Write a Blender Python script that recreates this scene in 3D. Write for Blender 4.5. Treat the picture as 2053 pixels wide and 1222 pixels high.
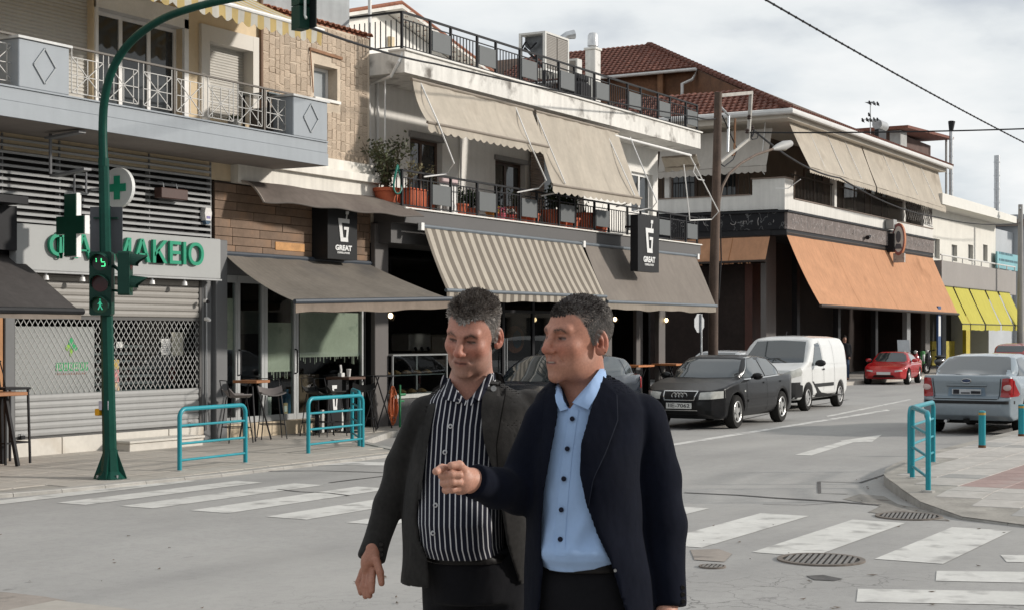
import bpy, bmesh, math, random
import numpy as np
from mathutils import Vector, Matrix
R = math.radians
for o in list(bpy.data.objects): bpy.data.objects.remove(o)
SC = bpy.context.scene
COL = SC.collection
random.seed(7)
CH, FPX, CX, HY = 1.8, 3150.0, 1026.5, 672.0
CT, ST = math.cos(R(30)), math.sin(R(30))
cam_d = bpy.data.cameras.new('camera'); cam = bpy.data.objects.new('camera', cam_d); COL.objects.link(cam)
cam.location = (0, 0, CH); cam.rotation_euler = (R(90), 0, R(-60))
cam_d.sensor_width = 36; cam_d.lens = 36*FPX/2053; cam_d.shift_y = (HY-611)/2053
cam_d.clip_start = .1; cam_d.clip_end = 2000
SC.camera = cam
SUN_EL, SUN_DIR = R(20), (0.54, -0.84)      # horizontal direction towards the sun
W = bpy.data.worlds.new('World'); SC.world = W; W.use_nodes = True
def build_world():
 nt = W.node_tree; N = nt.nodes; L = nt.links; N.clear()
 out = N.new('ShaderNodeOutputWorld'); bg = N.new('ShaderNodeBackground'); bg.inputs[1].default_value = .1
 sky = N.new('ShaderNodeTexSky'); sky.sky_type = 'NISHITA'; sky.sun_disc = False
 sky.sun_elevation = SUN_EL; sky.sun_rotation = math.atan2(SUN_DIR[0], SUN_DIR[1])
 tc = N.new('ShaderNodeTexCoord')
 sep = N.new('ShaderNodeSeparateXYZ'); L.new(tc.outputs['Generated'], sep.inputs[0])
 add = N.new('ShaderNodeMath'); add.operation = 'ADD'; add.inputs[1].default_value = .22; L.new(sep.outputs[2], add.inputs[0])
 mx = N.new('ShaderNodeMath'); mx.operation = 'MAXIMUM'; mx.inputs[1].default_value = .05; L.new(add.outputs[0], mx.inputs[0])
 dv = N.new('ShaderNodeVectorMath'); dv.operation = 'DIVIDE'; L.new(tc.outputs['Generated'], dv.inputs[0])
 cb = N.new('ShaderNodeCombineXYZ'); 
 for i in range(3): L.new(mx.outputs[0], cb.inputs[i])
 L.new(cb.outputs[0], dv.inputs[1])
 def noise(scale, detail, rough, off):
  m = N.new('ShaderNodeMapping'); m.inputs['Location'].default_value = off; m.inputs['Scale'].default_value = (1, 1, .35)
  L.new(dv.outputs[0], m.inputs[0])
  n = N.new('ShaderNodeTexNoise'); n.inputs['Scale'].default_value = scale; n.inputs['Detail'].default_value = detail; n.inputs['Roughness'].default_value = rough
  L.new(m.outputs[0], n.inputs['Vector']); return n
 n1 = noise(.9, 6, .5, (1.9, .4, 0)); n2 = noise(2.0, 7, .52, (4.0, 2.2, 0))
 r1 = N.new('ShaderNodeValToRGB'); r1.color_ramp.elements[0].position = .24; r1.color_ramp.elements[1].position = .42
 L.new(n1.outputs[0], r1.inputs[0])
 r2 = N.new('ShaderNodeValToRGB'); e = r2.color_ramp.elements
 e[0].position = .36; e[0].color = (4.5, 4.95, 5.5, 1); e[1].position = .52; e[1].color = (7.2, 7.5, 7.65, 1)
 e2 = r2.color_ramp.elements.new(.66); e2.color = (8.4, 8.5, 8.5, 1)
 L.new(n2.outputs[0], r2.inputs[0])
 mix = N.new('ShaderNodeMixRGB'); L.new(r1.outputs[0], mix.inputs[0])
 pale = N.new('ShaderNodeMixRGB'); pale.inputs[0].default_value = .72; pale.inputs[2].default_value = (5.2, 5.8, 6.5, 1)
 L.new(sky.outputs[0], pale.inputs[1]); L.new(pale.outputs[0], mix.inputs[1]); L.new(r2.outputs[0], mix.inputs[2])
 L.new(mix.outputs[0], bg.inputs[0]); L.new(bg.outputs[0], out.inputs[0])
build_world()
sl = bpy.data.lights.new('sun', 'SUN'); sl.energy = 3.2; sl.angle = R(4); sl.color = (1, .94, .86)
sun = bpy.data.objects.new('sun', sl); COL.objects.link(sun); sun.location = (30, -60, 60)
hd = Vector((SUN_DIR[0], SUN_DIR[1], 0)).normalized()*math.cos(SUN_EL) + Vector((0, 0, math.sin(SUN_EL)))
sun.rotation_euler = hd.to_track_quat('Z', 'Y').to_euler()
SC.view_settings.view_transform = 'Standard'; SC.view_settings.look = 'None'
SC.view_settings.exposure = .2; SC.view_settings.gamma = 1; SC.view_settings.use_curve_mapping = False
SC.cycles.max_bounces = 6; SC.cycles.diffuse_bounces = 3; SC.cycles.glossy_bounces = 3; SC.cycles.transparent_max_bounces = 12

def ray(px, py):
 dx = px-CX
 return CT*FPX+ST*dx, ST*FPX-CT*dx, HY-py
def PY(px, py, Y):
 a, b, c = ray(px, py); k = Y/b; return Vector((a*k, Y, CH+c*k))
def PX(px, py, X):
 a, b, c = ray(px, py); k = X/a; return Vector((X, b*k, CH+c*k))
def PZ(px, py, z=0.0):
 a, b, c = ray(px, py); k = (z-CH)/c; return Vector((a*k, b*k, z))
def XY(px, Y): return PY(px, 672, Y).x          # X of a column of the picture on the plane Y
def ZY(px, py, Y): return PY(px, py, Y).z

OFF = {}
def thing(name, label, cat, loc=(0, 0, 0), group=None, rz=0, kind=None):
 o = bpy.data.objects.new(name, None); COL.objects.link(o); o.location = loc; o.rotation_euler = (0, 0, rz)
 o.empty_display_size = .1
 o['label'] = label; o['category'] = cat
 if group: o['group'] = group
 OFF[o.name] = Vector(loc); return o
def link(name, me, parent=None, mats=None, off=None):
 o = bpy.data.objects.new(name, me); COL.objects.link(o)
 if mats is not None:
  me.materials.clear()
  for m in (mats if isinstance(mats, (list, tuple)) else [mats]): me.materials.append(m)
 if parent is not None:
  o.parent = parent; OFF[o.name] = OFF[parent.name] if off is None else off
 else: OFF[o.name] = Vector((0, 0, 0))
 return o
def tag(o, label, cat, group=None, kind=None):
 o['label'] = label; o['category'] = cat
 if group: o['group'] = group
 if kind: o['kind'] = kind
 return o
def structure(o, label=None):
 o['kind'] = 'structure'
 if label: o['label'] = label
 return o
def piece(src, parent, loc=(0, 0, 0), rot=(0, 0, 0), scale=(1, 1, 1)):   # another piece sharing the mesh of src
 o = src.copy(); COL.objects.link(o); o.parent = parent
 o.location = loc; o.rotation_euler = rot; o.scale = scale; OFF[o.name] = OFF[parent.name]; return o
def dup(root, loc, rz=None, label=None, group=None):
 r = root.copy(); COL.objects.link(r); r.location = loc
 if rz is not None: r.rotation_euler = (0, 0, rz)
 if label: r['label'] = label
 if group: r['group'] = group
 for ch in list(root.children):
  c = ch.copy(); COL.objects.link(c); c.parent = r
  for g in ch.children:
   d = g.copy(); COL.objects.link(d); d.parent = c
 OFF[r.name] = Vector(loc)
 return r

class MB:
 def __init__(s): s.v = []; s.f = []; s.m = []; s.mi = 0
 def add(s, vs, fs):
  n = len(s.v); s.v.extend([tuple(v) for v in vs])
  for f in fs: s.f.append(tuple(i+n for i in f)); s.m.append(s.mi)
  return s
 def hexa(s, p):   # 4 bottom, 4 top
  return s.add(p, [(3, 2, 1, 0), (4, 5, 6, 7), (0, 1, 5, 4), (1, 2, 6, 5), (2, 3, 7, 6), (3, 0, 4, 7)])
 def box(s, x0, x1, y0, y1, z0, z1):
  return s.hexa([(x0, y0, z0), (x1, y0, z0), (x1, y1, z0), (x0, y1, z0), (x0, y0, z1), (x1, y0, z1), (x1, y1, z1), (x0, y1, z1)])
 def bbox(s, x0, x1, y0, y1, z0, z1, b=.01):   # box with chamfered edges
  def ring(d, z): return [(x0+d, y0, z), (x1-d, y0, z), (x1, y0+d, z), (x1, y1-d, z), (x1-d, y1, z), (x0+d, y1, z), (x0, y1-d, z), (x0, y0+d, z)]
  def ins(r, d): 
   cx, cy = (x0+x1)/2, (y0+y1)/2
   return [(x-d*(1 if x > cx else -1), y-d*(1 if y > cy else -1), z) for x, y, z in r]
  rings = [ins(ring(b, z0), b*.8), ring(b, z0+b), ring(b, z1-b), ins(ring(b, z1), b*.8)]
  vs = [v for r in rings for v in r]; fs = [tuple(range(7, -1, -1)), tuple(range(24, 32))]
  for k in range(3):
   for i in range(8): fs.append((k*8+i, k*8+(i+1) % 8, k*8+8+(i+1) % 8, k*8+8+i))
  return s.add(vs, fs)
 def beam(s, a, b, w, h, up=(0, 0, 1)):   # square bar from a to b
  a, b = Vector(a), Vector(b); d = (b-a).normalized(); u = Vector(up)
  if abs(d.dot(u)) > .98: u = Vector((1, 0, 0))
  r = d.cross(u).normalized(); u = r.cross(d).normalized(); r *= w/2; u *= h/2
  return s.hexa([a-r-u, a+r-u, b+r-u, b-r-u, a-r+u, a+r+u, b+r+u, b-r+u])
 def tube(s, pts, r, n=8, caps=True):
  pts = [Vector(p) for p in pts]; k = len(pts); rs = r if isinstance(r, (list, tuple)) else [r]*k
  t0 = (pts[1]-pts[0]).normalized(); ref = Vector((0, 0, 1)) if abs(t0.z) < .9 else Vector((1, 0, 0))
  u = t0.cross(ref).normalized(); vs = []; pt = t0
  for i, p in enumerate(pts):
   t = ((pts[min(i+1, k-1)]-pts[max(i-1, 0)])).normalized()
   u = (u - t*u.dot(t)).normalized(); w = t.cross(u)
   for j in range(n):
    a = 2*math.pi*j/n; vs.append(p+(u*math.cos(a)+w*math.sin(a))*rs[i])
  fs = []
  for i in range(k-1):
   for j in range(n): fs.append((i*n+j, i*n+(j+1) % n, (i+1)*n+(j+1) % n, (i+1)*n+j))
  if caps: fs += [tuple(range(n-1, -1, -1)), tuple(range((k-1)*n, k*n))]
  return s.add(vs, fs)
 def prism(s, poly, vec):
  vec = Vector(vec); n = len(poly); a = [Vector(p) for p in poly]; b = [p+vec for p in a]
  nr = Vector((0, 0, 0))
  for i in range(n): nr += a[i].cross(a[(i+1) % n])
  if nr.dot(vec) > 0: a, b = b, a
  fs = [tuple(range(n)), tuple(range(2*n-1, n-1, -1))]
  for i in range(n): j = (i+1) % n; fs.append((j, i, n+i, n+j))
  return s.add(a+b, fs)
 def lathe(s, c, prof, n=16):   # prof: (r, z) pairs
  c = Vector(c); vs = []; k = len(prof)
  for r, z in prof:
   for j in range(n): a = 2*math.pi*j/n; vs.append((c.x+r*math.cos(a), c.y+r*math.sin(a), c.z+z))
  fs = [tuple(range(n-1, -1, -1)), tuple(range((k-1)*n, k*n))]
  for i in range(k-1):
   for j in range(n): fs.append((i*n+j, i*n+(j+1) % n, (i+1)*n+(j+1) % n, (i+1)*n+j))
  return s.add(vs, fs)
 def grid(s, rows, th=None):   # rows of points; th = thickness vector
  a = len(rows); b = len(rows[0]); vs = [Vector(p) for r in rows for p in r]; fs = []
  for i in range(a-1):
   for j in range(b-1): fs.append((i*b+j, i*b+j+1, (i+1)*b+j+1, (i+1)*b+j))
  if th is not None:
   th = Vector(th); n = len(vs); vs += [p+th for p in vs]
   fs += [tuple(i+n for i in reversed(f)) for f in fs[:]]
   edge = [(0*b+j, 0*b+j+1) for j in range(b-1)]+[(i*b+b-1, (i+1)*b+b-1) for i in range(a-1)]+[((a-1)*b+j+1, (a-1)*b+j) for j in range(b-1)]+[((i+1)*b, i*b) for i in range(a-1)]
   fs += [(q, p, p+n, q+n) for p, q in edge]
  return s.add(vs, fs)
 def sphere(s, c, r, n=10, m=7, sc=(1, 1, 1)):
  prof = []; c = Vector(c); vs = []
  for i in range(m+1):
   t = math.pi*i/m
   for j in range(n):
    a = 2*math.pi*j/n; vs.append((c.x+r*sc[0]*math.sin(t)*math.cos(a), c.y+r*sc[1]*math.sin(t)*math.sin(a), c.z-r*sc[2]*math.cos(t)))
  fs = []
  for i in range(m):
   for j in range(n): fs.append((i*n+j, i*n+(j+1) % n, (i+1)*n+(j+1) % n, (i+1)*n+j))
  return s.add(vs, fs)
 def mesh(s, name, off=(0, 0, 0), smooth=False):
  me = bpy.data.meshes.new(name); off = Vector(off)
  me.from_pydata([tuple(Vector(v)-off) for v in s.v], [], s.f); me.update()
  if any(s.m): me.polygons.foreach_set('material_index', s.m)
  if smooth:
   me.polygons.foreach_set('use_smooth', [True]*len(me.polygons))
   if smooth != 'all':
    try: me.set_sharp_from_angle(angle=R(40))
    except Exception: pass
  return me
 def build(s, name, mat, parent=None, smooth=False, local=False):
  off = (0, 0, 0) if (local or parent is None) else OFF[parent.name]
  return link(name, s.mesh(name, off, smooth), parent, mat)

def text_mesh(body, size, depth, bold=0.0, align='CENTER', bevel=0.0, space=1.0):
 cu = bpy.data.curves.new('lettering', 'FONT'); cu.body = body; cu.size = size; cu.extrude = depth; cu.offset = bold
 cu.align_x = align; cu.align_y = 'CENTER'; cu.resolution_u = 3; cu.space_character = space; cu.bevel_depth = bevel
 o = bpy.data.objects.new('lettering', cu); COL.objects.link(o)
 dg = bpy.context.evaluated_depsgraph_get(); me = bpy.data.meshes.new_from_object(o.evaluated_get(dg))
 bpy.data.objects.remove(o); bpy.data.curves.remove(cu); return me
def put_text(name, body, size, depth, mat, parent, origin, xdir, zdir, bold=0.0, align='CENTER', sx=1.0):
 """lettering standing at origin; xdir = reading direction, zdir = up"""
 me = text_mesh(body, size, depth, bold, align)
 x = Vector(xdir).normalized(); z = Vector(zdir).normalized(); n = x.cross(z)
 M4 = Matrix(((x.x*sx, z.x, n.x, 0), (x.y*sx, z.y, n.y, 0), (x.z*sx, z.z, n.z, 0), (0, 0, 0, 1)))
 me.transform(Matrix.Translation(Vector(origin)-(OFF[parent.name] if parent else Vector()))@M4)
 return link(name, me, parent, mat)

MATS = {}
def mat(name, col, rough=.65, var=.12, scale=3.0, bump=0.0, bscale=60.0, metal=0.0, spec=.4, rnd=0.0, dirt=None, streak=0.0, emit=None, alpha=None, coat=0.0):
 """procedural surface: colour mottled by two noises, optional per-piece variation, dirt blotches, rain streaks and fine relief"""
 if name in MATS: return MATS[name]
 if max(col) < .06 and spec == .4 and rough > .3: spec = .15
 m = bpy.data.materials.new(name); m.use_nodes = True; nt = m.node_tree; N = nt.nodes; L = nt.links
 b = N['Principled BSDF']; tc = N.new('ShaderNodeTexCoord')
 b.inputs['Roughness'].default_value = rough; b.inputs['Metallic'].default_value = metal
 b.inputs['Specular IOR Level'].default_value = spec
 if coat: b.inputs['Coat Weight'].default_value = coat; b.inputs['Coat Roughness'].default_value = .05
 def nz(sc, det, vec=None):
  n = N.new('ShaderNodeTexNoise'); n.inputs['Scale'].default_value = sc; n.inputs['Detail'].default_value = det
  L.new(vec or tc.outputs['Object'], n.inputs['Vector']); return n
 rgb = N.new('ShaderNodeRGB'); rgb.outputs[0].default_value = (*col, 1); cur = rgb.outputs[0]
 def mul(fac_out, lo, hi, cur):
  mr = N.new('ShaderNodeMapRange'); mr.inputs[1].default_value = .3; mr.inputs[2].default_value = .7
  mr.inputs[3].default_value = lo; mr.inputs[4].default_value = hi; L.new(fac_out, mr.inputs[0])
  vm = N.new('ShaderNodeVectorMath'); vm.operation = 'SCALE'; L.new(cur, vm.inputs[0]); L.new(mr.outputs[0], vm.inputs['Scale'])
  return vm.outputs[0]
 if var:
  cur = mul(nz(scale, 5).outputs[0], 1-var, 1+var, cur)
  cur = mul(nz(scale*9, 3).outputs[0], 1-var*.5, 1+var*.5, cur)
 if rnd:
  oi = N.new('ShaderNodeObjectInfo'); mr = N.new('ShaderNodeMapRange'); mr.inputs[3].default_value = 1-rnd; mr.inputs[4].default_value = 1+rnd
  L.new(oi.outputs['Random'], mr.inputs[0]); vm = N.new('ShaderNodeVectorMath'); vm.operation = 'SCALE'; L.new(cur, vm.inputs[0]); L.new(mr.outputs[0], vm.inputs['Scale']); cur = vm.outputs[0]
 if dirt:
  dc, lo, hi, dsc = dirt
  n = nz(dsc, 8); cr = N.new('ShaderNodeMapRange'); cr.inputs[1].default_value = lo; cr.inputs[2].default_value = hi; cr.clamp = True
  L.new(n.outputs[0], cr.inputs[0]); mx = N.new('ShaderNodeMixRGB'); L.new(cr.outputs[0], mx.inputs[0]); L.new(cur, mx.inputs[1]); mx.inputs[2].default_value = (*dc, 1); cur = mx.outputs[0]
 if streak:
  mp = N.new('ShaderNodeMapping'); mp.inputs['Scale'].default_value = (7, 7, .5); L.new(tc.outputs['Object'], mp.inputs[0])
  cur = mul(nz(1.0, 5, mp.outputs[0]).outputs[0], 1-streak, 1+streak*.4, cur)
 L.new(cur, b.inputs['Base Color'])
 if bump:
  bp = N.new('ShaderNodeBump'); bp.inputs['Strength'].default_value = bump; bp.inputs['Distance'].default_value = .01
  L.new(nz(bscale, 4).outputs[0], bp.inputs['Height']); L.new(bp.outputs[0], b.inputs['Normal'])
 if emit: b.inputs['Emission Color'].default_value = (*emit[:3], 1); b.inputs['Emission Strength'].default_value = emit[3]
 MATS[name] = m; return m
def glass(name, tint=(.9, .95, .95), refl=.12, rough=.02):
 """window glass: clear with a mirror-like sheen that grows at grazing angles"""
 if name in MATS: return MATS[name]
 m = bpy.data.materials.new(name); m.use_nodes = True; N = m.node_tree.nodes; L = m.node_tree.links; N.clear()
 out = N.new('ShaderNodeOutputMaterial'); mx = N.new('ShaderNodeMixShader'); t = N.new('ShaderNodeBsdfTransparent'); g = N.new('ShaderNodeBsdfGlossy')
 t.inputs[0].default_value = (*tint, 1); g.inputs['Roughness'].default_value = rough
 lw = N.new('ShaderNodeLayerWeight'); lw.inputs[0].default_value = .25
 mr = N.new('ShaderNodeMapRange'); mr.inputs[3].default_value = refl; mr.inputs[4].default_value = .9
 L.new(lw.outputs['Fresnel'], mr.inputs[0]); ge = N.new('ShaderNodeNewGeometry'); iv = N.new('ShaderNodeMath'); iv.operation = 'SUBTRACT'; iv.inputs[0].default_value = 1; L.new(ge.outputs['Backfacing'], iv.inputs[1]); fm = N.new('ShaderNodeMath'); fm.operation = 'MULTIPLY'; L.new(mr.outputs[0], fm.inputs[0]); L.new(iv.outputs[0], fm.inputs[1]); L.new(fm.outputs[0], mx.inputs[0]); L.new(t.outputs[0], mx.inputs[1]); L.new(g.outputs[0], mx.inputs[2]); L.new(mx.outputs[0], out.inputs[0])
 MATS[name] = m; return m
WHITE = mat('white_plaster', (.74, .72, .68), .85, .05, 1.2, .1, 90, streak=.06)
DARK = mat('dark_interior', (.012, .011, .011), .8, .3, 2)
BLACK = mat('black_metal', (.018, .018, .02), .45, .15, 4)
GREYM = mat('grey_metal', (.32, .33, .34), .4, .08, 3, metal=.3)
STEEL = mat('galvanised_steel', (.5, .51, .52), .35, .12, 8, metal=.8)
WPAINT = mat('white_painted_metal', (.72, .71, .69), .4, .06, 5)
GLASS = glass('window_glass')
DGLASS = mat('dark_window_glass', (.03, .034, .037), .04, .2, 1.5, spec=.6)
# ================================================================== GROUND
def road_material():
 m = mat('road_asphalt', (.335, .326, .313), .85, .09, .35, .35, 140)
 nt = m.node_tree; N = nt.nodes; L = nt.links; b = N['Principled BSDF']; cur = b.inputs['Base Color'].links[0].from_socket
 tc = N['Texture Coordinate']
 def nz(sc, det, scl=(1, 1, 1), rough=.5):
  mp = N.new('ShaderNodeMapping'); mp.inputs['Scale'].default_value = scl; L.new(tc.outputs['Object'], mp.inputs[0])
  n = N.new('ShaderNodeTexNoise'); n.inputs['Scale'].default_value = sc; n.inputs['Detail'].default_value = det; n.inputs['Roughness'].default_value = rough; L.new(mp.outputs[0], n.inputs['Vector']); return n
 def ramp(sock, lo, hi):
  r = N.new('ShaderNodeMapRange'); r.inputs[1].default_value = lo; r.inputs[2].default_value = hi; L.new(sock, r.inputs[0]); return r.outputs[0]
 def math_(op, a, b_):
  n = N.new('ShaderNodeMath'); n.operation = op
  for i, v in enumerate((a, b_)):
   if isinstance(v, (int, float)): n.inputs[i].default_value = v
   else: L.new(v, n.inputs[i])
  return n.outputs[0]
 def over(cur, fac, col):
  mx = N.new('ShaderNodeMixRGB'); L.new(fac, mx.inputs[0]); L.new(cur, mx.inputs[1]); mx.inputs[2].default_value = (*col, 1); return mx.outputs[0]
 cur = over(cur, math_('MULTIPLY', ramp(nz(85, 2).outputs[0], .56, .68), .38), (.20, .195, .19))
 cur = over(cur, math_('MULTIPLY', ramp(nz(60, 2).outputs[0], .60, .72), .35), (.46, .45, .43))
 cur = over(cur, math_('MULTIPLY', ramp(nz(13, 4).outputs[0], .48, .66), .22), (.215, .21, .20))
 cur = over(cur, math_('MULTIPLY', ramp(nz(2.7, 7, (1, 1, 1), .6).outputs[0], .50, .66), .20), (.37, .36, .34))
 cur = over(cur, math_('MULTIPLY', ramp(nz(.5, 4, (.22, 1.4, 1)).outputs[0], .50, .70), .42), (.20, .195, .19))
 cur = over(cur, math_('MULTIPLY', ramp(nz(.23, 5).outputs[0], .5, .72), .45), (.40, .385, .36))
 cur = over(cur, math_('MULTIPLY', ramp(nz(2.6, 3, (1, 1.7, 1)).outputs[0], .73, .78), .6), (.13, .125, .12))
 wn = N.new('ShaderNodeTexNoise'); wn.inputs['Scale'].default_value = 2.2; wn.inputs['Detail'].default_value = 5; L.new(tc.outputs['Object'], wn.inputs['Vector'])
 wv = N.new('ShaderNodeVectorMath'); wv.operation = 'SCALE'; wv.inputs['Scale'].default_value = .55; L.new(wn.outputs['Color'], wv.inputs[0])
 wa = N.new('ShaderNodeVectorMath'); wa.operation = 'ADD'; L.new(tc.outputs['Object'], wa.inputs[0]); L.new(wv.outputs[0], wa.inputs[1])
 for sc, wd, fac, seed in ((1.1, .007, .8, 0), (2.7, .008, .6, 5)):
  vo = N.new('ShaderNodeTexVoronoi'); vo.feature = 'DISTANCE_TO_EDGE'; vo.inputs['Scale'].default_value = sc; L.new(wa.outputs[0], vo.inputs['Vector'])
  line = N.new('ShaderNodeMapRange'); line.inputs[1].default_value = 0; line.inputs[2].default_value = wd*sc; line.inputs[3].default_value = 1; line.inputs[4].default_value = 0; L.new(vo.outputs['Distance'], line.inputs[0])
  sep = N.new('ShaderNodeSeparateXYZ'); L.new(tc.outputs['Object'], sep.inputs[0])
  zone = N.new('ShaderNodeMapRange'); zone.inputs[1].default_value = 12.2; zone.inputs[2].default_value = 11.2; L.new(sep.outputs[0], zone.inputs[0])
  zy = N.new('ShaderNodeMapRange'); zy.inputs[1].default_value = 7.2; zy.inputs[2].default_value = 5.6; L.new(sep.outputs[1], zy.inputs[0])
  fz = math_('MULTIPLY', math_('MULTIPLY', zone.outputs[0], zy.outputs[0]), ramp(nz(.9, 3, (1, 1, 1)).outputs[0], .40, .56))
  cur = over(cur, math_('MULTIPLY', math_('MULTIPLY', line.outputs[0], fz), fac), (.085, .08, .078))
 L.new(cur, b.inputs['Base Color']); return m
ROAD = road_material()
mb = MB(); mb.add([(-60, -160, 0), (420, -160, 0), (420, 90, 0), (-60, 90, 0)], [(0, 1, 2, 3)])
road = structure(mb.build('road', ROAD), 'pale worn asphalt road with cracks and zebra crossings')
mb = MB(); mb.add([(-900, -900, -.05), (1500, -900, -.05), (1500, 1200, -.05), (-900, 1200, -.05)], [(0, 1, 2, 3)])
structure(mb.build('ground', mat('bare_ground', (.22, .2, .17), .95, .2, .1)), 'bare earth beyond the street')
PAINT = mat('worn_white_road_paint', (.58, .57, .54), .8, .09, 2, .15, 120, dirt=((.32, .31, .295), .53, .70, 3.5), streak=.06)
PAINT2 = mat('faded_white_road_paint', (.60, .59, .565), .8, .07, 2, .15, 120, dirt=((.345, .335, .325), .50, .62, 3.2))
def paint(name, poly, m=PAINT, z=.004):
 b = MB(); b.add([(p[0], p[1], z) for p in poly], [tuple(range(len(poly)))])
 o = b.build(name, m, road); 
 if o.data.polygons[0].normal.z < 0: o.data.flip_normals()
 return o
def zpoly(pts): return [PZ(x, y, 0) for x, y in pts]
ZEBRA = [(13.42, 13.1, 11.6, 14.9), (12.7, 12.28, 12.2, 15.15), (11.87, 11.42, 12.3, 15.25), (10.96, 10.45, 12.35, 15.3), (9.93, 9.42, 12.3, 15.4),
         (8.95, 8.45, 12.3, 15.4), (7.9, 7.42, 12.3, 15.3), (6.85, 6.4, 12.3, 15.2), (5.78, 5.27, 12.35, 15.05), (4.8, 4.27, 12.3, 14.97), (3.8, 3.25, 12.42, 14.85)]
for k, (yl, yr, xn, xf) in enumerate(ZEBRA):
 paint('zebra_stripe', [(xn, yr), (xf, yr), (xf, yl), (xn, yl)], PAINT)
paint('zebra_stripe', zpoly([(1878, 1144), (2420, 1150), (2450, 1176), (1876, 1164)]))
paint('zebra_stripe', zpoly([(1720, 1180), (2500, 1192), (2530, 1222), (1717, 1206)]))
paint('zebra_stripe', zpoly([(2006, 1112), (2400, 1117), (2420, 1134), (2018, 1126)]))
paint('lane_line', zpoly([(1340, 890), (1348, 893), (1785, 822), (1778, 820)]), PAINT2)
paint('lane_line', zpoly([(1655, 833), (1660, 835), (1830, 800), (1824, 799)]), PAINT2)
paint('edge_line', zpoly([(425, 942), (560, 934), (690, 931.5), (800, 933), (800, 926), (690, 925), (560, 928), (428, 938)]), PAINT2)
paint('arrow_marking', zpoly([(1594, 911), (1627, 912), (1710, 886), (1748, 885), (1768, 870.5), (1683, 883), (1688, 884)]), PAINT)
SEAM = mat('tar_seam', (.085, .08, .078), .8, .3, 5)
def seam(pts, w=.03):
 P = [PZ(x, y, 0) for x, y in pts]; L_, R_ = [], []
 for i, p in enumerate(P):
  d = (P[min(i+1, len(P)-1)]-P[max(i-1, 0)]).normalized(); n = Vector((-d.y, d.x, 0))*w*random.uniform(.35, .65)
  L_.append(p+n); R_.append(p-n)
 b = MB(); rows = [[(p.x, p.y, .006) for p in L_], [(p.x, p.y, .006) for p in R_]]; b.grid(rows)
 o = b.build('tar_seam', SEAM, road)
 if o.data.polygons[0].normal.z < 0: o.data.flip_normals()
seam([(425, 945), (470, 944.5), (560, 943.5), (640, 943), (720, 945), (800, 948)], .05)
seam([(660, 967), (700, 962), (760, 955), (800, 950)], .05)
seam([(556, 980), (600, 985), (660, 988), (700, 993)], .05)
seam([(1372, 987), (1480, 992), (1560, 998), (1660, 1004), (1765, 1012)], .075)
seam([(1642, 965), (1725, 967), (1770, 952), (1800, 944)], .04)
seam([(1642, 965), (1643, 988), (1700, 990)], .05)
seam([(1378, 860), (1480, 842), (1580, 820), (1700, 800)], .06)
seam([(1530, 1010), (1610, 1012), (1700, 1006)], .02)
PATCH = mat('mended_asphalt', (.29, .255, .225), .9, .16, 1.2, .4, 90, dirt=((.16, .14, .125), .56, .66, 3))
paint('patch', zpoly([(-80, 1180), (20, 1188), (90, 1196), (134, 1204), (60, 1216), (-20, 1232), (-120, 1232)]), PATCH, .005)
paint('patch', zpoly([(1384, 1102), (1440, 1100), (1468, 1110), (1452, 1126), (1392, 1122)]), PATCH, .005)
paint('patch', zpoly([(1690, 1000), (1722, 990), (1772, 994), (1800, 1010), (1870, 1024), (1905, 1044), (1842, 1040), (1740, 1026), (1765, 1014)]), mat('gutter_dirt', (.235, .22, .20), .95, .2, 2, .5, 80, dirt=((.13, .11, .095), .56, .68, 4)), .0045)
paint('patch', zpoly([(1616, 1154), (1650, 1152), (1690, 1160), (1672, 1164), (1632, 1162)]), SEAM, .0045)

SLAB = mat('pavement_slab', (.40, .37, .33), .9, .10, 1.3, .25, 80, rnd=.045, dirt=((.28, .25, .21), .56, .74, 1.0))
TILE = mat('pavement_tile', (.44, .415, .385), .9, .10, 1.6, .25, 80, rnd=.07, dirt=((.30, .275, .25), .55, .72, 1.1))
RTILE = mat('red_pavement_tile', (.33, .235, .215), .9, .12, 2, .25, 80, rnd=.12, dirt=((.33, .27, .25), .5, .7, 1.4))
GTILE = mat('grey_pavement_tile', (.33, .32, .305), .9, .12, 2, .25, 80, rnd=.08)
JOINT = mat('joint_mortar', (.31, .29, .26), .95, .2, 3)
KERB = mat('kerb_concrete', (.37, .355, .33), .9, .14, 1.5, .3, 70, rnd=.06, dirt=((.21, .2, .18), .52, .68, 1.5))
def pz_left(y): return .03+.09*(y-13.3)/3.5
left_edge = [(4, 13.9), (11.2, 13.85), (13.0, 13.45), (15.5, 13.22), (19.9, 13.2), (21.0, 14.9), (23.0, 15.75), (36.4, 15.75), (37.2, 16.4), (37.4, 17.6), (4, 17.6)]
b = MB(); b.add([(x, y, pz_left(y)-.003) for x, y in left_edge], [tuple(range(len(left_edge)))])
pav_l = structure(b.build('pavement', JOINT), 'beige slabbed pavement along the left-hand shops')
def inside(x, y, poly):
 r = False; j = len(poly)-1
 for i in range(len(poly)):
  if (poly[i][1] > y) != (poly[j][1] > y) and x < (poly[j][0]-poly[i][0])*(y-poly[i][1])/(poly[j][1]-poly[i][1])+poly[i][0]: r = not r
  j = i
 return r
def tile_src(name, s, t, m):
 b = MB(); b.bbox(-s/2, s/2, -s/2, s/2, 0, t, .006); return b.mesh(name)
me = tile_src('slab', .493, .02, SLAB); me.materials.append(SLAB); src = None
ang = math.atan2(.09, 3.5)
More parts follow.
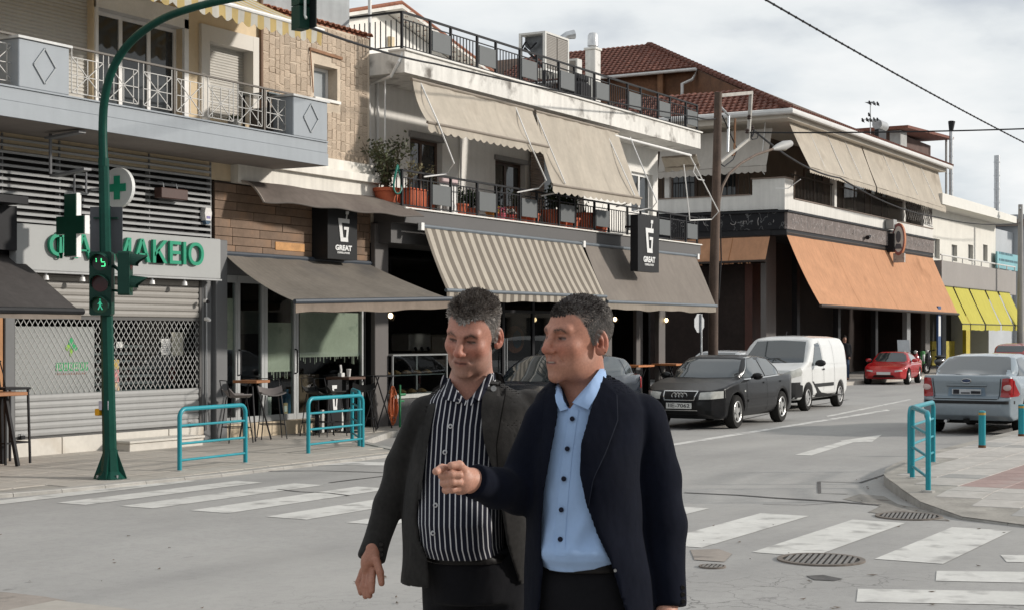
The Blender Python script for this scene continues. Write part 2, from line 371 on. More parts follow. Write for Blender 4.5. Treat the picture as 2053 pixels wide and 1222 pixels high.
for i in range(60):
 for j in range(9):
  x, y = 9.0+i*.5, 13.02+j*.5+.2
  if all(inside(x+dx, y+dy, left_edge) for dx in (-.25, .25) for dy in (-.25, .25)) and y < 17.0 and (x < 23.9 or x < 30):
   if src is None: src = link('slab', me, pav_l); o = src
   else: o = piece(src, pav_l)
   o.location = (x, y, pz_left(y)-.014+random.uniform(-.001, .001)); o.rotation_euler = (ang if y < 16.8 else 0, 0, 0)
def kerb_run(pts, parent, w, ztop, zbot=-.02, step=.6, name='kerb_stone', m=KERB):
 P = [Vector((p[0], p[1], 0)) for p in pts]; acc = []
 for a, c in zip(P, P[1:]):
  k = max(1, round((c-a).length/step))
  for i in range(k): acc.append(a.lerp(c, i/k))
 acc.append(P[-1])
 for a, c in zip(acc, acc[1:]):
  d = (c-a).normalized(); nrm = Vector((-d.y, d.x, 0))*w; g = d*.004
  za, zc = ztop(a), ztop(c)
  q = [a+g, c-g, c-g+nrm, a+g+nrm]
  bb = MB(); bb.hexa([(p.x, p.y, zbot) for p in q]+[(q[0].x, q[0].y, za-.012), (q[1].x, q[1].y, zc-.012), (q[2].x, q[2].y, zc), (q[3].x, q[3].y, za)])
  dd = nrm.normalized()*.015
  bb = MB(); qi = [q[0]+dd, q[1]+dd]
  bb.add([(p.x, p.y, zbot) for p in q]+[(q[0].x, q[0].y, za-.02), (q[1].x, q[1].y, zc-.02), (qi[0].x, qi[0].y, za), (qi[1].x, qi[1].y, zc), (q[2].x, q[2].y, zc), (q[3].x, q[3].y, za)],
               [(3, 2, 1, 0), (0, 1, 5, 4), (4, 5, 7, 6), (6, 7, 8, 9), (1, 2, 8, 7, 5), (2, 3, 9, 8), (3, 0, 4, 6, 9)])
  bb.build(name, m, parent)
kerb_run([(11.2, 13.85), (13.0, 13.45), (15.5, 13.22), (19.9, 13.2), (21.0, 14.9), (23.0, 15.75), (30.0, 15.75)], pav_l, .16, lambda p: pz_left(p.y)+.012)
def pz_right(p): return .02+.10*max(0, min(1, (p.x-15.2)/2.0))
rk = [(15.0, 1.5), (15.05, 2.9), (15.5, 3.87), (16.3, 4.5), (17.4, 5.05), (18.3, 5.45), (18.75, 5.62), (19.6, 5.85), (20.6, 6.0), (22, 6.12), (26, 6.2), (60, 6.3)]
rpoly = rk+[(60, -12), (15.0, -12)]
b = MB(); n = len(rpoly)
flat = [(17.2, -12)]+[(17.2, 4.97)]+[q for q in rpoly if q[0] > 17.2]; slope = [q for q in rpoly if q[0] <= 17.2]+[(17.2, 4.97), (17.2, -12)]; slope = [slope[-3]]+[] if False else [q for q in rk if q[0] <= 17.2]+[(17.2, 4.97), (17.2, -12), (15.0, -12)]
for pl in (flat, slope): b.add([(x, y, pz_right(Vector((x, y, 0)))+.0005) for x, y in pl], [tuple(range(len(pl)-1, -1, -1))])
pav_r = structure(b.build('pavement', JOINT), 'tiled pavement on the right-hand street corner')
if pav_r.data.polygons[0].normal.z < 0: pav_r.data.flip_normals()
kerb_run([(p[0], p[1]) for p in reversed(rk[:11])], pav_r, .17, pz_right)
srcs = {}
for mname, m in (('tile', TILE), ('red', RTILE), ('grey', GTILE)):
 me = tile_src('tile', .492, .02, m); me.materials.append(m); srcs[mname] = me
cnt = 0
rin = [(x, y-.17) for x, y in rk[2:]]+[(60, -12), (15.3, -12), (15.35, 3.0)]
rows = []
for i in range(90):
 for j in range(36):
  x, y = 15.42+i*.5, 5.72-j*.5+.05*math.sin(i)
  y = 5.70-j*.5
  cs = [inside(x+dx, y+dy, rin) for dx in (-.2, .2) for dy in (-.2, .2)]
  if not all(cs): continue
  d = x*CT+y*ST; rr = x*ST-y*CT
  if d > 34 or abs(rr) > .36*d: continue
  rows.append((d, x, y))
rows.sort(); first = {}
for d, x, y in rows[:298]:
 red = (17.9 < x < 23.5 and y < 4.3); grey = (17.3 < x < 18.4 and 3.5 < y < 4.8)
 k = 'red' if red else ('grey' if random.random() < .10 else 'tile')
 if k not in first: first[k] = o = link('tile', srcs[k], pav_r)
 else: o = piece(first[k], pav_r)
 z = pz_right(Vector((x, y, 0))); sl_ = .05 if 15.2 < x < 17.2 else 0
 o.location = (x, y, z-.014+random.uniform(-.0015, .0015)); o.rotation_euler = (0, -sl_, 0)
b = MB()
for d, x, y in rows[298:]: b.box(x-.246, x+.246, y-.246, y+.246, -.01, pz_right(Vector((x, y, 0)))+.005)
if rows[298:]:
 o = b.build('tile_field', TILE, pav_r); o['kind'] = 'stuff'
def slab_sheet(name, poly, z, m, label):
 b = MB(); b.prism([(x, y, -.02) for x, y in poly], (0, 0, z+.02)); return structure(b.build(name, m), label)
slab_sheet('pavement', [(49, 17.9), (110, 17.9), (110, 21), (49, 21)], .13, SLAB, 'far pavement in front of the orange awning corner building')
slab_sheet('pavement', [(-3, -6), (7.2, -6), (7.2, 7.5), (-3, 7.5)], .12, SLAB, 'near pavement where the two men stand')
IRON = mat('cast_iron', (.17, .16, .15), .6, .25, 8, .4, 60)
def grate(label, px, py, r, bars, round_=True, cat='manhole cover'):
 c = PZ(px, py, 0); t = thing('manhole_cover' if round_ else 'drain_grate', label, cat, (c.x, c.y, 0))
 b = MB()
 b.lathe((0, 0, 0), [(r, .001), (r, .014), (r*.88, .014), (r*.88, .001)], 28); 
 b.build('rim', mat('rusty_iron_rim', (.16, .135, .115), .7, .2, 6, .3), t, local=True)
 b = MB(); b.lathe((0, 0, 0), [(r*.875, .002), (r*.875, .008)], 28); b.build('pan', mat('dark_pit', (.04, .038, .036), .9), t, local=True)
 b = MB()
 for k in range(bars):
  y = -r*.8+1.6*r*(k+.5)/bars; h = math.sqrt(max(0, (r*.86)**2-y*y))
  b.box(y-r*.42/bars, y+r*.42/bars, -h, h, .008, .014)
 o = b.build('bar', IRON, t, local=True); o['kind'] = 'stuff'; o.rotation_euler = (0, 0, R(-78))
 return t
grate('round slotted iron manhole cover beside the zebra stripe ends', 1646, 1122, .35, 12)
grate('small round iron valve cover near the navy suit hem', 1428, 1136, .105, 5)
grate('drain cover half buried in dirt against the curved kerb', 1822, 1035, .33, 13)
# ================================================================== shared builders for buildings
def wall_holes(b, x0, x1, z0, z1, Y0, Y1, holes):
 """front wall (facing -Y) from Y0 back to Y1 with rectangular openings and their reveals"""
 xs = sorted({x0, x1, *[min(max(h[i], x0), x1) for h in holes for i in (0, 1)]}); zs = sorted({z0, z1, *[min(max(h[i], z0), z1) for h in holes for i in (2, 3)]})
 def hole(i, j):
  if i < 0 or j < 0 or i >= len(xs)-1 or j >= len(zs)-1: return False
  cx, cz = (xs[i]+xs[i+1])/2, (zs[j]+zs[j+1])/2
  return any(h[0] < cx < h[1] and h[2] < cz < h[3] for h in holes)
 for i in range(len(xs)-1):
  for j in range(len(zs)-1):
   a, c, d, e = xs[i], xs[i+1], zs[j], zs[j+1]
   if not hole(i, j):
    b.add([(a, Y0, d), (c, Y0, d), (c, Y0, e), (a, Y0, e)], [(0, 1, 2, 3)]); b.add([(a, Y1, d), (c, Y1, d), (c, Y1, e), (a, Y1, e)], [(3, 2, 1, 0)])
    if i == 0: b.add([(a, Y0, d), (a, Y0, e), (a, Y1, e), (a, Y1, d)], [(0, 1, 2, 3)])
    if i == len(xs)-2: b.add([(c, Y0, d), (c, Y0, e), (c, Y1, e), (c, Y1, d)], [(3, 2, 1, 0)])
    if j == len(zs)-2: b.add([(a, Y0, e), (c, Y0, e), (c, Y1, e), (a, Y1, e)], [(0, 1, 2, 3)])
   else:
    if not hole(i-1, j): b.add([(a, Y0, d), (a, Y0, e), (a, Y1, e), (a, Y1, d)], [(3, 2, 1, 0)])
    if not hole(i+1, j): b.add([(c, Y0, d), (c, Y0, e), (c, Y1, e), (c, Y1, d)], [(0, 1, 2, 3)])
    if not hole(i, j-1): b.add([(a, Y0, d), (c, Y0, d), (c, Y1, d), (a, Y1, d)], [(0, 1, 2, 3)])
    if not hole(i, j+1): b.add([(a, Y0, e), (c, Y0, e), (c, Y1, e), (a, Y1, e)], [(3, 2, 1, 0)])
 return b
def window(parent, x0, x1, z0, z1, Y, m=None, fw=.06, mull=0, name='window', pane=None, sill=False, curtain=None):
 """frame with its panes as sub-parts"""
 m = m or WPAINT; b = MB()
 b.box(x0, x0+fw, Y-.03, Y+.03, z0, z1); b.box(x1-fw, x1, Y-.03, Y+.03, z0, z1); b.box(x0+fw, x1-fw, Y-.028, Y+.028, z0, z0+fw); b.box(x0+fw, x1-fw, Y-.028, Y+.028, z1-fw, z1)
 cuts = [x0+(x1-x0)*k/(mull+1) for k in range(1, mull+1)]
 for c in cuts: b.box(c-fw*.6, c+fw*.6, Y-.026, Y+.026, z0+fw, z1-fw)
 w = b.build(name, m, parent)
 es = [x0]+cuts+[x1]
 for a, c in zip(es, es[1:]):
  p = MB(); p.box(a+fw*.5, c-fw*.5, Y-.004, Y+.004, z0+fw*.5, z1-fw*.5); p.build('pane', pane or DGLASS, w)
 if curtain:
  p = MB(); n = 30; rows = [[(x0+fw+(x1-x0-2*fw)*i/n, Y+.10+.025*math.sin(i*1.9), z) for i in range(n+1)] for z in (z0, z1)]; p.grid(rows); p.build('curtain', curtain, w, smooth='all')
 return w
def fabric(name, col, stripe=None, var=.07, dirt=None, streak=.08, trans=.22, soff=0.0):
 if name in MATS: return MATS[name]
 m = mat(name, col, .9, var, 1.3, .12, 220, dirt=dirt, streak=streak, spec=.15); nt = m.node_tree; N = nt.nodes; L = nt.links; b = N['Principled BSDF']
 cur = b.inputs['Base Color'].links[0].from_socket; tc = N['Texture Coordinate']
 if stripe:
  per, wid, c2 = stripe
  sp = N.new('ShaderNodeSeparateXYZ'); L.new(tc.outputs['Object'], sp.inputs[0])
  a = N.new('ShaderNodeMath'); a.operation = 'ADD'; a.inputs[1].default_value = 100+soff; L.new(sp.outputs[0], a.inputs[0])
  d = N.new('ShaderNodeMath'); d.operation = 'MODULO'; d.inputs[1].default_value = per; L.new(a.outputs[0], d.inputs[0])
  g = N.new('ShaderNodeMath'); g.operation = 'LESS_THAN'; g.inputs[1].default_value = per*wid; L.new(d.outputs[0], g.inputs[0])
  mx = N.new('ShaderNodeMixRGB'); mx.blend_type = 'MULTIPLY'; mx.inputs[2].default_value = (*[c2[i]/max(col[i], .001) for i in range(3)], 1); L.new(g.outputs[0], mx.inputs[0]); L.new(cur, mx.inputs[1]); cur = mx.outputs[0]
  L.new(cur, b.inputs['Base Color'])
 out = N['Material Output']; tr = N.new('ShaderNodeBsdfTranslucent'); L.new(cur, tr.inputs[0])
 mix = N.new('ShaderNodeMixShader'); mix.inputs[0].default_value = trans; L.new(b.outputs[0], mix.inputs[1]); L.new(tr.outputs[0], mix.inputs[2]); L.new(mix.outputs[0], out.inputs[0])
 return m
def awning(label, tl, tr, bl, br, m, bar=None, val=.18, scallop=0, sag=.03, group=None, cat='awning', arms=(), name='awning', seams=0, barr=.035, wob=.004, valm=None, cord=None):
 tl, tr, bl, br = map(Vector, (tl, tr, bl, br)); base = (tl+tr)/2
 t = thing(name, label, cat, tuple(base), group)
 n, k = 40, 10; rows = []
 dn = Vector((0, 0, -1)); outw = ((bl-tl).cross(tr-tl)).normalized()
 if outw.z < 0: outw = -outw
 for j in range(k+1):
  v = j/k; row = []
  for i in range(n+1):
   u = i/n; p = tl.lerp(tr, u).lerp(bl.lerp(br, u), v)
   s_ = -sag*4*v*(1-v)*(1+.35*math.sin(u*9.1+1.3)) + wob*1.3*math.sin(u*31+v*5)+wob*.8*math.sin(u*67+1.7-v*3)+wob*1.6*v*math.sin(u*17-v*6)
   row.append(p+outw*s_)
  rows.append(row)
 b = MB(); b.grid(rows, outw*.006); b.build('canopy', m, t, smooth=True)
 L_ = (br-bl).length
 if val:
  N_ = max(2, int(L_/.035)); top = []; bot = []
  for i in range(N_+1):
   u = i/N_; p = bl.lerp(br, u)+dn*.01; x = u*L_
   h = val - (scallop*abs(math.sin(math.pi*x/.24)) if scallop else .012*math.sin(x*2.3)+.01*math.sin(x*5.1))
   if scallop: h = val-scallop+scallop*abs(math.sin(math.pi*x/.26))
   sw = .012*math.sin(x*3.1)+.008*math.sin(x*7)
   top.append(p); bot.append(p+dn*h+Vector((0, sw, 0)))
  b = MB(); mid = [a.lerp(c, .5) for a, c in zip(top, bot)]; b.grid([top, mid, bot], (0, .005, 0)); b.build('valance', valm or m, t, smooth=True)
 if bar:
  b = MB(); b.tube([bl+Vector((-.03, 0, 0)), br+Vector((.03, 0, 0))], barr, 8); b.build('front_bar', bar, t, smooth=True)
  b = MB(); b.tube([tl+Vector((-.03, .0, .02)), tr+Vector((.03, .0, .02))], barr*1.1, 8); b.build('roller', bar, t, smooth=True)
 for pts in arms:
  b = MB(); b.tube(pts, .016, 6); b.build('arm', WPAINT, t, smooth=True)
 for q in range(seams):
  i = int((q+1)/(seams+1)*n); b = MB()
  b.grid([[p+outw*.008 for p in (r[i], r[i]+(r[min(i+1, n)]-r[i]).normalized()*.03)] for r in rows]); b.build('seam', cord or m, t)
 return t
def building(name, label, loc): return thing(name, label, 'building', loc)

# ================================================================== BUILDING A: pharmacy, coffee shop, balcony flat with the stone wall
YA = 16.8; XA1 = 23.84
bA = building('apartment_building', 'two storey building with pharmacy, stone clad upper wall and grey corner balcony', (18, YA, .1))
CREAM = mat('cream_render', (.62, .50, .34), .9, .08, 1.2, .15, 70, streak=.06)
GREYP = mat('grey_painted_fascia', (.275, .30, .325), .6, .035, .9, .06, 70, streak=.05)
SOFF = mat('balcony_soffit', (.23, .20, .18), .9, .1, 1.5)
MARB = mat('white_marble', (.54, .51, .46), .45, .09, 1.6, .05, 60, dirt=((.42, .36, .29), .56, .74, 1.3))
TAUPE = mat('taupe_column', (.115, .105, .10), .6, .06, 1.5, .08, 60)
xw0, xw1 = XY(195, YA), XY(365, YA); xs0, xs1 = XY(407, YA), XY(510, YA); xst = XY(525, YA)
st0, st1 = XY(630, YA), XY(677, YA); sz0, sz1 = ZY(640, 196, YA), ZY(640, 130, YA)
b = MB(); wall_holes(b, 11.0, xst, 4.3, 9.6, YA, YA+.3, [(XY(0, YA)-1.5, XY(186, YA), 4.8, 6.75), (xw0, xw1, 4.8, 6.75), (xs0, xs1, 5.3, 6.68)])
b.box(11.0, XA1-.01, YA+.32, YA+8, 4.3, 7.2); b.box(11, xst, YA+.31, YA+8, 7.2, 9.6)
b.build('upper_wall', CREAM, bA)
MORT = mat('pale_mortar', (.55, .46, .36), .95, .12, 3, .3, 60)
b = MB(); wall_holes(b, xst+.005, XA1, 4.9, 7.27, YA+.007, YA+.3, [(st0, st1, sz0, sz1)]); stone_wall = b.build('stone_wall', MORT, bA)
STONE = mat('tan_stone', (.45, .36, .275), .9, .22, 7, .6, 45, rnd=.16, dirt=((.22, .155, .10), .56, .72, 9))
var = []
for k in range(7):
 bb = MB(); j = lambda a: a+random.uniform(-.07, .07)
 q = [(j(-.5), j(-.5)), (j(.5), j(-.5)), (j(.5), j(.5)), (j(-.5), j(.5))]
 q2 = [(x*.9, z*.9) for x, z in q]
 bb.add([(x, .03, z) for x, z in q]+[(x, .004, z) for x, z in q]+[(x, random.uniform(-.008, 0), z) for x, z in q2], [(4, 5, 1, 0), (5, 6, 2, 1), (6, 7, 3, 2), (7, 4, 0, 3), (8, 9, 5, 4), (9, 10, 6, 5), (10, 11, 7, 6), (11, 8, 4, 7), (11, 10, 9, 8)])
 me = bb.mesh('stone'); me.materials.append(STONE); var.append(me)
x = xst+.03; ns = 0
while x < XA1-.1:
 w = random.uniform(.115, .19); w = min(w, XA1-.01-x); z = 4.93
 while z < 7.2:
  h = random.choice([.10, .13, .16, .19, .24]); h = min(h, 7.25-z)
  if h > .05 and ns < 299 and not (x < st1+.06 and x+w > st0-.06 and z < sz1+.05 and z+h > sz0-.08):
   o = link('stone', random.choice(var), stone_wall); o.location = (x+w/2-18, 0, z+h/2-.1); o.scale = (w*.95, 1, h*.95); ns += 1
  z += h
 x += w
b = MB(); b.box(st0-.01, st1+.06, YA-.035, YA+.27, sz0-.05, sz0); b.build('window_sill', WHITE, bA)
window(bA, st0+.005, st1-.005, sz0+.005, sz1-.005, YA+.24, WPAINT, .055, 0, pane=mat('frosted_pane', (.30, .32, .33), .25, .06, 3))
b = MB(); b.beam(PY(621, 98, YA-.02), PY(686, 118, YA-.02), .03, .05); b.beam(PY(622, 98, YA-.03), PY(628, 186, YA-.03), .015, .015); b.build('awning_rail', mat('rust_bracket', (.25, .13, .07), .8, .2, 5), bA)
TERRA = mat('terracotta_tile', (.30, .115, .065), .8, .25, 6, .3, 60, rnd=.25, dirt=((.12, .06, .045), .55, .7, 6))
bb = MB(); 
for s_ in range(6):
 a0, a1 = math.pi*s_/6, math.pi*(s_+1)/6
 bb.add([(-.075*math.cos(a0), 0, .06*math.sin(a0)), (-.075*math.cos(a1), 0, .06*math.sin(a1)), (-.075*math.cos(a1), .4, .06*math.sin(a1)+.06), (-.075*math.cos(a0), .4, .06*math.sin(a0)+.06)], [(3, 2, 1, 0)])
 bb.add([(-.075*math.cos(a0), 0, .06*math.sin(a0)), (-.075*math.cos(a1), 0, .06*math.sin(a1)), (-.06*math.cos(a1), 0.002, .045*math.sin(a1)), (-.06*math.cos(a0), .002, .045*math.sin(a0))], [(0, 1, 2, 3)])
tm = bb.mesh('roof_tile', smooth=False); tm.materials.append(TERRA)
b = MB(); b.box(xst, XA1+.02, YA+.02, YA+.34, 7.272, 7.30); ledge = b.build('tiled_ledge', TERRA, bA)
i = 0
while xst+.1+i*.165 < XA1-.02:
 o = link('roof_tile', tm, ledge); o.location = (xst+.1+i*.165-18, -.07, 7.30-.1); i += 1
b = MB(); b.box(xst+.4, XA1-.06, YA+.42, YA+6, 7.27, 9.4); b.build('roof_block', mat('grey_roof_block', (.36, .375, .38), .85, .08, 1, .1, 50, streak=.12), bA)
b = MB(); b.tube([PY(737, 0, YA+.4)+Vector((0, -.05, .4)), PY(737, 75, YA+.4)+Vector((0, -.05, 0))], .035); b.build('downpipe', WPAINT, bA)
b = MB(); x0 = XY(430, YA)
b.box(xst-.4, XA1+.05, YA-.10, YA+.3, 4.72, 4.93); b.box(xst-.8, XA1+.13, YA-.26, YA+.3, 4.585, 4.72); b.box(xst-.8, XA1+.07, YA-.16, YA+.3, 4.28, 4.585)
b.build('cornice', mat('white_cornice', (.70, .665, .60), .8, .06, 1.5, .1, 60, streak=.14), bA)
SHUT = mat('roller_shutter_cream', (.47, .45, .41), .55, .05, 2, 0)
def roller(parent, x0, x1, z0, z1, Y, m, step=.055, name='roller_shutter'):
 b = MB(); z = z0
 prof = []
 while z < z1:
  prof += [(Y, z), (Y-.012, z+step*.3), (Y-.012, z+step*.75), (Y, z+step*.95)]; z += step
 b.grid([[(x0, y, z), (x1, y, z)] for y, z in prof]); return b.build(name, m, parent)
rs = roller(bA, XY(0, YA)-1.5, XY(186, YA), 4.8, 6.75, YA+.12, SHUT)
window(bA, xw0, xw1, 4.82, 6.6, YA+.15, WPAINT, .06, 2, name='balcony_door', curtain=mat('lace_curtain', (.42, .44, .45), .9, .15, 5))
b = MB(); b.box(xw0-.06, xw0-.003, YA-.03, YA+.2, 4.8, 6.75); b.box(xw1+.003, xw1+.1, YA-.05, YA+.2, 4.8, 6.75); b.box(xw0-.06, xw1+.1, YA-.05, YA+.2, 6.605, 6.9); b.build('door_surround', WPAINT, bA)
roller(bA, xs0+.1, xs1-.1, 5.3, 6.5, YA+.16, SHUT, .045)
b = MB(); b.box(xs0-.1, xs0+.1, YA-.06, YA+.2, 5.2, 6.75); b.box(xs1-.1, xs1+.05, YA-.06, YA+.2, 5.2, 6.75); b.box(xs0+.1, xs1-.1, YA-.058, YA+.2, 6.5, 6.748); b.box(xs0-.12, xs1+.07, YA-.09, YA+.2, 5.13, 5.2); b.build('window_surround', mat('white_surround', (.62, .59, .54), .8, .04, 2), bA)
b = MB(); b.tube([(XY(519, YA), YA-.05, 4.98), (XY(519, YA), YA-.05, 8)], .035); b.build('downpipe', mat('brown_pipe', (.17, .10, .06), .6), bA)
YB = 15.53; XB1 = 20.8; XB0 = 11.0
zb0 = 4.575
b = MB(); b.box(XB0, XB1, YB+.02, YA, zb0+.004, 4.93); b.build('balcony_slab', SOFF, bA)
b = MB()
for z0, z1, y in ((zb0, 4.775, YB), (4.787, 4.955, YB+.015)): b.box(XB0, XB1+.006, y-.02, y+.019, z0, z1); b.box(XB1+.006, XB1+.03, y-.02, YA, z0, z1)
b.box(XB0, XB1+.02, YB+.002, YB+.05, 4.775, 4.787); b.box(XB0, XB1+.02, YB-.03, YB+.1, 4.955, 4.975); b.build('fascia', GREYP, bA)
def pedestal(x0, x1):
 b = MB(); b.bbox(x0, x1, YB-.03, YB+.42, 4.976, 5.60, .012); p = b.build('pedestal', GREYP, bA)
 b = MB(); b.box(x0-.03, x1+.03, YB-.06, YB+.45, 5.602, 5.635); b.build('capstone', mat('pale_capstone', (.55, .55, .54), .7), p)
 b = MB(); cx, cz = (x0+x1)/2, 5.30; w, h = .19, .23
 for (ax, az), (bx, bz) in (((-w, 0), (0, h)), ((0, h), (w, 0)), ((w, 0), (0, -h)), ((0, -h), (-w, 0))):
  b.beam((cx+ax, YB-.035, cz+az), (cx+bx, YB-.035, cz+bz), .02, .026, (0, 1, 0))
 b.build('diamond_moulding', mat('grey_moulding', (.30, .32, .335), .6), p)
pedestal(XY(34, YB), XY(136, YB)); pedestal(XY(585, YB), XB1)
RAILW = mat('white_thin_rail', (.46, .45, .43), .45, .1, 6)
def balcony_rail(xa, xb):
 n = max(1, round((xb-xa)/.66)); w = (xb-xa)/n; Yr = YB+.12
 b = MB(); b.beam((xa, Yr, 5.66), (xb, Yr, 5.66), .045, .025); b.build('handrail', mat('dark_handrail', (.10, .085, .07), .5), bA)
 for k in range(n):
  x0 = xa+k*w+.05; x1 = xa+(k+1)*w-.05; z0, z1 = 5.05, 5.53; b = MB(); t = .0105
  for a, c in (((x0, z0), (x0, 5.65)), ((x1, z0), (x1, 5.65)), ((x0, z1), (x1, z1)), ((x0, z0+.004), (x1, z0+.004)), ((x0, z0), (x1, z1)), ((x0, z1), (x1, z0)), (((x0+x1)/2, z0), ((x0+x1)/2, z1)), ((x0, (z0+z1)/2), (x1, (z0+z1)/2)), ((x0+.1, z0), (x0+.1, z1)), ((x1-.1, z0), (x1-.1, z1))):
   b.beam((a[0], Yr, a[1]), (c[0], Yr, c[1]), t, t)
  b.build('railing_panel', RAILW, bA)
  if k % 3 == 2:
   b = MB(); b.beam((x1+.05, Yr, 4.97), (x1+.05, Yr, 5.655), .03, .03); b.build('railing_post', mat('dark_handrail', (0, 0, 0)), bA)
balcony_rail(XY(138, YB+.12), XY(584, YB+.12)); balcony_rail(XB0, XY(32, YB+.12))
YEL = fabric('yellow_striped_canvas', (.62, .60, .54), (.30, .5, (.60, .47, .22)), trans=.4)
awning('yellow and white striped awning with scalloped edge over the grey balcony', (12, YA-.05, 7.35), (20.45, YA-.05, 7.35), (12, 15.35, 6.72), (20.45, 15.35, 6.72), YEL, WPAINT, .24, .07, .03)
t = thing('plant_pot', 'small striped pot plant behind the balcony railing by the cream window', 'plant pot', (XY(470, 15.9), 15.9, 4.975))
b = MB(); b.lathe((0, 0, 0), [(.08, 0), (.11, .15), (.1, .16)], 12); b.build('pot', mat('grey_pot', (.2, .2, .19), .7), t, local=True)
b = MB()
for k in range(26):
 a = k*2.4; L1 = random.uniform(.08, .16); b.add([(0, 0, .14), (math.cos(a)*L1*.5+.01, math.sin(a)*L1*.5, .2+L1*.3), (math.cos(a)*L1, math.sin(a)*L1, .17), (math.cos(a)*L1*.5-.01, math.sin(a)*L1*.5+.01, .19)], [(0, 1, 2, 3)])
b.build('leaves', mat('dark_leaf', (.035, .05, .02), .6, .3, 8), t, local=True)
tx = XY(545, 16.1)
t = thing('balcony_table', 'dark folding table with glass top on the grey balcony', 'table', (tx, 16.1, 4.94))
b = MB(); b.box(-.45, .45, -.3, .3, .70, .72); b.build('table_top', mat('table_glass', (.16, .19, .2), .1), t, local=True)
b = MB()
for sx in (-1, 1):
 for sy in (-1, 1): b.beam((sx*.4, sy*.25, 0), (sx*.4, sy*.25, .7), .03, .03)
b.build('frame', BLACK, t, local=True)
b = MB(); b.box(-.3, .3, -.2, .2, .02, .5); b.build('cabinet', mat('dark_box', (.09, .075, .065), .7), t, local=True)
t = thing('outdoor_fan_unit', 'dark round fan guard behind the balcony railing beside the left pedestal', 'fan', (XY(8, 16.2), 16.2, 4.94))
b = MB(); b.box(-.4, .4, -.15, .15, 0, .72); b.build('housing', WPAINT, t, local=True)
b = MB(); b.tube([(.06+.27*math.cos(a), -.165, .4+.27*math.sin(a)) for a in np.linspace(0, 2*math.pi, 25)], .012, 5); 
b.prism([(.06+.26*math.cos(a), -.155, .4+.26*math.sin(a)) for a in np.linspace(0, 2*math.pi, 25)[:-1]], (0, -.008, 0)); b.build('fan_guard', BLACK, t, local=True)
b = MB(); b.tube([(.06+.2*math.cos(a), -.17, .4+.2*math.sin(a)) for a in np.linspace(0, 2*math.pi, 25)], .008, 5); b.tube([(.06+.1*math.cos(a), -.17, .4+.1*math.sin(a)) for a in np.linspace(0, 2*math.pi, 17)], .008, 5); b.build('guard_ring', STEEL, t, local=True)

xp0, xp1 = XY(22, YA), XY(398, YA); xc1 = XY(443, YA)
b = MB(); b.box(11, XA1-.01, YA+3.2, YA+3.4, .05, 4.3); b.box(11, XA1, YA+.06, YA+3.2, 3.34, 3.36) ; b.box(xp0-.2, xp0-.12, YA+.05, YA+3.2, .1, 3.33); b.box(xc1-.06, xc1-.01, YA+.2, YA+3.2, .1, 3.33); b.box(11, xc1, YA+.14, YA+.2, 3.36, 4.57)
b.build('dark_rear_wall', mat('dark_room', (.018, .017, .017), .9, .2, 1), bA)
LOUV = mat('grey_louvre_slat', (.31, .315, .315), .55, .05, 3, rnd=.04)
bb = MB(); xl0, xl1 = XY(2, YA-.05), XY(421, YA-.05)
bb.add([(xl0-3, -.03, 0), (xl1, -.03, 0), (xl1, .015, .016), (xl0-3, .015, .016), (xl0-3, -.03, -.034), (xl1, -.03, -.034), (xl1, .015, -.016), (xl0-3, .015, -.016)], [(4, 5, 1, 0), (0, 1, 2, 3), (7, 6, 5, 4), (5, 6, 2, 1), (7, 4, 0, 3), (3, 2, 6, 7)])
lm = bb.mesh('slat', (18, 0, 0)); lm.materials.append(LOUV); src = None
for k in range(13):
 o = link('slat', lm, bA); o.location = (0, -.05, 3.40+k*.092-.1)
b = MB()
for px in (3, 118, 298, 421): b.box(XY(px, YA)-.012, XY(px, YA)+.012, YA-.02, YA+.06, 3.33, 4.57)
b.build('louvre_post', mat('louvre_post', (.2, .2, .2), .5), bA)
COLM = mat('grey_shop_column', (.125, .127, .13), .5, .05, 2)
b = MB(); b.bbox(XY(400, YA), XY(420, YA)-.01, YA-.06, YA+.1, .1, 2.75, .01); b.bbox(XY(420, YA), xc1, YA-.14, YA+.2, .1, 3.33, .01); b.build('shop_column', COLM, bA)
b = MB(); b.bbox(XY(4, YA), XY(24, YA), YA-.06, YA+.1, .1, 2.75, .01); b.build('shop_column', COLM, bA)
b = MB(); b.tube([(XY(406, YA), YA-.09, .3), (XY(405, YA), YA-.09, 2.6)], .014, 6); b.build('conduit', STEEL, bA)
sh = MB(); sh.box(xp0-.02, xp0+.03, YA-.05, YA+.0, .36, 2.65); sh.box(xp1-.03, xp1+.02, YA-.05, YA, .36, 2.65); sh.box(xp0, xp1, YA-.035, YA-.005, 2.03, 2.075); sh.box(xp0, xp1, YA-.04, YA-.003, .36, .385)
shutter = sh.build('pharmacy_shutter', mat('shutter_rail', (.07, .068, .066), .5), bA)
SH1 = mat('upper_shutter_slat', (.255, .24, .22), .5, .05, 2, rnd=.03); SH2 = mat('lower_shutter_slat', (.295, .295, .29), .45, .04, 2, rnd=.02, streak=.05)
def slat_mesh(h, m):
 q = MB(); pr = [(0, 0), (-.012, h*.12), (-.016, h*.5), (-.012, h*.86), (0, h*.98), (.004, h*.98), (.004, 0)]
 q.grid([[(xp0+.03, y, z), (xp1-.03, y, z)] for y, z in pr]); me = q.mesh('slat', (18, 0, 0)); me.materials.append(m); return me
m1, m2 = slat_mesh(.098, SH1), slat_mesh(.098, SH2)
for k in range(6): o = link('slat', m1, shutter); o.location = (0, -.02, 2.08+k*.098-.1)
for k in range(6): o = link('slat', m2, shutter); o.location = (0, -.02, .39+k*.098-.1)
b = MB(); b.box(xp0+.03, xp1-.03, YA-.03, YA-.012, 2.035, 2.07); b.build('slat', SHUT, shutter)
zl0, zl1 = .985, 2.03; b = MB(); pitch = .105; k = 0
x = xp0+.03
hh = zl1-zl0; run = hh*.72
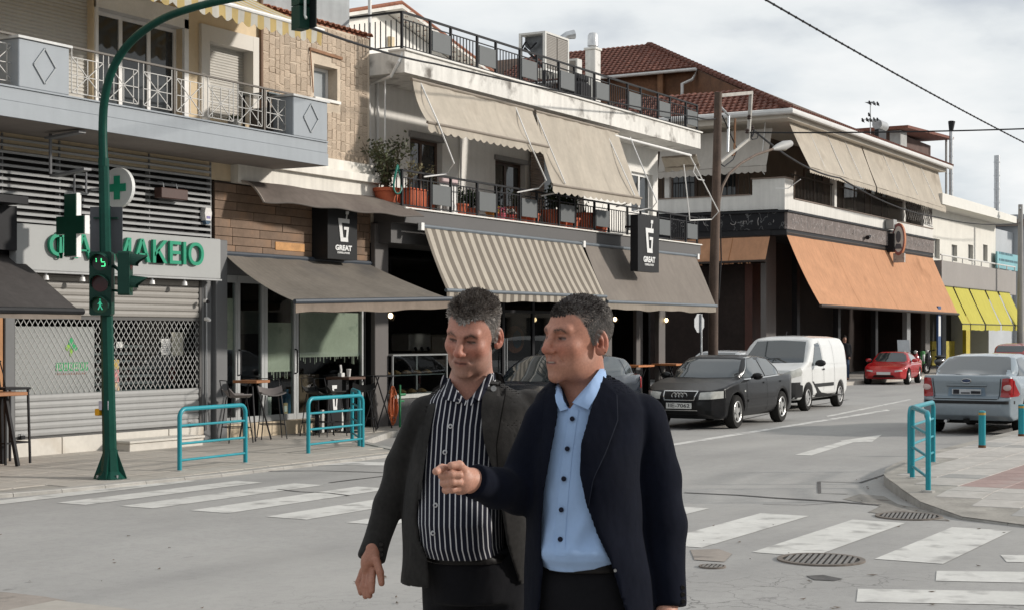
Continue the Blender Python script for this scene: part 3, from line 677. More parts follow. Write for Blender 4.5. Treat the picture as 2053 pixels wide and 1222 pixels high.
def clipseg(xa, za, xb, zb):
 if xa > xb: xa, za, xb, zb = xb, zb, xa, za
 lo, hi = xp0+.03, xp1-.03
 if xb <= lo or xa >= hi: return None
 if xa < lo: za = za+(zb-za)*(lo-xa)/(xb-xa); xa = lo
 if xb > hi: zb = za+(zb-za)*(hi-xa)/(xb-xa); xb = hi
 return xa, za, xb, zb
x = xp0-run
while x < xp1:
 for seg, yo in (((x, zl0, x+run, zl1), 0), ((x, zl1, x+run, zl0), -.009)):
  c = clipseg(*seg)
  if c: b.beam((c[0], YA-.02+yo, c[1]), (c[2], YA-.02+yo, c[3]), .0085, .007, (0, 1, 0))
 x += pitch
o = b.build('lattice', mat('lattice_rod', (.37, .37, .36), .45, .05, 4, metal=.3), shutter); o['kind'] = 'stuff'
b = MB(); xm = XY(203, YA); b.box(xp0, xm, YA+.14, YA+.16, .9, 1.93)
POS = mat('pale_window_panel', (.27, .28, .275), .6, .05, 2); b.build('window_panel', POS, bA)
b = MB(); b.box(xm+.06, xp1, YA+.2, YA+.205, .5, 2.05); b.build('shop_pane', GLASS, bA)
Yp = YA+.132
def leaf(cx, cz, ang, ln, wd, m):
 pts = [(0, 0), (.35*ln, wd), (.75*ln, wd*.75), (ln, 0), (.75*ln, -wd*.75), (.35*ln, -wd)]
 b = MB(); ca, sa = math.cos(ang), math.sin(ang); b.prism([(cx+u*ca-v*sa, Yp, cz+u*sa+v*ca) for u, v in pts], (0, .006, 0)); b.build('leaf_emblem', m, bA)
ec = PY(143, 696, Yp); G1 = mat('print_green', (.02, .30, .10), .6); G2 = mat('print_lime', (.20, .38, .05), .6)
leaf(ec.x, ec.z, R(90), .15, .055, G1); leaf(ec.x+.01, ec.z-.005, R(5), .12, .05, G1); leaf(ec.x-.005, ec.z, R(180), .11, .05, G2); leaf(ec.x, ec.z-.01, R(268), .13, .035, G2)
c0 = PY(112, 726, Yp); c1 = PY(176, 741, Yp)
b = MB(); b.box(c0.x, c1.x, Yp, Yp+.006, c1.z, c0.z); cap = b.build('caption_band', G1, bA)
b = MB()
for k in range(13):
 xx = c0.x+.02+k*(c1.x-c0.x-.04)/12.5; b.box(xx, xx+.018, Yp-.002, Yp, c1.z+.015, c0.z-.015)
b.build('caption_letters', mat('print_pale', (.45, .46, .42), .6), cap)
c2 = PY(112, 746, Yp); b = MB()
for k in range(17):
 xx = c0.x+k*(c1.x-c0.x)/17; b.box(xx, xx+.013, Yp, Yp+.004, c2.z-.035, c2.z-random.uniform(0, .01))
b.build('caption_letters', mat('print_red', (.30, .15, .11), .6), cap)
b = MB()
for k in range(9): b.box(xm+.25, xp1-.25, YA+.55, YA+.75, .7+k*.115, .735+k*.115)
b.build('inner_blind', mat('inner_blind', (.10, .10, .10), .5), bA)
def notice(px0, px1, py0, py1, m, Y=YA+.185):
 b = MB(); b.box(XY(px0, Y), XY(px1, Y), Y-.004, Y, ZY((px0+px1)/2, py1, Y), ZY((px0+px1)/2, py0, Y)); return b.build('notice', m, bA)
PAP = mat('paper', (.62, .62, .60), .8, .04, 3)
n1 = notice(323, 341, 678, 710, PAP); notice(344, 367, 665, 711, mat('paper_cream', (.46, .44, .36), .8, .08, 4)); notice(233, 246, 684, 696, PAP)
notice(227, 238, 720, 739, mat('poster_yellow', (.55, .40, .12), .7, .4, 30)); notice(227, 238, 740, 765, mat('poster_pink', (.50, .22, .22), .7, .5, 25)); notice(228, 239, 766, 782, mat('poster_tan', (.50, .38, .25), .7, .4, 25))
b = MB(); Yn = YA+.18
for k in range(7):
 z = ZY(332, 683+k*3.6, Yn); b.box(XY(325, Yn), XY(339, Yn)-random.uniform(0, .04), Yn-.002, Yn, z, z+.008)
b.build('notice_text', mat('ink', (.08, .09, .12), .8), n1)
x = xp0-.15; k = 0
for px0, px1 in ((14, 116), (117.5, 222), (223.5, 330), (331.5, 401)):
 b = MB(); b.bbox(XY(px0, YA), XY(px1, YA), YA-.08, YA+.2, .08, .36, .006); b.build('plinth_slab', MARB, bA)
s0 = PZ(253, 900, .1); 
t = thing('marble_step', 'low white marble step in front of the pharmacy shutter', 'step', (17.9, 16.4, .1))
b = MB(); xa, xb = XY(253, 16.35), XY(385, 16.5); b.bbox(xa, xb, 16.28, YA-.09, .06, .225, .006); b.build('riser', MARB, t)
b = MB(); b.bbox(xa-.03, xb+.02, 16.25, YA-.085, .228, .262, .006); b.build('tread', MARB, t)
FR = mat('aluminium_shopfront', (.40, .41, .41), .4, .05, 4, metal=.35)
xq = [XY(p, YA) for p in (444, 473, 528, 592, 726)]
b = MB(); b.bbox(xq[0], XA1-.45, YA-.10, YA+.25, .08, .36, .008); b.build('shop_step', mat('beige_step_stone', (.52, .43, .31), .8, .1, 2, .15, 60), bA)
SG = glass('shopfront_glass', (.80, .84, .82), .04)
def panel(x0, x1, fw=.05, handle=None, name='glass_door'):
 b = MB(); z0, z1 = .365, 2.78
 b.box(x0, x0+fw, YA-.03, YA+.04, z0, z1); b.box(x1-fw, x1, YA-.03, YA+.04, z0, z1); b.box(x0+fw, x1-fw, YA-.028, YA+.038, z0, z0+.1); b.box(x0+fw, x1-fw, YA-.028, YA+.038, z1-.12, z1)
 d = b.build(name, FR, bA); p = MB(); p.box(x0+fw*.6, x1-fw*.6, YA-.003, YA+.006, z0+.06, z1-.06); p.build('pane', SG, d)
 if handle is not None:
  h = MB(); hx = x0+fw*.5 if handle < 0 else x1-fw*.5; h.tube([(hx, YA-.03, 1.15), (hx, YA-.075, 1.17), (hx, YA-.075, 1.55), (hx, YA-.03, 1.57)], .014, 6); h.build('handle', BLACK, d)
panel(xq[0], xq[1]-.01, .03, name='shop_window'); panel(xq[1], xq[2]-.004, .075, -1); panel(xq[2]+.004, xq[3], .075, 1); panel(xq[3]+.01, xq[4], .045, name='shop_window')
b = MB(); b.box(xq[0], XA1, YA-.02, YA+.1, 2.785, 3.1); b.build('lintel', COLM, bA)
b = MB(); b.bbox(xq[4]+.01, XA1-.2, YA-.05, YA+.3, .1, 3.1, .01); b.build('shop_column', BLACK, bA)
LIMEW = mat('whitewashed_board', (.50, .50, .42), .7, .10, 2.5, 0, dirt=((.27, .29, .25), .6, .72, 3))
def board(px0, px1, py0, py1, Y=YA+.03, drips=True, m=LIMEW):
 x0, x1 = XY(px0, Y), XY(px1, Y); z1, z0 = ZY((px0+px1)/2, py0, Y), ZY((px0+px1)/2, py1, Y)
 b = MB(); b.box(x0, x1, Y, Y+.012, z0, z1)
 if drips:
  x = x0+.02
  while x < x1-.03:
   w = random.uniform(.008, .02); b.box(x, x+w, Y, Y+.006, z0-random.uniform(.03, .14), z0); x += random.uniform(.03, .16)
 return b.build('window_paint', m, bA)
board(444, 470, 598, 700, drips=False); board(533, 584, 646, 744); board(601, 722, 626, 714)
b = MB(); b.box(XY(484, YA+.9), XY(522, YA+.9), YA+.9, YA+.95, ZY(500, 668, YA+.9), ZY(500, 622, YA+.9)); b.build('inner_board', mat('grey_inner_board', (.16, .17, .165), .7), bA)
b = MB(); b.box(XY(492, YA+1), XY(512, YA+1), YA+1, YA+1.06, ZY(500, 647, YA+1), ZY(500, 644, YA+1)); b.build('strip_lamp', mat('strip_lamp', (.8, .7, .5), .5, 0, emit=(1, .8, .5, 1.2)), bA)
b = MB(); b.box(XY(600, YA+.8), XY(640, YA+.8), YA+.8, YA+1.2, .4, 1.1); b.build('inner_counter', mat('dark_wood', (.12, .07, .045), .6, .2, 5), bA)
t = thing('water_bottle', 'large blue water bottle standing behind the coffee shop door', 'bottle', (XY(574, YA+.35), YA+.35, .37))
b = MB(); b.lathe((0, 0, 0), [(.125, 0), (.135, .03), (.125, .1), (.135, .2), (.13, .33), (.06, .42), (.035, .44), (.035, .5)], 16); b.build('bottle_body', mat('blue_bottle', (.08, .2, .34), .15, .1, 4), t, local=True, smooth=True)
for px, n in ((539, 0), (548, 1)):
 t = thing('paper_notice', ('white sheet standing at the foot of the glass door', 'brown framed card at the foot of the glass door')[n], 'notice', (XY(px if n == 0 else 572, YA+.03), YA+.03, .45))
 b = MB(); b.box(-.06, .06, -.006, .006, 0, (.32, .2)[n]); b.build('card', (PAP, mat('brown_card', (.35, .26, .15), .7))[n], t, local=True)
 b = MB(); b.box(-.04, .04, -.008, -.006, .05, (.27, .15)[n]); b.build('print', (mat('faint_print', (.5, .5, .49), .8), PAP)[n], t, local=True)
PLANK = mat('brown_wood_plank', (.175, .118, .082), .7, .20, 2.2, .2, 50, rnd=.07, spec=.25, dirt=((.24, .15, .095), .52, .7, 1.6))
b = MB(); xk0 = XY(425, YA); b.box(xk0, XA1-.02, YA-.03, YA+.2, 3.1, 4.28); clad = b.build('timber_cladding', mat('clad_back', (.06, .04, .03), .9), bA)
pm = []
for ln in (.7, 1.0, 1.35):
 q = MB(); q.bbox(0, ln-.006, -.025, 0, 0, .134, .004); me = q.mesh('plank'); me.materials.append(PLANK); pm.append((ln, me))
for r in range(8):
 x = xk0+.005
 first_ = True
 while x < XA1-.04:
  ln, me = random.choice(pm); o = link('plank', me, clad); e = min(ln, XA1-.03-x)
  if first_: e = random.uniform(.3, ln); first_ = False; e = min(e, ln)
  o.location = (x-18, -.032+random.uniform(-.003, .003), 3.125+r*.142-.1); o.scale = (e/ln, 1, 1); x += e+.004
b = MB(); b.box(XY(552, YA-.06), XY(610, YA-.06), YA-.067, YA-.06, ZY(580, 503, YA-.06), ZY(580, 487, YA-.06)); b.build('bare_patch', mat('torn_orange_patch', (.50, .26, .10), .7, .2, 8), bA)
b = MB(); b.box(XY(742, YA-.05), XY(747, YA-.05), YA-.07, YA-.02, 3.1, 4.3); b.build('edge_trim', mat('pale_trim', (.5, .44, .36), .7), bA)

SIGNG = mat('sign_board_grey', (.325, .33, .325), .5, .03, 1.5)
LET = mat('sign_letter_green', (.008, .25, .14), .35, .05, 4)
LETS = LET
Ys = 16.5; sx0, sx1 = XY(33, Ys), XY(443, Ys)
t = thing('pharmacy_sign', 'long grey fascia sign with raised green letters ΦΑΡΜΑΚΕΙΟ', 'sign', ((sx0+sx1)/2, Ys, 2.7))
b = MB(); b.bbox(sx0, sx1, Ys, YA-.15, 2.69, 3.325, .012); b.build('board', SIGNG, t)
b = MB(); b.box(sx0-.01, sx1+.01, Ys-.012, YA-.145, 2.665, 2.689); b.build('lower_trim', mat('sign_trim', (.33, .335, .335), .5), t)
lx0, lx1 = XY(93, Ys), XY(403, Ys); me = text_mesh('ΦΑΡΜΑΚΕΙΟ', .46, .035, .014); wv = [v.co.x for v in me.vertices]; wid = max(wv)-min(wv); hv = [v.co.y for v in me.vertices]
bpy.data.meshes.remove(me)
lets = 'ΦΑΡΜΑΚΕΙΟ'; adv = 0; sc_ = (lx1-lx0)/wid
pos = []; x = 0
for ch in lets:
 me = text_mesh(ch, .46, .022, .006, 'LEFT'); vx = [v.co.x for v in me.vertices]; pos.append((x-min(vx), me)); x += max(vx)-min(vx)+.045
sc_ = (lx1-lx0)/(x-.045)
for (px_, me), ch in zip(pos, lets):
 M4 = Matrix(((sc_, 0, 0, lx0+px_*sc_), (0, 0, -1, Ys-.04), (0, 1, 0, 3.03), (0, 0, 0, 1))); me.transform(Matrix.Translation(-OFF[t.name])@M4); link('letter', me, t, LETS)
for px in (92, 165, 305, 370):
 t2 = thing('sign_lamp', {92: 'leftmost', 165: 'second from the left', 305: 'third from the left', 370: 'rightmost'}[px]+' of the small white downlights under the pharmacy sign', 'lamp', (XY(px, 16.55), 16.55, 2.57), 'downlights under the pharmacy sign')
 b = MB(); b.tube([(0, 0, .095), (0, 0, .06)], .02, 8); b.build('stem', STEEL, t2, local=True); b = MB(); b.tube([(0, 0, .06), (0, 0, 0)], [.035, .045], 10); b.build('lamp_head', WPAINT, t2, local=True, smooth=True)
Xc = 15.49; y0, y1 = 15.6, 16.14; z0, z1 = 2.86, 3.73; yc, zc = (y0+y1)/2, (z0+z1)/2; w = (y1-y0)/2; a = w*.42; h = (z1-z0)/2
GCR = mat('cross_face_green', (.008, .055, .032), .3, .15, 3); 
t = thing('pharmacy_cross_sign', 'large dark green cross box sign projecting from the pharmacy wall', 'sign', (Xc, yc, z0))
cr = [(-a, -h), (a, -h), (a, -a*1.1), (w, -a*1.1), (w, a*1.1), (a, a*1.1), (a, h), (-a, h), (-a, a*1.1), (-w, a*1.1), (-w, -a*1.1), (-a, -a*1.1)]
b = MB(); b.prism([(Xc+.0, yc+u, zc+v) for u, v in cr], (.085, 0, 0)); b.build('cross_box', WPAINT, t)
b = MB(); b.prism([(Xc-.012, yc+u*.96, zc+v*.97) for u, v in cr], (.010, 0, 0)); b.build('cross_face', GCR, t)
b = MB(); top = PX(178, 255, Xc); b.tube([(Xc+.05, 15.85, z1), (Xc+.05, 15.85, z1+.28)], .014, 6); b.tube([(Xc+.12, 15.7, z1), (Xc+.12, 15.7, z1+.28)], .014, 6); b.beam((Xc-.05, 15.5, z1+.3), (Xc+.1, 16.3, z1+.26), .12, .03)
b.tube([(Xc-.0, 16.25, z1+.28), (Xc-.0, 16.25, 4.56)], .022, 6); b.beam((Xc-.05, 15.6, 4.54), (Xc, 16.3, 4.5), .12, .03); b.build('bracket', mat('bracket_grey', (.17, .17, .175), .5), t)
Xd = 16.72; cD = PX(238, 377, Xd); rd = .29
t = thing('round_pharmacy_sign', 'round white sign with green cross above the traffic light pole', 'sign', tuple(cD))
b = MB(); b.tube([(-.03, 0, 0), (.03, 0, 0)], rd, 32); b.build('disc', mat('white_disc', (.60, .61, .60), .5, .03, 3), t, local=True)
b = MB()
for u, v in ((.055, .17), (.17, .055)): b.box(-.045 if u < v else -.044, -.0305, -u, u, -v, v)
b.build('cross', LET, t, local=True)
b = MB(); b.beam((0, rd-.02, 0), (0, YA-cD.y-.02, 0), .04, .04); b.build('arm', STEEL, t, local=True)
c = PY(342, 390, YA-.2)
t = thing('wall_heater', 'brown box lamp fixed to the louvred pharmacy wall', 'lamp', tuple(c))
b = MB(); b.bbox(-.30, .30, -.09, .06, -.075, .085, .01); b.build('housing', mat('brown_lamp_box', (.06, .028, .022), .5), t, local=True)
b = MB()
for x in (-.15, .15): b.tube([(x, 0, .085), (x, .02, .17), (x, .12, .19)], .012, 6)
b.build('hook', STEEL, t, local=True)
c = PY(414, 430, YA-.12)
t = thing('alarm_box', 'white hexagonal alarm box on the pharmacy wall edge', 'alarm', tuple(c))
b = MB(); b.prism([(x, -.04, z) for x, z in ((-.06, .1), (.06, .1), (.085, .02), (.06, -.1), (-.06, -.1), (-.085, .02))], (0, .1, 0)); b.build('cover', mat('alarm_white', (.62, .6, .58), .4), t, local=True)
b = MB(); b.prism([(x, -.03, z) for x, z in ((-.06, -.1), (.06, -.1), (.03, -.16), (-.03, -.16))], (0, .08, 0)); b.build('beacon', mat('alarm_blue', (.05, .09, .14), .3), t, local=True)
b = MB(); b.box(-.045, .045, -.044, -.0405, -.07, -.03); b.build('label', mat('label_purple', (.16, .14, .3), .6), t, local=True)
for px, py, lab in ((415, 604, 'small white dome camera on the grey shop column'), (417, 640, 'white wall camera low on the grey shop column')):
 c = PY(px, py, YA-.2); t = thing('security_camera', lab, 'camera', tuple(c)); b = MB(); b.tube([(0, 0, .01), (0, .06, .01)], .03, 10); b.build('mount', WPAINT, t, local=True)
 b = MB(); b.tube([(0, -.04, -.01), (.01, .0, 0)], [.022, .034], 10); b.build('lens', BLACK, t, local=True) if py < 620 else b.build('barrel', WPAINT, t, local=True)
def g_sign(label, origin, ux, un, w, h, th, boxm):
 """origin = lower left corner of the face; ux along the face, un out of the face"""
 t = thing('coffee_shop_sign', label, 'sign', tuple(origin)); ux = Vector(ux).normalized(); un = Vector(un).normalized(); uz = Vector((0, 0, 1))
 def P(u, v, d=0): return ux*u+uz*v+un*d
 b = MB(); q = [P(0, 0), P(w, 0), P(w, h), P(0, h)]; b.prism(q, -un*th); b.build('box', boxm, t, local=True)
 WL = mat('sign_white', (.66, .66, .65), .5, .02)
 def poly(pts, name='cup_emblem'):
  b = MB(); b.prism([P(u*w, v*h, .004) for u, v in pts], un*.008); return b.build(name, WL, t, local=True)
 poly([(.34, .78), (.72, .78), (.715, .70), (.355, .70)]); poly([(.355, .699), (.455, .699), (.505, .42), (.405, .42)]); poly([(.4055, .419), (.665, .419), (.675, .34), (.42, .34)])
 poly([(.60, .42), (.665, .42), (.69, .57), (.62, .57)]); poly([(.53, .571), (.69, .571), (.70, .625), (.53, .625)])
 poly([(.60, .781), (.635, .781), (.655, .87), (.62, .87)]); poly([(.59, .871), (.69, .871), (.70, .93), (.60, .93)])
 for body, size, v, bold in (('GREAT', h*.135, .215, .006*h), ('COFFEE & FOOD', h*.048, .125, .0015*h)):
  me = text_mesh(body, size, .004, bold); vx = [q.co.x for q in me.vertices]; s_ = w*(.56 if size > h*.1 else .42)/(max(vx)-min(vx))
  o_ = P(w*.52, h*v, .006); M4 = Matrix(((ux.x*s_, 0, un.x, o_.x), (ux.y*s_, 0, un.y, o_.y), (ux.z*s_, 1, un.z, o_.z), (0, 0, 0, 1))); me.transform(M4); link('lettering', me, t, WL)
 return t
SBLK = mat('sign_black', (.018, .018, .019), .45, .08, 2)
gx0, gx1 = XY(657, 16.4), XY(716, 16.4)
g_sign('black coffee sign with white cup G fixed flat on the timber cladding', (gx0, 16.4, 3.13), (1, 0, 0), (0, -1, 0), gx1-gx0, 4.05-3.13, .34, SBLK)
BRC = fabric('brown_weathered_canvas', (.155, .13, .115), var=.16, dirt=((.20, .175, .15), .5, .75, 1.2), trans=.1)
t = thing('awning', 'old brown curved canvas canopy above the timber cladding and G sign', 'awning', (22, 16.5, 4.3))
rows = []
for j in range(9):
 v = j/8; row = []
 for i in range(31):
  u = i/30; tl = Vector((20.0, 16.74, 4.32)); tr = Vector((23.9, 16.74, 4.36)); bl = Vector((20.0, 16.18, 3.92)); br = Vector((24.05, 15.75, 3.93))
  p = tl.lerp(tr, u).lerp(bl.lerp(br, u), v); bul = .16*math.sin(math.pi*v*.9)*(1-.5*u); p += Vector((0, -.05, 1))*bul*(.8+.2*math.sin(u*7)); p.z += .015*math.sin(u*23+v*4)*v; row.append(p)
 rows.append(row)
b = MB(); b.grid(rows, (0, 0, .012)); b.build('canopy', BRC, t, smooth=True)
b = MB(); b.tube([r[0] for r in rows], .018, 6); b.build('rib', mat('pale_rib', (.35, .30, .26), .7), t, smooth=True)
b = MB(); b.tube(rows[-1], .014, 6); b.build('hem_bar', mat('rib_dark', (.1, .085, .075), .7), t, smooth=True)
GCAN = fabric('grey_brown_striped_canvas', (.185, .168, .145), (.11, .5, (.20, .175, .15)), var=.12, dirt=((.11, .105, .10), .52, .74, .9), trans=.1, streak=.05)
DBAR = mat('dark_blue_bar', (.045, .055, .07), .4, .1, 3)
awning('wide grey brown awning sloping over the coffee shop tables', (19.66, 16.72, 3.10), (23.72, 16.72, 3.10), (19.66, 15.27, 2.33), (23.62, 14.87, 2.45), GCAN, DBAR, .17, 0, .06, valm=fabric('tan_valance', (.27, .22, .18), var=.15, trans=.2), barr=.04)
BLC = fabric('black_canvas', (.07, .064, .062), var=.14, trans=.05)
awning('black canopy of the bar at the far left edge', (11, 16.74, 2.92), (15.30, 16.74, 2.92), (11, 15.4, 2.12), (15.22, 15.4, 2.12), BLC, BLACK, .10, 0, .02, barr=.045, valm=fabric('faded_valance', (.26, .22, .19), var=.15))
bN = building('bar_building', 'dark fronted bar with orange panel left of the pharmacy', (13, YA, .1))
b = MB(); b.box(9.5, XY(34, YA-.3), YA-.3, YA-.04, 2.95, 3.55); b.build('dark_fascia', BLACK, bN); b = MB(); b.box(9.5, XY(57, YA-.6), YA-.6, YA-.04, 3.56, 3.66); b.build('flat_canopy', BLACK, bN)
b = MB(); b.box(9.5, XY(3, YA), YA-.03, YA+.1, .1, 2.9); b.build('front_panel', mat('orange_wood_panel', (.36, .17, .07), .6, .15, 2), bN)
# ================================================================== BUILDING B: balcony house above the second coffee shop
YBW = 17.2; YBF = 16.04; XB2 = 23.86; XB3 = 37.4
bB = building('apartment_building', 'white balcony building with cream awnings, black railings and coffee shop below', (30, YBW, .1))
OLDW = mat('stained_white_concrete', (.68, .66, .62), .9, .08, 1.4, .2, 60, dirt=((.15, .135, .12), .55, .74, 2.8), streak=.14)
zt0, zt1 = 6.60, 7.0
b = MB()
d1 = (XY(822, YBW), XY(887, YBW), 4.2, ZY(850, 268, YBW)); d2 = (XY(993, YBW), XY(1040, YBW)+.3, 4.2, ZY(1000, 312, YBW)); d3 = (XY(1266, YBW), XY(1309, YBW), ZY(1290, 432, YBW), ZY(1290, 348, YBW)); d4 = (31.0, 33.2, 4.2, 6.3)
wall_holes(b, XB2, XB3, 4.1, 6.62, YBW, YBW+.3, [d1, d2, d3, d4]); b.box(XB2+.02, XB3-.01, YBW+.6, YBW+6, 4.15, 6.6); b.box(XB3-.3, XB3-.004, YBW+.31, YBW+6, 4.1, 6.6); b.build('upper_wall', WHITE, bB)
b = MB(); b.box(XB2, XB3+.1, YBF, YBW+6, zt0, zt1); b.build('roof_slab', OLDW, bB)
b = MB(); b.box(XB2-.02, XB3+.14, YBF-.05, YBF+.35, zt1+.002, zt1+.035); b.box(XB2-.02, XB3+.12, YBF-.04, YBW+.4, 4.112, 4.14); b.build('white_coping', mat('marble_coping', (.66, .64, .60), .6, .06, 2), bB)
BAND = mat('dark_grey_band', (.09, .086, .085), .6, .05, 1.2, .05, 60)
b = MB(); b.box(XB2, XB3+.1, YBF, YBW+.1, 3.86, 4.11); b.box(XB2+.0, XB3-.02, YBF+.3, YBW+.2, 3.5, 3.858); b.build('balcony_band', BAND, bB)
BRF = mat('brown_frame', (.10, .062, .045), .5, .1, 5)
window(bB, d1[0], d1[1], 4.2, d1[3]-.12, YBW+.16, BRF, .07, 1, name='balcony_door'); window(bB, d2[0], d2[1], 4.2, d2[3]-.1, YBW+.16, BRF, .07, 1, name='balcony_door')
window(bB, d3[0], d3[1], d3[2], d3[3], YBW+.12, WPAINT, .08, 1); window(bB, d4[0], d4[1], 4.2, 6.3, YBW+.16, WPAINT, .07, 1, name='balcony_door')
b = MB(); b.box(d1[0]-.05, d1[1]+.05, YBW-.05, YBW+.1, d1[3]-.12, d1[3]); b.build('shutter_box', mat('grey_box', (.25, .24, .23), .6), bB); b = MB(); b.box(d2[0]-.05, d2[1]+.05, YBW-.05, YBW+.1, d2[3]-.1, d2[3]); b.build('shutter_box', mat('grey_box', (.25, .24, .23), .6), bB)
roller(bB, d2[1]+.12, d2[1]+.75, 4.2, 6.1, YBW-.06, mat('brown_folded_shutter', (.20, .14, .10), .6, .1), .06, name='folded_shutter')
b = MB(); b.tube([(24.6, YBW-.05, 4.2), (24.6, YBW-.05, 6.6)], .03); b.tube([(27.6, YBW-.04, 4.2), (27.6, YBW-.04, 6.6)], .025); b.build('downpipe', WPAINT, bB)
b = MB(); q = [PY(741, 125, YBF+.5), PY(737, 150, YBF+.5), PY(740, 168, YBF+.5), PY(760, 175, YBW-.05)]; b.tube([(XB2+.03, YBF+.05, 6.98), (XB2-.04, YBF+.1, 6.8), (XB2, YBF+.3, 6.55), (XB2+.4, YBW-.08, 6.5), (XB2+.5, YBW-.06, 4.2)], .03); b.build('drain_pipe', WPAINT, bB)
PGREY = mat('grey_railing_panel', (.095, .102, .104), .5, .05, 3)
bar_me = {}
def railing(z0, name_):
 Yr = YBF+.08; zr = z0+.68; xs = [25.2+1.7*k for k in range(8)]
 b = MB(); b.beam((XB2+.03, Yr, zr), (XB3+.08, Yr, zr), .05, .035); b.beam((XB2+.03, Yr, zr), (XB2+.03, YBW+.2, zr), .05, .035)
 b.build('handrail', BLACK, bB)
 b = MB(); b.beam((XB2+.03, Yr, zr-.13), (XB3+.08, Yr, zr-.13), .02, .02); b.beam((XB2+.03, Yr, z0+.05), (XB3+.08, Yr, z0+.05), .02, .02); b.beam((XB2+.03, Yr, z0+.05), (XB2+.03, YBW+.2, z0+.05), .02, .02); b.build('rail', BLACK, bB)
 if 'b' not in bar_me:
  q = MB(); q.box(-.008, .008, -.008, .008, .05, .55); bar_me['b'] = q.mesh('railing_bar'); bar_me['b'].materials.append(BLACK)
  q = MB(); q.box(-.022, .022, -.022, .022, 0, .68); bar_me['p'] = q.mesh('railing_post'); bar_me['p'].materials.append(BLACK)
  q = MB(); q.bbox(-.32, .32, -.012, .012, .12, .50, .006); bar_me['g'] = q.mesh('railing_panel'); bar_me['g'].materials.append(PGREY)
 x = XB2+.16
 while x < XB3+.05:
  if all(abs(x-c) > .34 for c in xs): o = link('railing_bar', bar_me['b'], bB); o.location = (x-30, Yr-YBW, z0-.1)
  x += .118
 y = Yr+.12
 while y < YBW+.15: o = link('railing_bar', bar_me['b'], bB); o.location = (XB2+.03-30, y-YBW, z0-.1); y += .118
 for c in xs:
  o = link('railing_panel', bar_me['g'], bB); o.location = (c-30, Yr-YBW-.02, z0-.1)
  for d in (-.36, .36): 
   o = link('railing_post', bar_me['p'], bB); o.location = (c+d-30, Yr-YBW, z0-.1)
 o = link('railing_post', bar_me['p'], bB); o.location = (XB2+.03-30, Yr-YBW, z0-.1)
railing(4.14, 'lower'); railing(7.035, 'upper')
CRM = fabric('cream_canvas', (.53, .475, .40), var=.07, dirt=((.38, .33, .27), .55, .76, 1.1), streak=.07, trans=.22)
ROLL = mat('brown_roller', (.22, .185, .15), .6, .1, 3)
ay = 15.72
def arm(pts, ys=None):
 return [PY(px, py, Y) for (px, py), Y in zip(pts, ys)]
awning('left cream awning with scalloped edge under the white roof slab', (24.05, 16.0, 6.47), (28.55, 16.0, 6.47), (24.05, 15.65, 5.68), (28.55, 15.62, 5.70), CRM, ROLL, .17, .055, .05, barr=.028, seams=2, wob=.006,
       arms=[arm([(843, 167), (878, 246), (910, 328), (896, 349), (850, 355)], (16.0, 15.60, 15.65, 15.9, 16.1)), arm([(1033, 215), (1063, 290), (1095, 362), (1080, 378), (1037, 386)], (16.0, 15.58, 15.65, 15.9, 16.1)), [(24.05, YBW-.6, 6.58), (24.02, YBW-.6, 4.2)]], group='cream awnings of the balcony building')
awning('middle cream awning hanging lowest over the balcony plants', (28.72, 16.0, 6.46), (32.6, 16.0, 6.46), (28.72, 15.60, 4.93), (32.6, 15.42, 4.93), CRM, ROLL, .17, .055, .05, barr=.028, seams=2, wob=.006,
       arms=[arm([(1075, 230), (1133, 368), (1119, 386), (1085, 393)], (16.0, 15.55, 15.9, 16.1)), arm([(1216, 268), (1272, 392), (1260, 408), (1235, 415)], (16.0, 15.38, 15.8, 16.1)), arm([(1263, 275), (1317, 405), (1308, 417), (1270, 424)], (16.0, 15.4, 15.8, 16.1))], group='cream awnings of the balcony building')
awning('small rolled cream awning at the right end of the roof slab', (37.5, 16.15, 6.42), (37.52, 17.15, 6.42), (37.72, 16.15, 6.20), (37.74, 17.15, 6.20), CRM, ROLL, .12, .05, .02, barr=.028,
       arms=[arm([(1381, 308), (1441, 425), (1427, 440), (1383, 442)], (16.0, 15.75, 16.0, 16.1)), arm([(1371, 330), (1383, 442)], (16.1, 16.1)), arm([(1394, 330), (1390, 345), (1400, 360), (1412, 362)], (16.1, 16.1, 16.1, 16.0))], group='cream awnings of the balcony building')
b = MB(); b.tube([PY(1232, 272, 16.0), PY(1385, 312, 16.0)], .03); b.build('awning_tube', WPAINT, bB)
ZB = 3.5
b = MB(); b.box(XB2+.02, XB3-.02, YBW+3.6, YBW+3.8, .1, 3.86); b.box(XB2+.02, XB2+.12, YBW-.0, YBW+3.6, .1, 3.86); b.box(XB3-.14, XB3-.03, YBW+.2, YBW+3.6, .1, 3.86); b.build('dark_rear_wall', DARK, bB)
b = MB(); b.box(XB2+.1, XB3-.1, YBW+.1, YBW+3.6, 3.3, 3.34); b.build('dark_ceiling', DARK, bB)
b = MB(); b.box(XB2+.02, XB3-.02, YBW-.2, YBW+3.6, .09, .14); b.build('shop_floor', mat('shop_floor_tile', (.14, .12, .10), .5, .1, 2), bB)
def column(px0, px1, Y=YBW-.5, z1=3.86, m=TAUPE, d=.5, name='shop_column'):
 b = MB(); b.bbox(XY(px0, Y), XY(px1, Y), Y, Y+d, .1, z1, .01); return b.build(name, m, bB)
column(752, 779, 16.62, d=.1); column(1210, 1227, d=.12); column(1276, 1289, YBW-.1, d=.1); column(1321, 1334, d=.12)
b = MB(); b.box(XY(735, 17.0), XY(745, 16.7), 16.72, 17.0, .1, 3.5); b.build('dark_jamb', BLACK, bB)
xg = [XY(p, YBW) for p in (905, 975, 1010, 1070, 1120, 1200)]
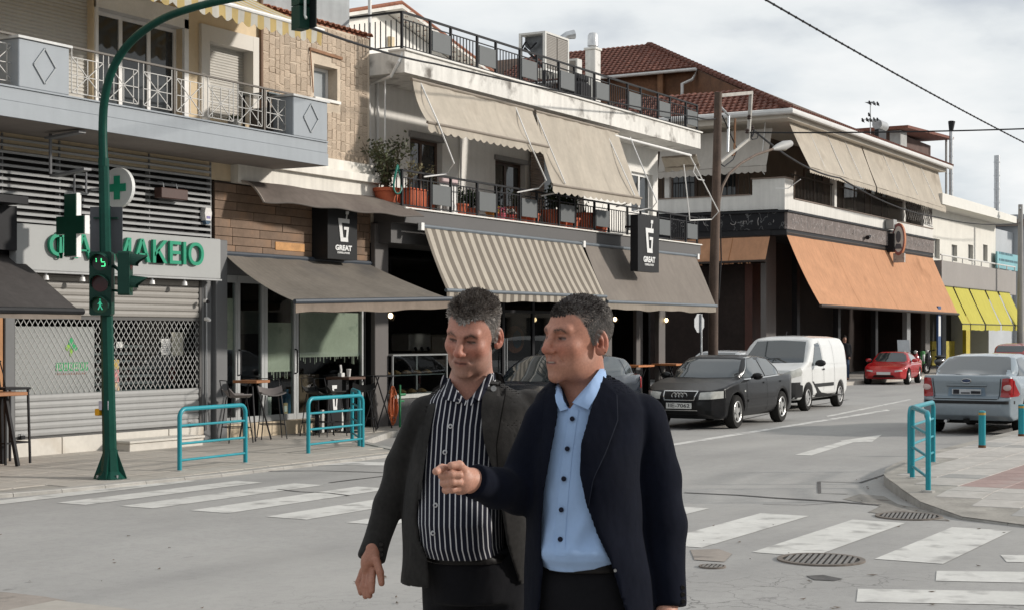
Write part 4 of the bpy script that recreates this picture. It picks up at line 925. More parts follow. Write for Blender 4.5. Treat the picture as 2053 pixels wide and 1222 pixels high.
for a, c in zip(xg, xg[1:]):
 b = MB(); b.box(a, a+.05, YBW, YBW+.06, .14, 3.3); b.box(c-.05, c, YBW+.001, YBW+.061, .14, 3.3); b.box(a+.05, c-.05, YBW+.002, YBW+.058, .14, .24); b.box(a+.05, c-.05, YBW+.002, YBW+.058, 2.3, 2.36)
 f = b.build('shop_window', BLACK, bB); b = MB(); b.box(a+.03, c-.03, YBW+.025, YBW+.032, .2, 3.28); b.build('pane', glass('dark_shop_glass', (.5, .52, .52), .05), f)
xp = XY(1047, YBW-.06); b = MB(); b.prism([(xp+.0+.42*math.cos(a), YBW+.12, 1.72+.30*math.sin(a)) for a in np.linspace(0, 2*math.pi, 25)[:-1]], (0, .01, 0)); pd = b.build('round_poster', mat('poster_orange', (.28, .10, .045), .7, .35, 6), bB)
b = MB(); b.prism([(xp+.08+.2*math.cos(a), YBW+.11, 1.72+.2*math.sin(a)) for a in np.linspace(0, 2*math.pi, 9)[:-1]], (0, .008, 0)); b.build('poster_motif', mat('poster_blue', (.04, .10, .16), .7, .3, 6), pd)
b = MB(); b.tube([(XY(1010, YBW-.03), YBW-.05, .95), (XY(1010, YBW-.03), YBW-.05, 1.75)], .015, 6); b.tube([(XY(1015, YBW-.03), YBW-.05, .95), (XY(1015, YBW-.03), YBW-.05, 1.75)], .015, 6); b.build('door_handle', STEEL, bB)
xa, xb = XY(790, 16.5), XY(900, 16.5); 
t = thing('display_case', 'dark glass pastry display case under the striped awning', 'display case', ((xa+xb)/2, 16.9, .12))
CW = mat('case_black', (.03, .03, .03), .4, .1, 3); CS = mat('case_steel', (.34, .35, .35), .35, .1, 4, metal=.6)
b = MB(); b.bbox(xa, xb, 16.55, 17.3, .12, .62, .01); b.build('cabinet', mat('case_grey', (.10, .10, .10), .5), t)
b = MB(); b.box(xa, xb, 16.52, 17.28, .625, .70); b.build('lit_base', mat('case_white', (.42, .42, .40), .5), t)
b = MB()
for x in (xa, xb-.03): b.box(x, x+.03, 16.53, 16.56, .70, 1.42); b.box(x, x+.03, 17.24, 17.27, .70, 1.42)
b.box(xa, xb, 16.52, 17.28, 1.422, 1.45); b.build('frame', CS, t)
b = MB(); b.box(xa+.03, xb-.03, 16.56, 17.24, 1.05, 1.062); b.build('glass_shelf', CS, t)
b = MB(); b.box(xa+.03, xb-.03, 16.535, 16.541, .70, 1.42); b.build('front_pane', glass('case_glass', (.7, .75, .75), .12), t)
for k in range(9):
 b = MB(); x = xa+.2+k*(xb-xa-.3)/9; z = .705 if k % 2 else 1.065; b.lathe((x, 16.85, z), [(.09, 0), (.12, .02), (.07, .06), (.02, .08)], 8); b.build('pastry', mat('pastry_brown', (.22, .12, .05), .7, .2, 6), t)
b = MB(); b.box(xa-.1, xb+.3, YBW+2.2, YBW+2.5, 2.12, 2.16); b.build('lit_shelf', mat('warm_shelf', (.30, .15, .06), .6, .1, 3, emit=(1, .45, .12, .05)), bB)
t = thing('coffee_machine', 'steel coffee machine on the counter behind the display case', 'coffee machine', (XY(825, YBW+2), YBW+2, 1.35))
b = MB(); b.bbox(-.45, .45, -.25, .25, .12, .5, .03); b.build('machine_body', mat('machine_steel', (.30, .29, .27), .4, .1, 4, metal=.3), t, local=True); b = MB(); b.box(-.4, .4, -.27, -.1, .0, .05); b.build('drip_tray', BLACK, t, local=True)
b = MB()
for x in (-.25, .0, .25): b.tube([(x, -.26, .2), (x, -.3, .13)], .03, 8)
o = b.build('brew_head', BLACK, t, local=True); o['kind'] = 'stuff'
b = MB(); b.box(xa-.3, xb+.5, YBW+1.7, YBW+2.4, .14, 1.34); b.build('rear_counter', mat('dark_wood', (.1, .07, .05)), bB)
t = thing('bread_cabinet', 'pale lit cabinet on the counter right of the coffee machine', 'cabinet', (XY(868, YBW+2), YBW+2, 1.35))
b = MB(); b.bbox(-.5, .5, -.25, .25, 0, .48, .02); b.build('cabinet_body', mat('cabinet_tan', (.20, .165, .13), .6, .15, 4), t, local=True); b = MB(); b.box(-.45, .45, -.262, -.251, .06, .42); b.build('door', mat('cabinet_front', (.26, .21, .16), .4, .1, 4), t, local=True)
def bulb(px, py, Y, lab, e=6):
 c = PY(px, py, Y); t = thing('hanging_bulb', lab, 'lamp', tuple(c), 'bare bulbs lit inside the coffee shop')
 b = MB(); b.sphere((0, 0, 0), .045, 12, 8, (1, 1, 1.25)); b.build('bulb', mat('lit_bulb', (1, .8, .5), .5, 0, emit=(1, .72, .38, e)), t, local=True, smooth=True)
 b = MB(); b.tube([(0, 0, .05), (0, 0, .12)], .022, 8); b.tube([(0, 0, .12), (0, 0, max(.2, 3.3-c.z))], .006, 5); b.build('socket_and_cord', BLACK, t, local=True)
 b = MB(); 
 for k in range(8):
  a = k*math.pi/4; b.tube([(0, 0, .06), (.09*math.cos(a), .09*math.sin(a), 0), (.05*math.cos(a), .05*math.sin(a), -.1)], .004, 4)
 b.build('wire_cage', BLACK, t, local=True)
for a in ((783, 632, 16.9, 'lit bulb by the grey column left of the display case'), (1072, 640, 17.6, 'lit bulb seen between the heads of the two men'), (1233, 639, 17.0, 'lit bulb just right of the navy suit man head'), (1287, 643, 17.7, 'dim lit bulb between two grey shop columns'), (1336, 641, 16.65, 'lit bulb on the rightmost shop column near the stop sign')): bulb(*a)
STR = fabric('beige_brown_striped_canvas', (.43, .388, .33), (.2915, .5, (.185, .162, .136)), var=.06, dirt=((.36, .31, .25), .58, .8, 1.1), trans=.1, streak=.05)
TPC = fabric('taupe_canvas', (.215, .19, .168), var=.06, dirt=((.27, .24, .21), .55, .8, .9), trans=.08)
BBAR = mat('blue_grey_bar', (.13, .15, .17), .4, .1, 3)
awning('beige and brown striped awning above the men', (24.45, 16.02, 3.80), (30.8, 16.02, 3.80), (24.45, 15.50, 2.63), (30.8, 15.42, 2.65), STR, BBAR, .16, 0, .02, barr=.035)
awning('plain taupe awning under the projecting G sign', (30.92, 16.02, 3.80), (37.15, 16.02, 3.80), (30.92, 15.42, 2.54), (37.15, 15.46, 2.55), TPC, BBAR, .16, 0, .02, barr=.035, valm=fabric('pale_taupe_valance', (.32, .28, .235), var=.08, trans=.15))
for x in (24.35, 30.86, 37.2):
 b = MB(); b.box(x-.05, x+.05, YBF-.08, YBF-.005, 3.74, 3.88); b.build('awning_bracket', WPAINT, bB)
gx0, gx1 = XY(1279, 15.25), XY(1321, 15.25); z0, z1 = ZY(1299, 545, 15.25), ZY(1299, 433, 15.25)
g_sign('black box sign with white cup G hung on the balcony railing corner', (gx0, 15.25, z0), (1, 0, 0), (0, -1, 0), gx1-gx0, z1-z0, .19, SBLK)
for z in (z0+.25, z1-.2): b = MB(); b.beam((gx1-.15, 15.44-.005, z), (gx1-.15, YBF, z), .05, .05, (0, 0, 1)); b.build('sign_bracket', BLACK, bB)
YP = 20.2
t = building('penthouse', 'white penthouse with red tiled gable on the roof terrace', (30, YP, 7))
p = lambda px, py: PY(px, py, YP)
a = p(770, 14); c = p(965, 158); l = p(700, 60)
b = MB(); b.prism([(a.x-4, YP, 7), (c.x-.4, YP, 7), (c.x-.4, YP, c.z+.0), (a.x, YP, a.z-.12), (a.x-4, YP, a.z-1.1)], (0, 5, 0)); b.build('wall', WHITE, t)
b = MB(); b.prism([(a.x-4.3, YP-.5, a.z-1.15), (a.x, YP-.5, a.z), (c.x, YP-.5, c.z), (c.x, YP-.5, c.z-.06), (a.x, YP-.5, a.z-.08), (a.x-4.3, YP-.5, a.z-1.22)], (0, 5.6, 0)); rf = b.build('roof', mat('white_soffit', (.6, .58, .54), .8), t)
sl_ = math.atan2(c.z-a.z, c.x-a.x); ln = math.hypot(c.z-a.z, c.x-a.x); nt_ = int(ln/.2)
tile_v = MB()
for s_ in range(5):
 a0, a1 = math.pi*s_/5, math.pi*(s_+1)/5
 tile_v.add([(0, -.09*math.cos(a0), .07*math.sin(a0)), (0, -.09*math.cos(a1), .07*math.sin(a1)), (.3, -.075*math.cos(a1), .055*math.sin(a1)+.02), (.3, -.075*math.cos(a0), .055*math.sin(a0)+.02)], [(0, 1, 2, 3)])
tv = tile_v.mesh('roof_tile'); tv.materials.append(TERRA)
for r in range(int(ln/.26)):
 for cidx in range(5):
  o = link('roof_tile', tv, rf); x = c.x-.0-r*.26*math.cos(sl_); z = c.z-r*.26*math.sin(sl_)
  o.location = (x-30, -.42+cidx*.19, z-7+.02); o.rotation_euler = (0, math.pi+sl_*1.0, 0) ; o.rotation_euler = (0, math.pi-(-sl_), 0); o.scale = (1, 1, -1)
b = MB(); b.tube([(a.x-4.3, YP-.46, a.z-1.13), (a.x, YP-.46, a.z+.05), (c.x, YP-.46, c.z+.05)], .05, 6); b.build('verge', TERRA, rf)
b = MB(); q = PY(785, 85, YP-.05); b.box(q.x-.08, q.x+.08, YP-.08, YP-.002, q.z-.1, q.z+.12); b.build('wall_lamp', mat('cream_lamp', (.55, .45, .3), .5), t)
YU = 19.0
xu0 = XY(1093, YU); xu1 = XY(1141, YU); uz0, uz1 = ZY(1100, 138, YU), ZY(1093, 66, YU); yb_ = PX(1040, 100, xu0).y
t = thing('air_handling_unit', 'large grey rooftop air handling unit with one open side', 'air conditioner', (xu0, YU, 7.0))
b = MB(); FRU = mat('unit_frame_pale', (.55, .54, .51), .5, .06, 3); f = .07
for x in (xu0, xu1-f):
 for y in (YU, yb_-f): b.box(x, x+f, y, y+f, uz0, uz1)
b.box(xu0, xu1, YU, yb_, uz1, uz1+.05); b.box(xu0, xu1, YU, yb_, uz0-.06, uz0); b.box(xu1-.03, xu1, YU+f, yb_-f, uz0, uz1); b.build('frame', FRU, t)
xm_ = (xu0+xu1)/2
GRL = mat('unit_grille', (.20, .18, .16), .6, .08, 4)
for a_, c_ in ((xu0+f+.01, xm_-.02), (xm_+.02, xu1-f-.01)):
 b = MB(); b.box(a_, c_, YU+.01, YU+.05, uz0+.02, uz1-.02); g = b.build('grille', GRL, t); b = MB()
 k = 0
 while uz0+.05+k*.04 < uz1-.04: b.box(a_+.01, c_-.01, YU+.002, YU+.0095, uz0+.05+k*.04, uz0+.068+k*.04); k += 1
 o = b.build('louvres', mat('unit_louvre', (.27, .25, .225), .5), g); o['kind'] = 'stuff'
b = MB(); b.prism([(xu0+.2, YU+f, uz0+.1), (xu0+.2, YU+f, uz1-.02), (xu0+.2, yb_-f, uz1-.02), (xu0+.2, yb_-f, uz1-.25)], (.05, 0, 0)); b.build('coil', mat('coil_dark', (.10, .105, .11), .4, .3, 6, metal=.4), t)
b = MB(); b.beam((xu0+.12, YU+.1, uz0+.0), (xu0+.12, yb_-.1, uz1-.3), .05, .05); b.tube([(xu0+.1, YU+.3, uz1-.2), (xu0+.05, YU+.45, uz1-.35), (xu0+.08, YU+.6, uz1-.15), (xu0+.05, YU+.75, uz1-.4)], .025, 6); b.build('pipes', BLACK, t)
b = MB()
for x in (xu0+.05, xu1-.05):
 for y in (YU+.05, yb_-.05): b.beam((x, y, 7.0), (x, y, uz0-.06), .06, .06)
b.build('stand', BLACK, t)
b = MB(); b.tube([(xu1-.05, YU+.2, uz1), (xu1-.05, YU+.2, uz1+.05), (xu1+.05, YU+.1, uz1+.16), (xu1+.2, YU-.05, uz1+.2)], [.1, .1, .1, .12], 10); b.build('exhaust_cowl', STEEL, t, smooth=True)
c = PY(1152, 150, YU+.3); t = thing('outdoor_unit', 'small pale outdoor unit right of the air handling unit', 'air conditioner', (c.x, c.y, c.z-.1))
b = MB(); b.bbox(-.14, .14, -.15, .15, 0, .5, .01); b.build('housing', FRU, t, local=True); b = MB(); b.box(-.16, -.141, -.1, .1, .08, .44); b.build('side_grille', GRL, t, local=True)
b = MB(); b.box(-.1, -.06, -.1, -.06, 7-c.z+.1, -.002); b.build('stand', GREYM, t, local=True)
c0 = PY(1188, 195, YU); 
t = thing('chimney', 'square white chimney with a round steel cowl on the roof terrace', 'chimney', (c0.x, YU, 7.0))
zt = ZY(1188, 97, YU); xa_ = XY(1193, YU); xb_ = xa_+.34; b = MB(); b.bbox(xa_, xb_, YU, YU+.30, 7.0, zt, .015); b.build('shaft', OLDW, t); b = MB(); b.bbox(xa_-.03, xb_+.03, YU-.03, YU+.33, zt+.002, zt+.06, .01); b.build('cap', OLDW, t)
b = MB(); xm_ = (xa_+xb_)/2; b.lathe((xm_, YU+.15, zt+.06), [(.09, 0), (.10, .05), (.15, .06), (.14, .33), (.11, .40), (.05, .42)], 16); b.build('cowl', mat('bright_steel', (.6, .6, .6), .3, .1, 6, metal=.7), t, smooth=True)
for px, lab in ((1085, 'black wire chair on the roof terrace below the air unit'), (1120, 'black wire chair on the roof terrace left of the covered grill')):
 c = PY(px, 190, 17.2); t = thing('wire_chair', lab, 'chair', (c.x, 17.2, 7.0)); b = MB()
 for sx in (-.2, .2):
  for sy in (-.2, .2): b.tube([(sx, sy, 0), (sx*.8, sy*.8, .45)], .012, 5)
 b.build('legs', BLACK, t, local=True); b = MB(); b.box(-.2, .2, -.2, .2, .45, .47); b.build('seat', BLACK, t, local=True); b = MB()
 for k in range(6): b.tube([(-.2+k*.08, .2, .47), (-.22+k*.088, .26, .9)], .01, 5)
 b.tube([(-.22, .26, .9), (.22, .26, .9)], .014, 5); b.build('backrest', BLACK, t, local=True)
c = PY(1160, 190, 17.3); t = thing('grill', 'grill under a black cover on the roof terrace', 'grill', (c.x, 17.3, 7.0)); b = MB(); b.bbox(-.35, .35, -.2, .3, 0, .8, .08); b.build('cover', mat('black_cover', (.02, .02, .022), .7, .2, 3), t, local=True); b = MB(); b.bbox(-.3, .3, -.15, .25, .8, .98, .06); b.build('lid', mat('black_cover', (0, 0, 0)), t, local=True)
POT = mat('terracotta_pot', (.46, .11, .05), .8, .14, 5, .1, 60, rnd=.1)
LEAFS = [mat('leaf_olive', (.075, .085, .04), .6, .3, 6, rnd=.1), mat('leaf_dark', (.03, .05, .022), .6, .3, 6, rnd=.1), mat('leaf_dry', (.17, .15, .08), .7, .3, 6)]
def plant(label, px, Y, pot, h, spread, nl, leafm, lean=0.0, leaf=.05, group='potted plants on the lower balcony', square=False, bare=False, zt_=4.14, cat='potted plant', flowers=None):
 x = XY(px, Y); t = thing('potted_plant', label, cat, (x, Y, zt_), group); r, ph = pot[0]*1.2, pot[1]*1.2
 b = MB()
 if square: b.bbox(-r*1.1, r*1.1, -r, r, 0, ph, .01); b.bbox(-r*1.16, r*1.16, -r*1.06, r*1.06, ph+.001, ph+.03, .008)
 else: b.lathe((0, 0, 0), [(r*.72, 0), (r*.95, ph*.82), (r*1.06, ph*.83), (r*1.08, ph), (r*.9, ph), (r*.85, ph*.9)], 14)
 b.build('pot', POT if flowers is None else flowers[0], t, local=True, smooth=True)
 if h <= 0: return t
 rng = random.Random(sum(map(ord, label))+px); tips = []; b = MB()
 for k in range(max(4, nl//40)):
  a = rng.uniform(0, 6.28); s_ = spread*rng.uniform(.25, 1); zt = h*rng.uniform(.5, 1)
  pts = [(0, 0, ph*.9), (math.cos(a)*s_*.3+lean*.3, math.sin(a)*s_*.3, ph+zt*.45), (math.cos(a)*s_*.8+lean*.8, math.sin(a)*s_*.5, ph+zt*.8), (math.cos(a)*s_+lean, math.sin(a)*s_*.6, ph+zt)]
  b.tube(pts, [.012, .009, .006, .003], 4); tips.append(pts)
 b.build('stem', mat('brown_stem', (.09, .065, .04), .8), t, local=True)
 if not bare:
  b = MB()
  for k in range(nl):
   p_ = rng.choice(tips); u = rng.random()**.7; i = min(2, int(u*3)); f_ = u*3-i; c_ = Vector(p_[i]).lerp(Vector(p_[i+1]), f_)+Vector((rng.gauss(0, .05), rng.gauss(0, .05), rng.gauss(0, .04)))*(.6+spread)
   d = Vector((rng.gauss(0, 1), rng.gauss(0, 1), rng.gauss(.2, .8))).normalized(); e = d.cross(Vector((rng.gauss(0, 1), rng.gauss(0, 1), 1))).normalized(); L1 = leaf*rng.uniform(.6, 1.3)
   b.add([c_, c_+d*L1*.5+e*L1*.28, c_+d*L1, c_+d*L1*.5-e*L1*.28], [(0, 1, 2, 3)])
  o = b.build('foliage', leafm, t, local=True)
 if flowers:
  b = MB()
  for k in range(30): b.sphere((rng.uniform(-r, r), rng.uniform(-r, r), ph+rng.uniform(.02, h)), .018, 6, 4)
  o = b.build('flowers', flowers[1], t, local=True); o['kind'] = 'stuff'
 return t
plant('tall olive green shrub in an orange pot at the left balcony corner', 775, 16.45, (.2, .3), .95, .62, 900, LEAFS[0], leaf=.085)
plant('thin dry climbing plant in a square orange planter beside the balcony door', 817, 16.4, (.21, .30), 1.0, .3, 260, LEAFS[2], .25, .06, square=True)
plant('bare branched plant in a slim orange pot by the first grey railing panel', 859, 16.4, (.12, .26), .7, .25, 120, LEAFS[2], 0, .05)
plant('low green plant between the first and second grey railing panels', 942, 16.4, (.17, .15), .3, .3, 320, LEAFS[1], 0, .08)
plant('small orange flower pot below the second grey railing panel', 986, 16.3, (.11, .13), .12, .1, 60, LEAFS[0], 0, .05, flowers=(mat('pot_orange', (.5, .2, .03), .6), mat('petal_yellow', (.6, .4, .06), .7)))
plant('small pink flower pot beside the orange flower pot', 1003, 16.3, (.1, .13), .12, .1, 60, LEAFS[0], 0, .05, flowers=(mat('pot_pink', (.5, .09, .13), .6), mat('petal_pink', (.55, .12, .2), .7)))
plant('small red and white flower pot right of the pink one', 1022, 16.3, (.1, .12), .12, .1, 60, LEAFS[0], 0, .05, flowers=(mat('pot_red', (.42, .05, .04), .6), mat('petal_white', (.6, .55, .5), .7)))
plant('orange pot with sparse twigs left of the third grey panel', 1042, 16.4, (.16, .27), .3, .15, 40, LEAFS[2], 0, .05)
plant('squat orange pot under the third grey railing panel', 1066, 16.35, (.15, .2), .15, .12, 40, LEAFS[1], 0, .05)
plant('bushy dark green plant in a large orange pot under the middle awning', 1107, 16.45, (.2, .33), .55, .35, 420, LEAFS[1], .15, .09)
plant('dark palm like plant in an orange bowl behind the fourth grey panel', 1143, 16.4, (.19, .22), .75, .4, 420, LEAFS[1], -.1, .11)
plant('large orange pot with bare stems right of the fourth grey panel', 1172, 16.45, (.21, .36), .35, .15, 30, LEAFS[2], 0, .05)
plant('slim orange pot with a leafy stem between the second and third grey panels', 1028, 16.42, (.13, .28), .35, .2, 120, LEAFS[0], 0, .06)
plant('wide orange pot with trailing green leaves right of the first grey panel', 918, 16.42, (.17, .2), .3, .25, 200, LEAFS[1], 0, .07)
plant('orange pot with a dry bush under the middle awning right edge', 1125, 16.42, (.14, .26), .3, .2, 120, LEAFS[2], 0, .06)
plant('low orange pot with thin bare twigs by the fifth grey panel', 1203, 16.4, (.16, .18), .6, .3, 10, LEAFS[2], .15, .04, bare=True)
c = PY(778, 372, 16.35)
t = thing('garden_hose', 'green garden hose looped over the balcony railing corner', 'hose', (c.x, 16.2, 4.14)); b = MB(); HS = mat('green_hose', (.01, .17, .13), .4, .1, 6)
for k in range(5):
 b.tube([(.02*k+.11*math.cos(a), -.06+.03*math.sin(2*a)+.012*k, .50+.26*math.sin(a)) for a in np.linspace(0, 2*math.pi, 17)], .016, 6)
tag(b.build('coil', HS, t, local=True, smooth=True), '', ''); del t.children[0]['label']; del t.children[0]['category']
c = PY(895, 420, 16.35); t = thing('plastic_bag', 'white plastic bag hanging below the first grey railing panel', 'bag', (c.x, 16.3, 4.14))
b = MB(); b.sphere((0, 0, .14), .14, 12, 8, (1.3, .7, 1)); 
b.v = [(x*(1+.12*math.sin(9*x+5*z)), y, z*(1+.1*math.sin(13*x))) for x, y, z in b.v]; b.build('bag_body', mat('white_plastic', (.62, .61, .6), .5, .1, 8), t, local=True, smooth=True); b = MB(); b.tube([(-.06, 0, .27), (0, 0, .42), (.06, 0, .27)], .008, 5); b.build('handle', mat('white_plastic', (0, 0, 0)), t, local=True)
c = PY(888, 388, 16.5); t = thing('folded_laundry', 'pale pink folded cloth hung over the balcony behind the first grey panel', 'laundry', (c.x, 16.35, 4.3)); b = MB(); b.bbox(-.32, .25, -.05, .05, .42, .56, .02); b.build('cloth', mat('pink_cloth', (.55, .42, .42), .9, .1, 5, .2), t, local=True); b = MB(); b.box(-.35, .28, -.015, .015, -.15, .42); b.build('drying_rack', WPAINT, t, local=True)
# ================================================================== BUILDING C: corner house with tiled roof and orange awnings
YC, XC0, XC1 = 20.0, 54.5, 74.6
bC = building('corner_building', 'corner building with red tiled hip roof, long cream awnings and orange shop awning', (60, YC, .1))
zp0 = 6.36
PAR = mat('pale_parapet', (.66, .64, .60), .85, .05, 1, .1, 60, streak=.10)
b = MB()
b.box(XC0, XC0+.9, YC, YC+.25, zp0, 7.52); b.box(XC0, XC0+.25, YC+.25, YC+1.25, zp0, 7.52)          # corner block
b.box(XC0+.9, XC1, YC, YC+.25, zp0, 6.82); b.box(XC0, XC0+.25, YC+1.25, YC+12, zp0, 6.95)             # low parapets
b.box(XC1-1.6, XC1, YC+.002, YC+.6, 6.822, 7.6)
b.box(XC0, XC1, YC+.25, YC+12, 6.2, 6.40); b.build('parapet', PAR, bC)
b = MB(); b.box(XC0-.05, XC0+.95, YC-.05, YC+.3, 7.523, 7.57); b.box(XC0-.05, XC0+.3, YC+.3, YC+1.3, 7.523, 7.57); b.box(XC0+.951, XC1, YC-.04, YC+.29, 6.823, 6.86); b.box(XC0-.04, XC0+.29, YC+1.301, YC+12, 6.953, 6.99); b.build('coping', mat('brown_coping', (.20, .15, .12), .7, .1, 2), bC)
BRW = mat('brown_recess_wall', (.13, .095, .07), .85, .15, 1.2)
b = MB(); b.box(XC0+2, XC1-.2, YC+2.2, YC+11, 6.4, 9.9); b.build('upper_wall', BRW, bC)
for k, (px0, px1) in enumerate(((1612, 1650), (1690, 1735), (1745, 1790))):
 Y = YC+2.17; x0, x1 = XY(px0, Y), XY(px1, Y); window(bC, x0, x1, 6.5, 8.7, Y, BRF, .1, 1)
for k, (y0, y1) in enumerate(((YC+2.6, YC+3.6), (YC+4.3, YC+5.4))):
 b = MB(); b.box(XC0+1.96, XC0+1.99, y0, y1, 6.9, 8.5); w = b.build('window', BRF, bC); b = MB(); b.box(XC0+1.945, XC0+1.957, y0+.1, y1-.1, 7.0, 8.4); b.build('pane', DGLASS, w)
b = MB()
for px in (1672, 1811): x = XY(px, YC+.1); b.box(x-.14, x+.14, YC+.03, YC+.22, 6.862, 9.6)
b.box(XC0+.03, XC0+.22, YC+4.6, YC+4.8, 6.99, 9.6); o = b.build('post', PAR, bC); o['kind'] = 'stuff'
b = MB(); k = 0
x = XC0+1.1
while x < XC1-1.7: b.box(x-.012, x+.012, YC+.1, YC+.12, 6.86, 7.72); x += .16
b.box(XC0+.95, XC1-1.6, YC+.09, YC+.13, 7.72, 7.78)
y = YC+1.4
while y < YC+9: b.box(XC0+.1, XC0+.12, y-.012, y+.012, 6.99, 7.9); y += .22
b.box(XC0+.09, XC0+.13, YC+1.3, YC+9, 7.9, 7.95); o = b.build('railing', mat('dark_brown_rail', (.05, .04, .033), .6), bC); o['kind'] = 'stuff'
b = MB(); x0, x1 = XY(1812, YC-.1), XY(1868, YC-.1)
for k in range(14):
 u = k/13; b.beam((x0+(x1-x0)*u, YC-.1, 7.0), (x0+(x1-x0)*min(1, u+.25), YC-.1, 8.4), .025, .02, (0, 1, 0)); b.beam((x0+(x1-x0)*u, YC-.11, 8.4), (x0+(x1-x0)*min(1, u+.25), YC-.11, 7.0), .025, .02, (0, 1, 0))
o = b.build('trellis', mat('trellis_grey', (.15, .14, .13), .7), bC); o['kind'] = 'stuff'
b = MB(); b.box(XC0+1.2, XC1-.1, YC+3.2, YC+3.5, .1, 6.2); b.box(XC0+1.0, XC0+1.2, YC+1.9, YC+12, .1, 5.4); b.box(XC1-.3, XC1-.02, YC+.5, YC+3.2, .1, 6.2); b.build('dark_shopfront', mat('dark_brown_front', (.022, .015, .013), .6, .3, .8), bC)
REDP = mat('dark_red_panel', (.06, .018, .011), .6, .2, 1)
b = MB(); b.box(XC0+.9, XC0+1.0, YC+1.6, YC+1.9, .1, 5.4); b.box(XC0+1.2, XC0+3.6, YC+1.7, YC+1.8, .1, 5.4); b.build('red_panel', REDP, bC)
for px, m_, w_ in ((1546, TAUPE, 20), (1601, BLACK, 6), (1683, BLACK, 5), (1758, BLACK, 5), (1822, GREYM, 7), (1860, TAUPE, 9)):
 Y = YC+(.9 if px < 1650 else .3); b = MB(); b.bbox(XY(px-w_/2, Y), XY(px+w_/2, Y), Y, Y+.22, .12, 5.5, .01); b.build('arcade_column', m_, bC)
def chalk(name, base, line, fac):
 if name in MATS: return MATS[name]
 m = mat(name, base, .8, .12, 2); nt = m.node_tree; N = nt.nodes; L = nt.links; b = N['Principled BSDF']; cur = b.inputs['Base Color'].links[0].from_socket; tc = N['Texture Coordinate']
 n = N.new('ShaderNodeTexNoise'); n.inputs['Scale'].default_value = 2.6; n.inputs['Detail'].default_value = 2.5; L.new(tc.outputs['Object'], n.inputs['Vector'])
 s_ = N.new('ShaderNodeMath'); s_.operation = 'SUBTRACT'; s_.inputs[1].default_value = .5; L.new(n.outputs[0], s_.inputs[0])
 a = N.new('ShaderNodeMath'); a.operation = 'ABSOLUTE'; L.new(s_.outputs[0], a.inputs[0])
 r = N.new('ShaderNodeMapRange'); r.inputs[1].default_value = .004; r.inputs[2].default_value = .018; r.inputs[3].default_value = fac; r.inputs[4].default_value = 0; L.new(a.outputs[0], r.inputs[0])
 mx = N.new('ShaderNodeMixRGB'); L.new(r.outputs[0], mx.inputs[0]); L.new(cur, mx.inputs[1]); mx.inputs[2].default_value = (*line, 1); L.new(mx.outputs[0], b.inputs['Base Color']); return m
b = MB(); b.box(XC0-.10, XC1-.3, YC-.14, YC-.02, 5.66, 6.27); sb = b.build('sign_band', chalk('brown_chalk_board', (.15, .125, .115), (.33, .29, .28), .75), bC)
b = MB(); b.box(XC0-.14, XC0-.02, YC-.02, YC+12, 5.66, 6.27); sb2 = b.build('sign_band', chalk('black_chalk_board', (.018, .018, .02), (.24, .24, .24), .5), bC)
b = MB(); b.box(XC0-.2, XC1-.2, YC-.2, YC, 6.272, 6.35); b.box(XC0-.2, XC0, YC+.001, YC+12, 6.272, 6.35); b.box(XC0-.08, XC1-.3, YC-.10, YC+.5, 5.45, 5.655); b.box(XC0-.1, XC0, YC+.5, YC+12, 5.45, 5.655); b.box(XC0, XC1-.1, YC+.02, YC+3.3, 5.66, 6.2); b.box(XC0+.002, XC0+3, YC+3.3, YC+12, 5.66, 6.2); b.build('dark_band_trim', BLACK, bC)
CHW = mat('chalk_line', (.36, .34, .33), .9)
def scribble(parent, P, n, w, seed):
 rng = random.Random(seed); b = MB()
 for k in range(n):
  u = (k+.5)/n*w+rng.uniform(-.08, .08); kind = rng.random(); r = rng.uniform(.07, .14)
  if kind < .45: pts = [P(u+r*math.cos(a), .3+.8*r*math.sin(a)) for a in np.linspace(rng.uniform(0, 3), rng.uniform(4, 7.5), 10)]
  elif kind < .75: pts = [P(u+x*.5*r, .3+rng.uniform(-.12, .12)) for x in range(-2, 3)]
  else: pts = [P(u, .16), P(u+.02, .3), P(u-.01, .44)]
  b.tube(pts, .011, 4)
 o = b.build('chalk_drawing', CHW, parent); o['kind'] = 'stuff'
scribble(sb, lambda u, v: (XC0+.2+u, YC-.142, 5.66+v), 56, XC1-XC0-1, 5)
scribble(sb2, lambda u, v: (XC0-.142, YC+.2+u, 5.66+v), 9, 4.6, 9)
ORG = fabric('orange_canvas', (.60, .325, .19), var=.06, dirt=((.34, .17, .09), .60, .85, .8), streak=.10, trans=.22)
awning('large orange awning across the front of the corner building', (XC0, YC-.05, 5.5), (74.3, YC-.05, 5.5), (XC0, YC-1.36, 2.87), (74.6, YC-1.2, 2.80), ORG, mat('dark_brown_bar', (.045, .035, .03), .5), 0, 0, .05, barr=.06, name='orange_awning', seams=3, cord=fabric('orange_seam', (.40, .18, .08)))
q0, q1 = PX(1384, 505, XC0-.05), PX(1541, 470, XC0-.05); r0, r1 = PX(1384, 526, XC0-.6), PX(1536, 520, XC0-.6)
awning('short orange awning on the shaded side of the corner building', (XC0-.05, YC+4.7, 5.42), (XC0-.05, YC+.55, 5.42), (XC0-.55, YC+4.7, 4.45), (XC0-.55, YC+.55, 4.50), ORG, mat('dark_brown_bar', (0, 0, 0)), .08, 0, .02, barr=.05, name='orange_awning', seams=2, cord=fabric('orange_seam', (0, 0, 0)))
cs = PY(1803, 480, YC-.55)
t = thing('oval_shop_sign', 'oval shop sign with a reddish ring hung over the orange awning', 'sign', tuple(cs))
rx, rz_ = .27, .70
ov = lambda s_, x: [(x, rx*s_*math.cos(a), rz_*s_*math.sin(a)) for a in np.linspace(0, 2*math.pi, 33)[:-1]]
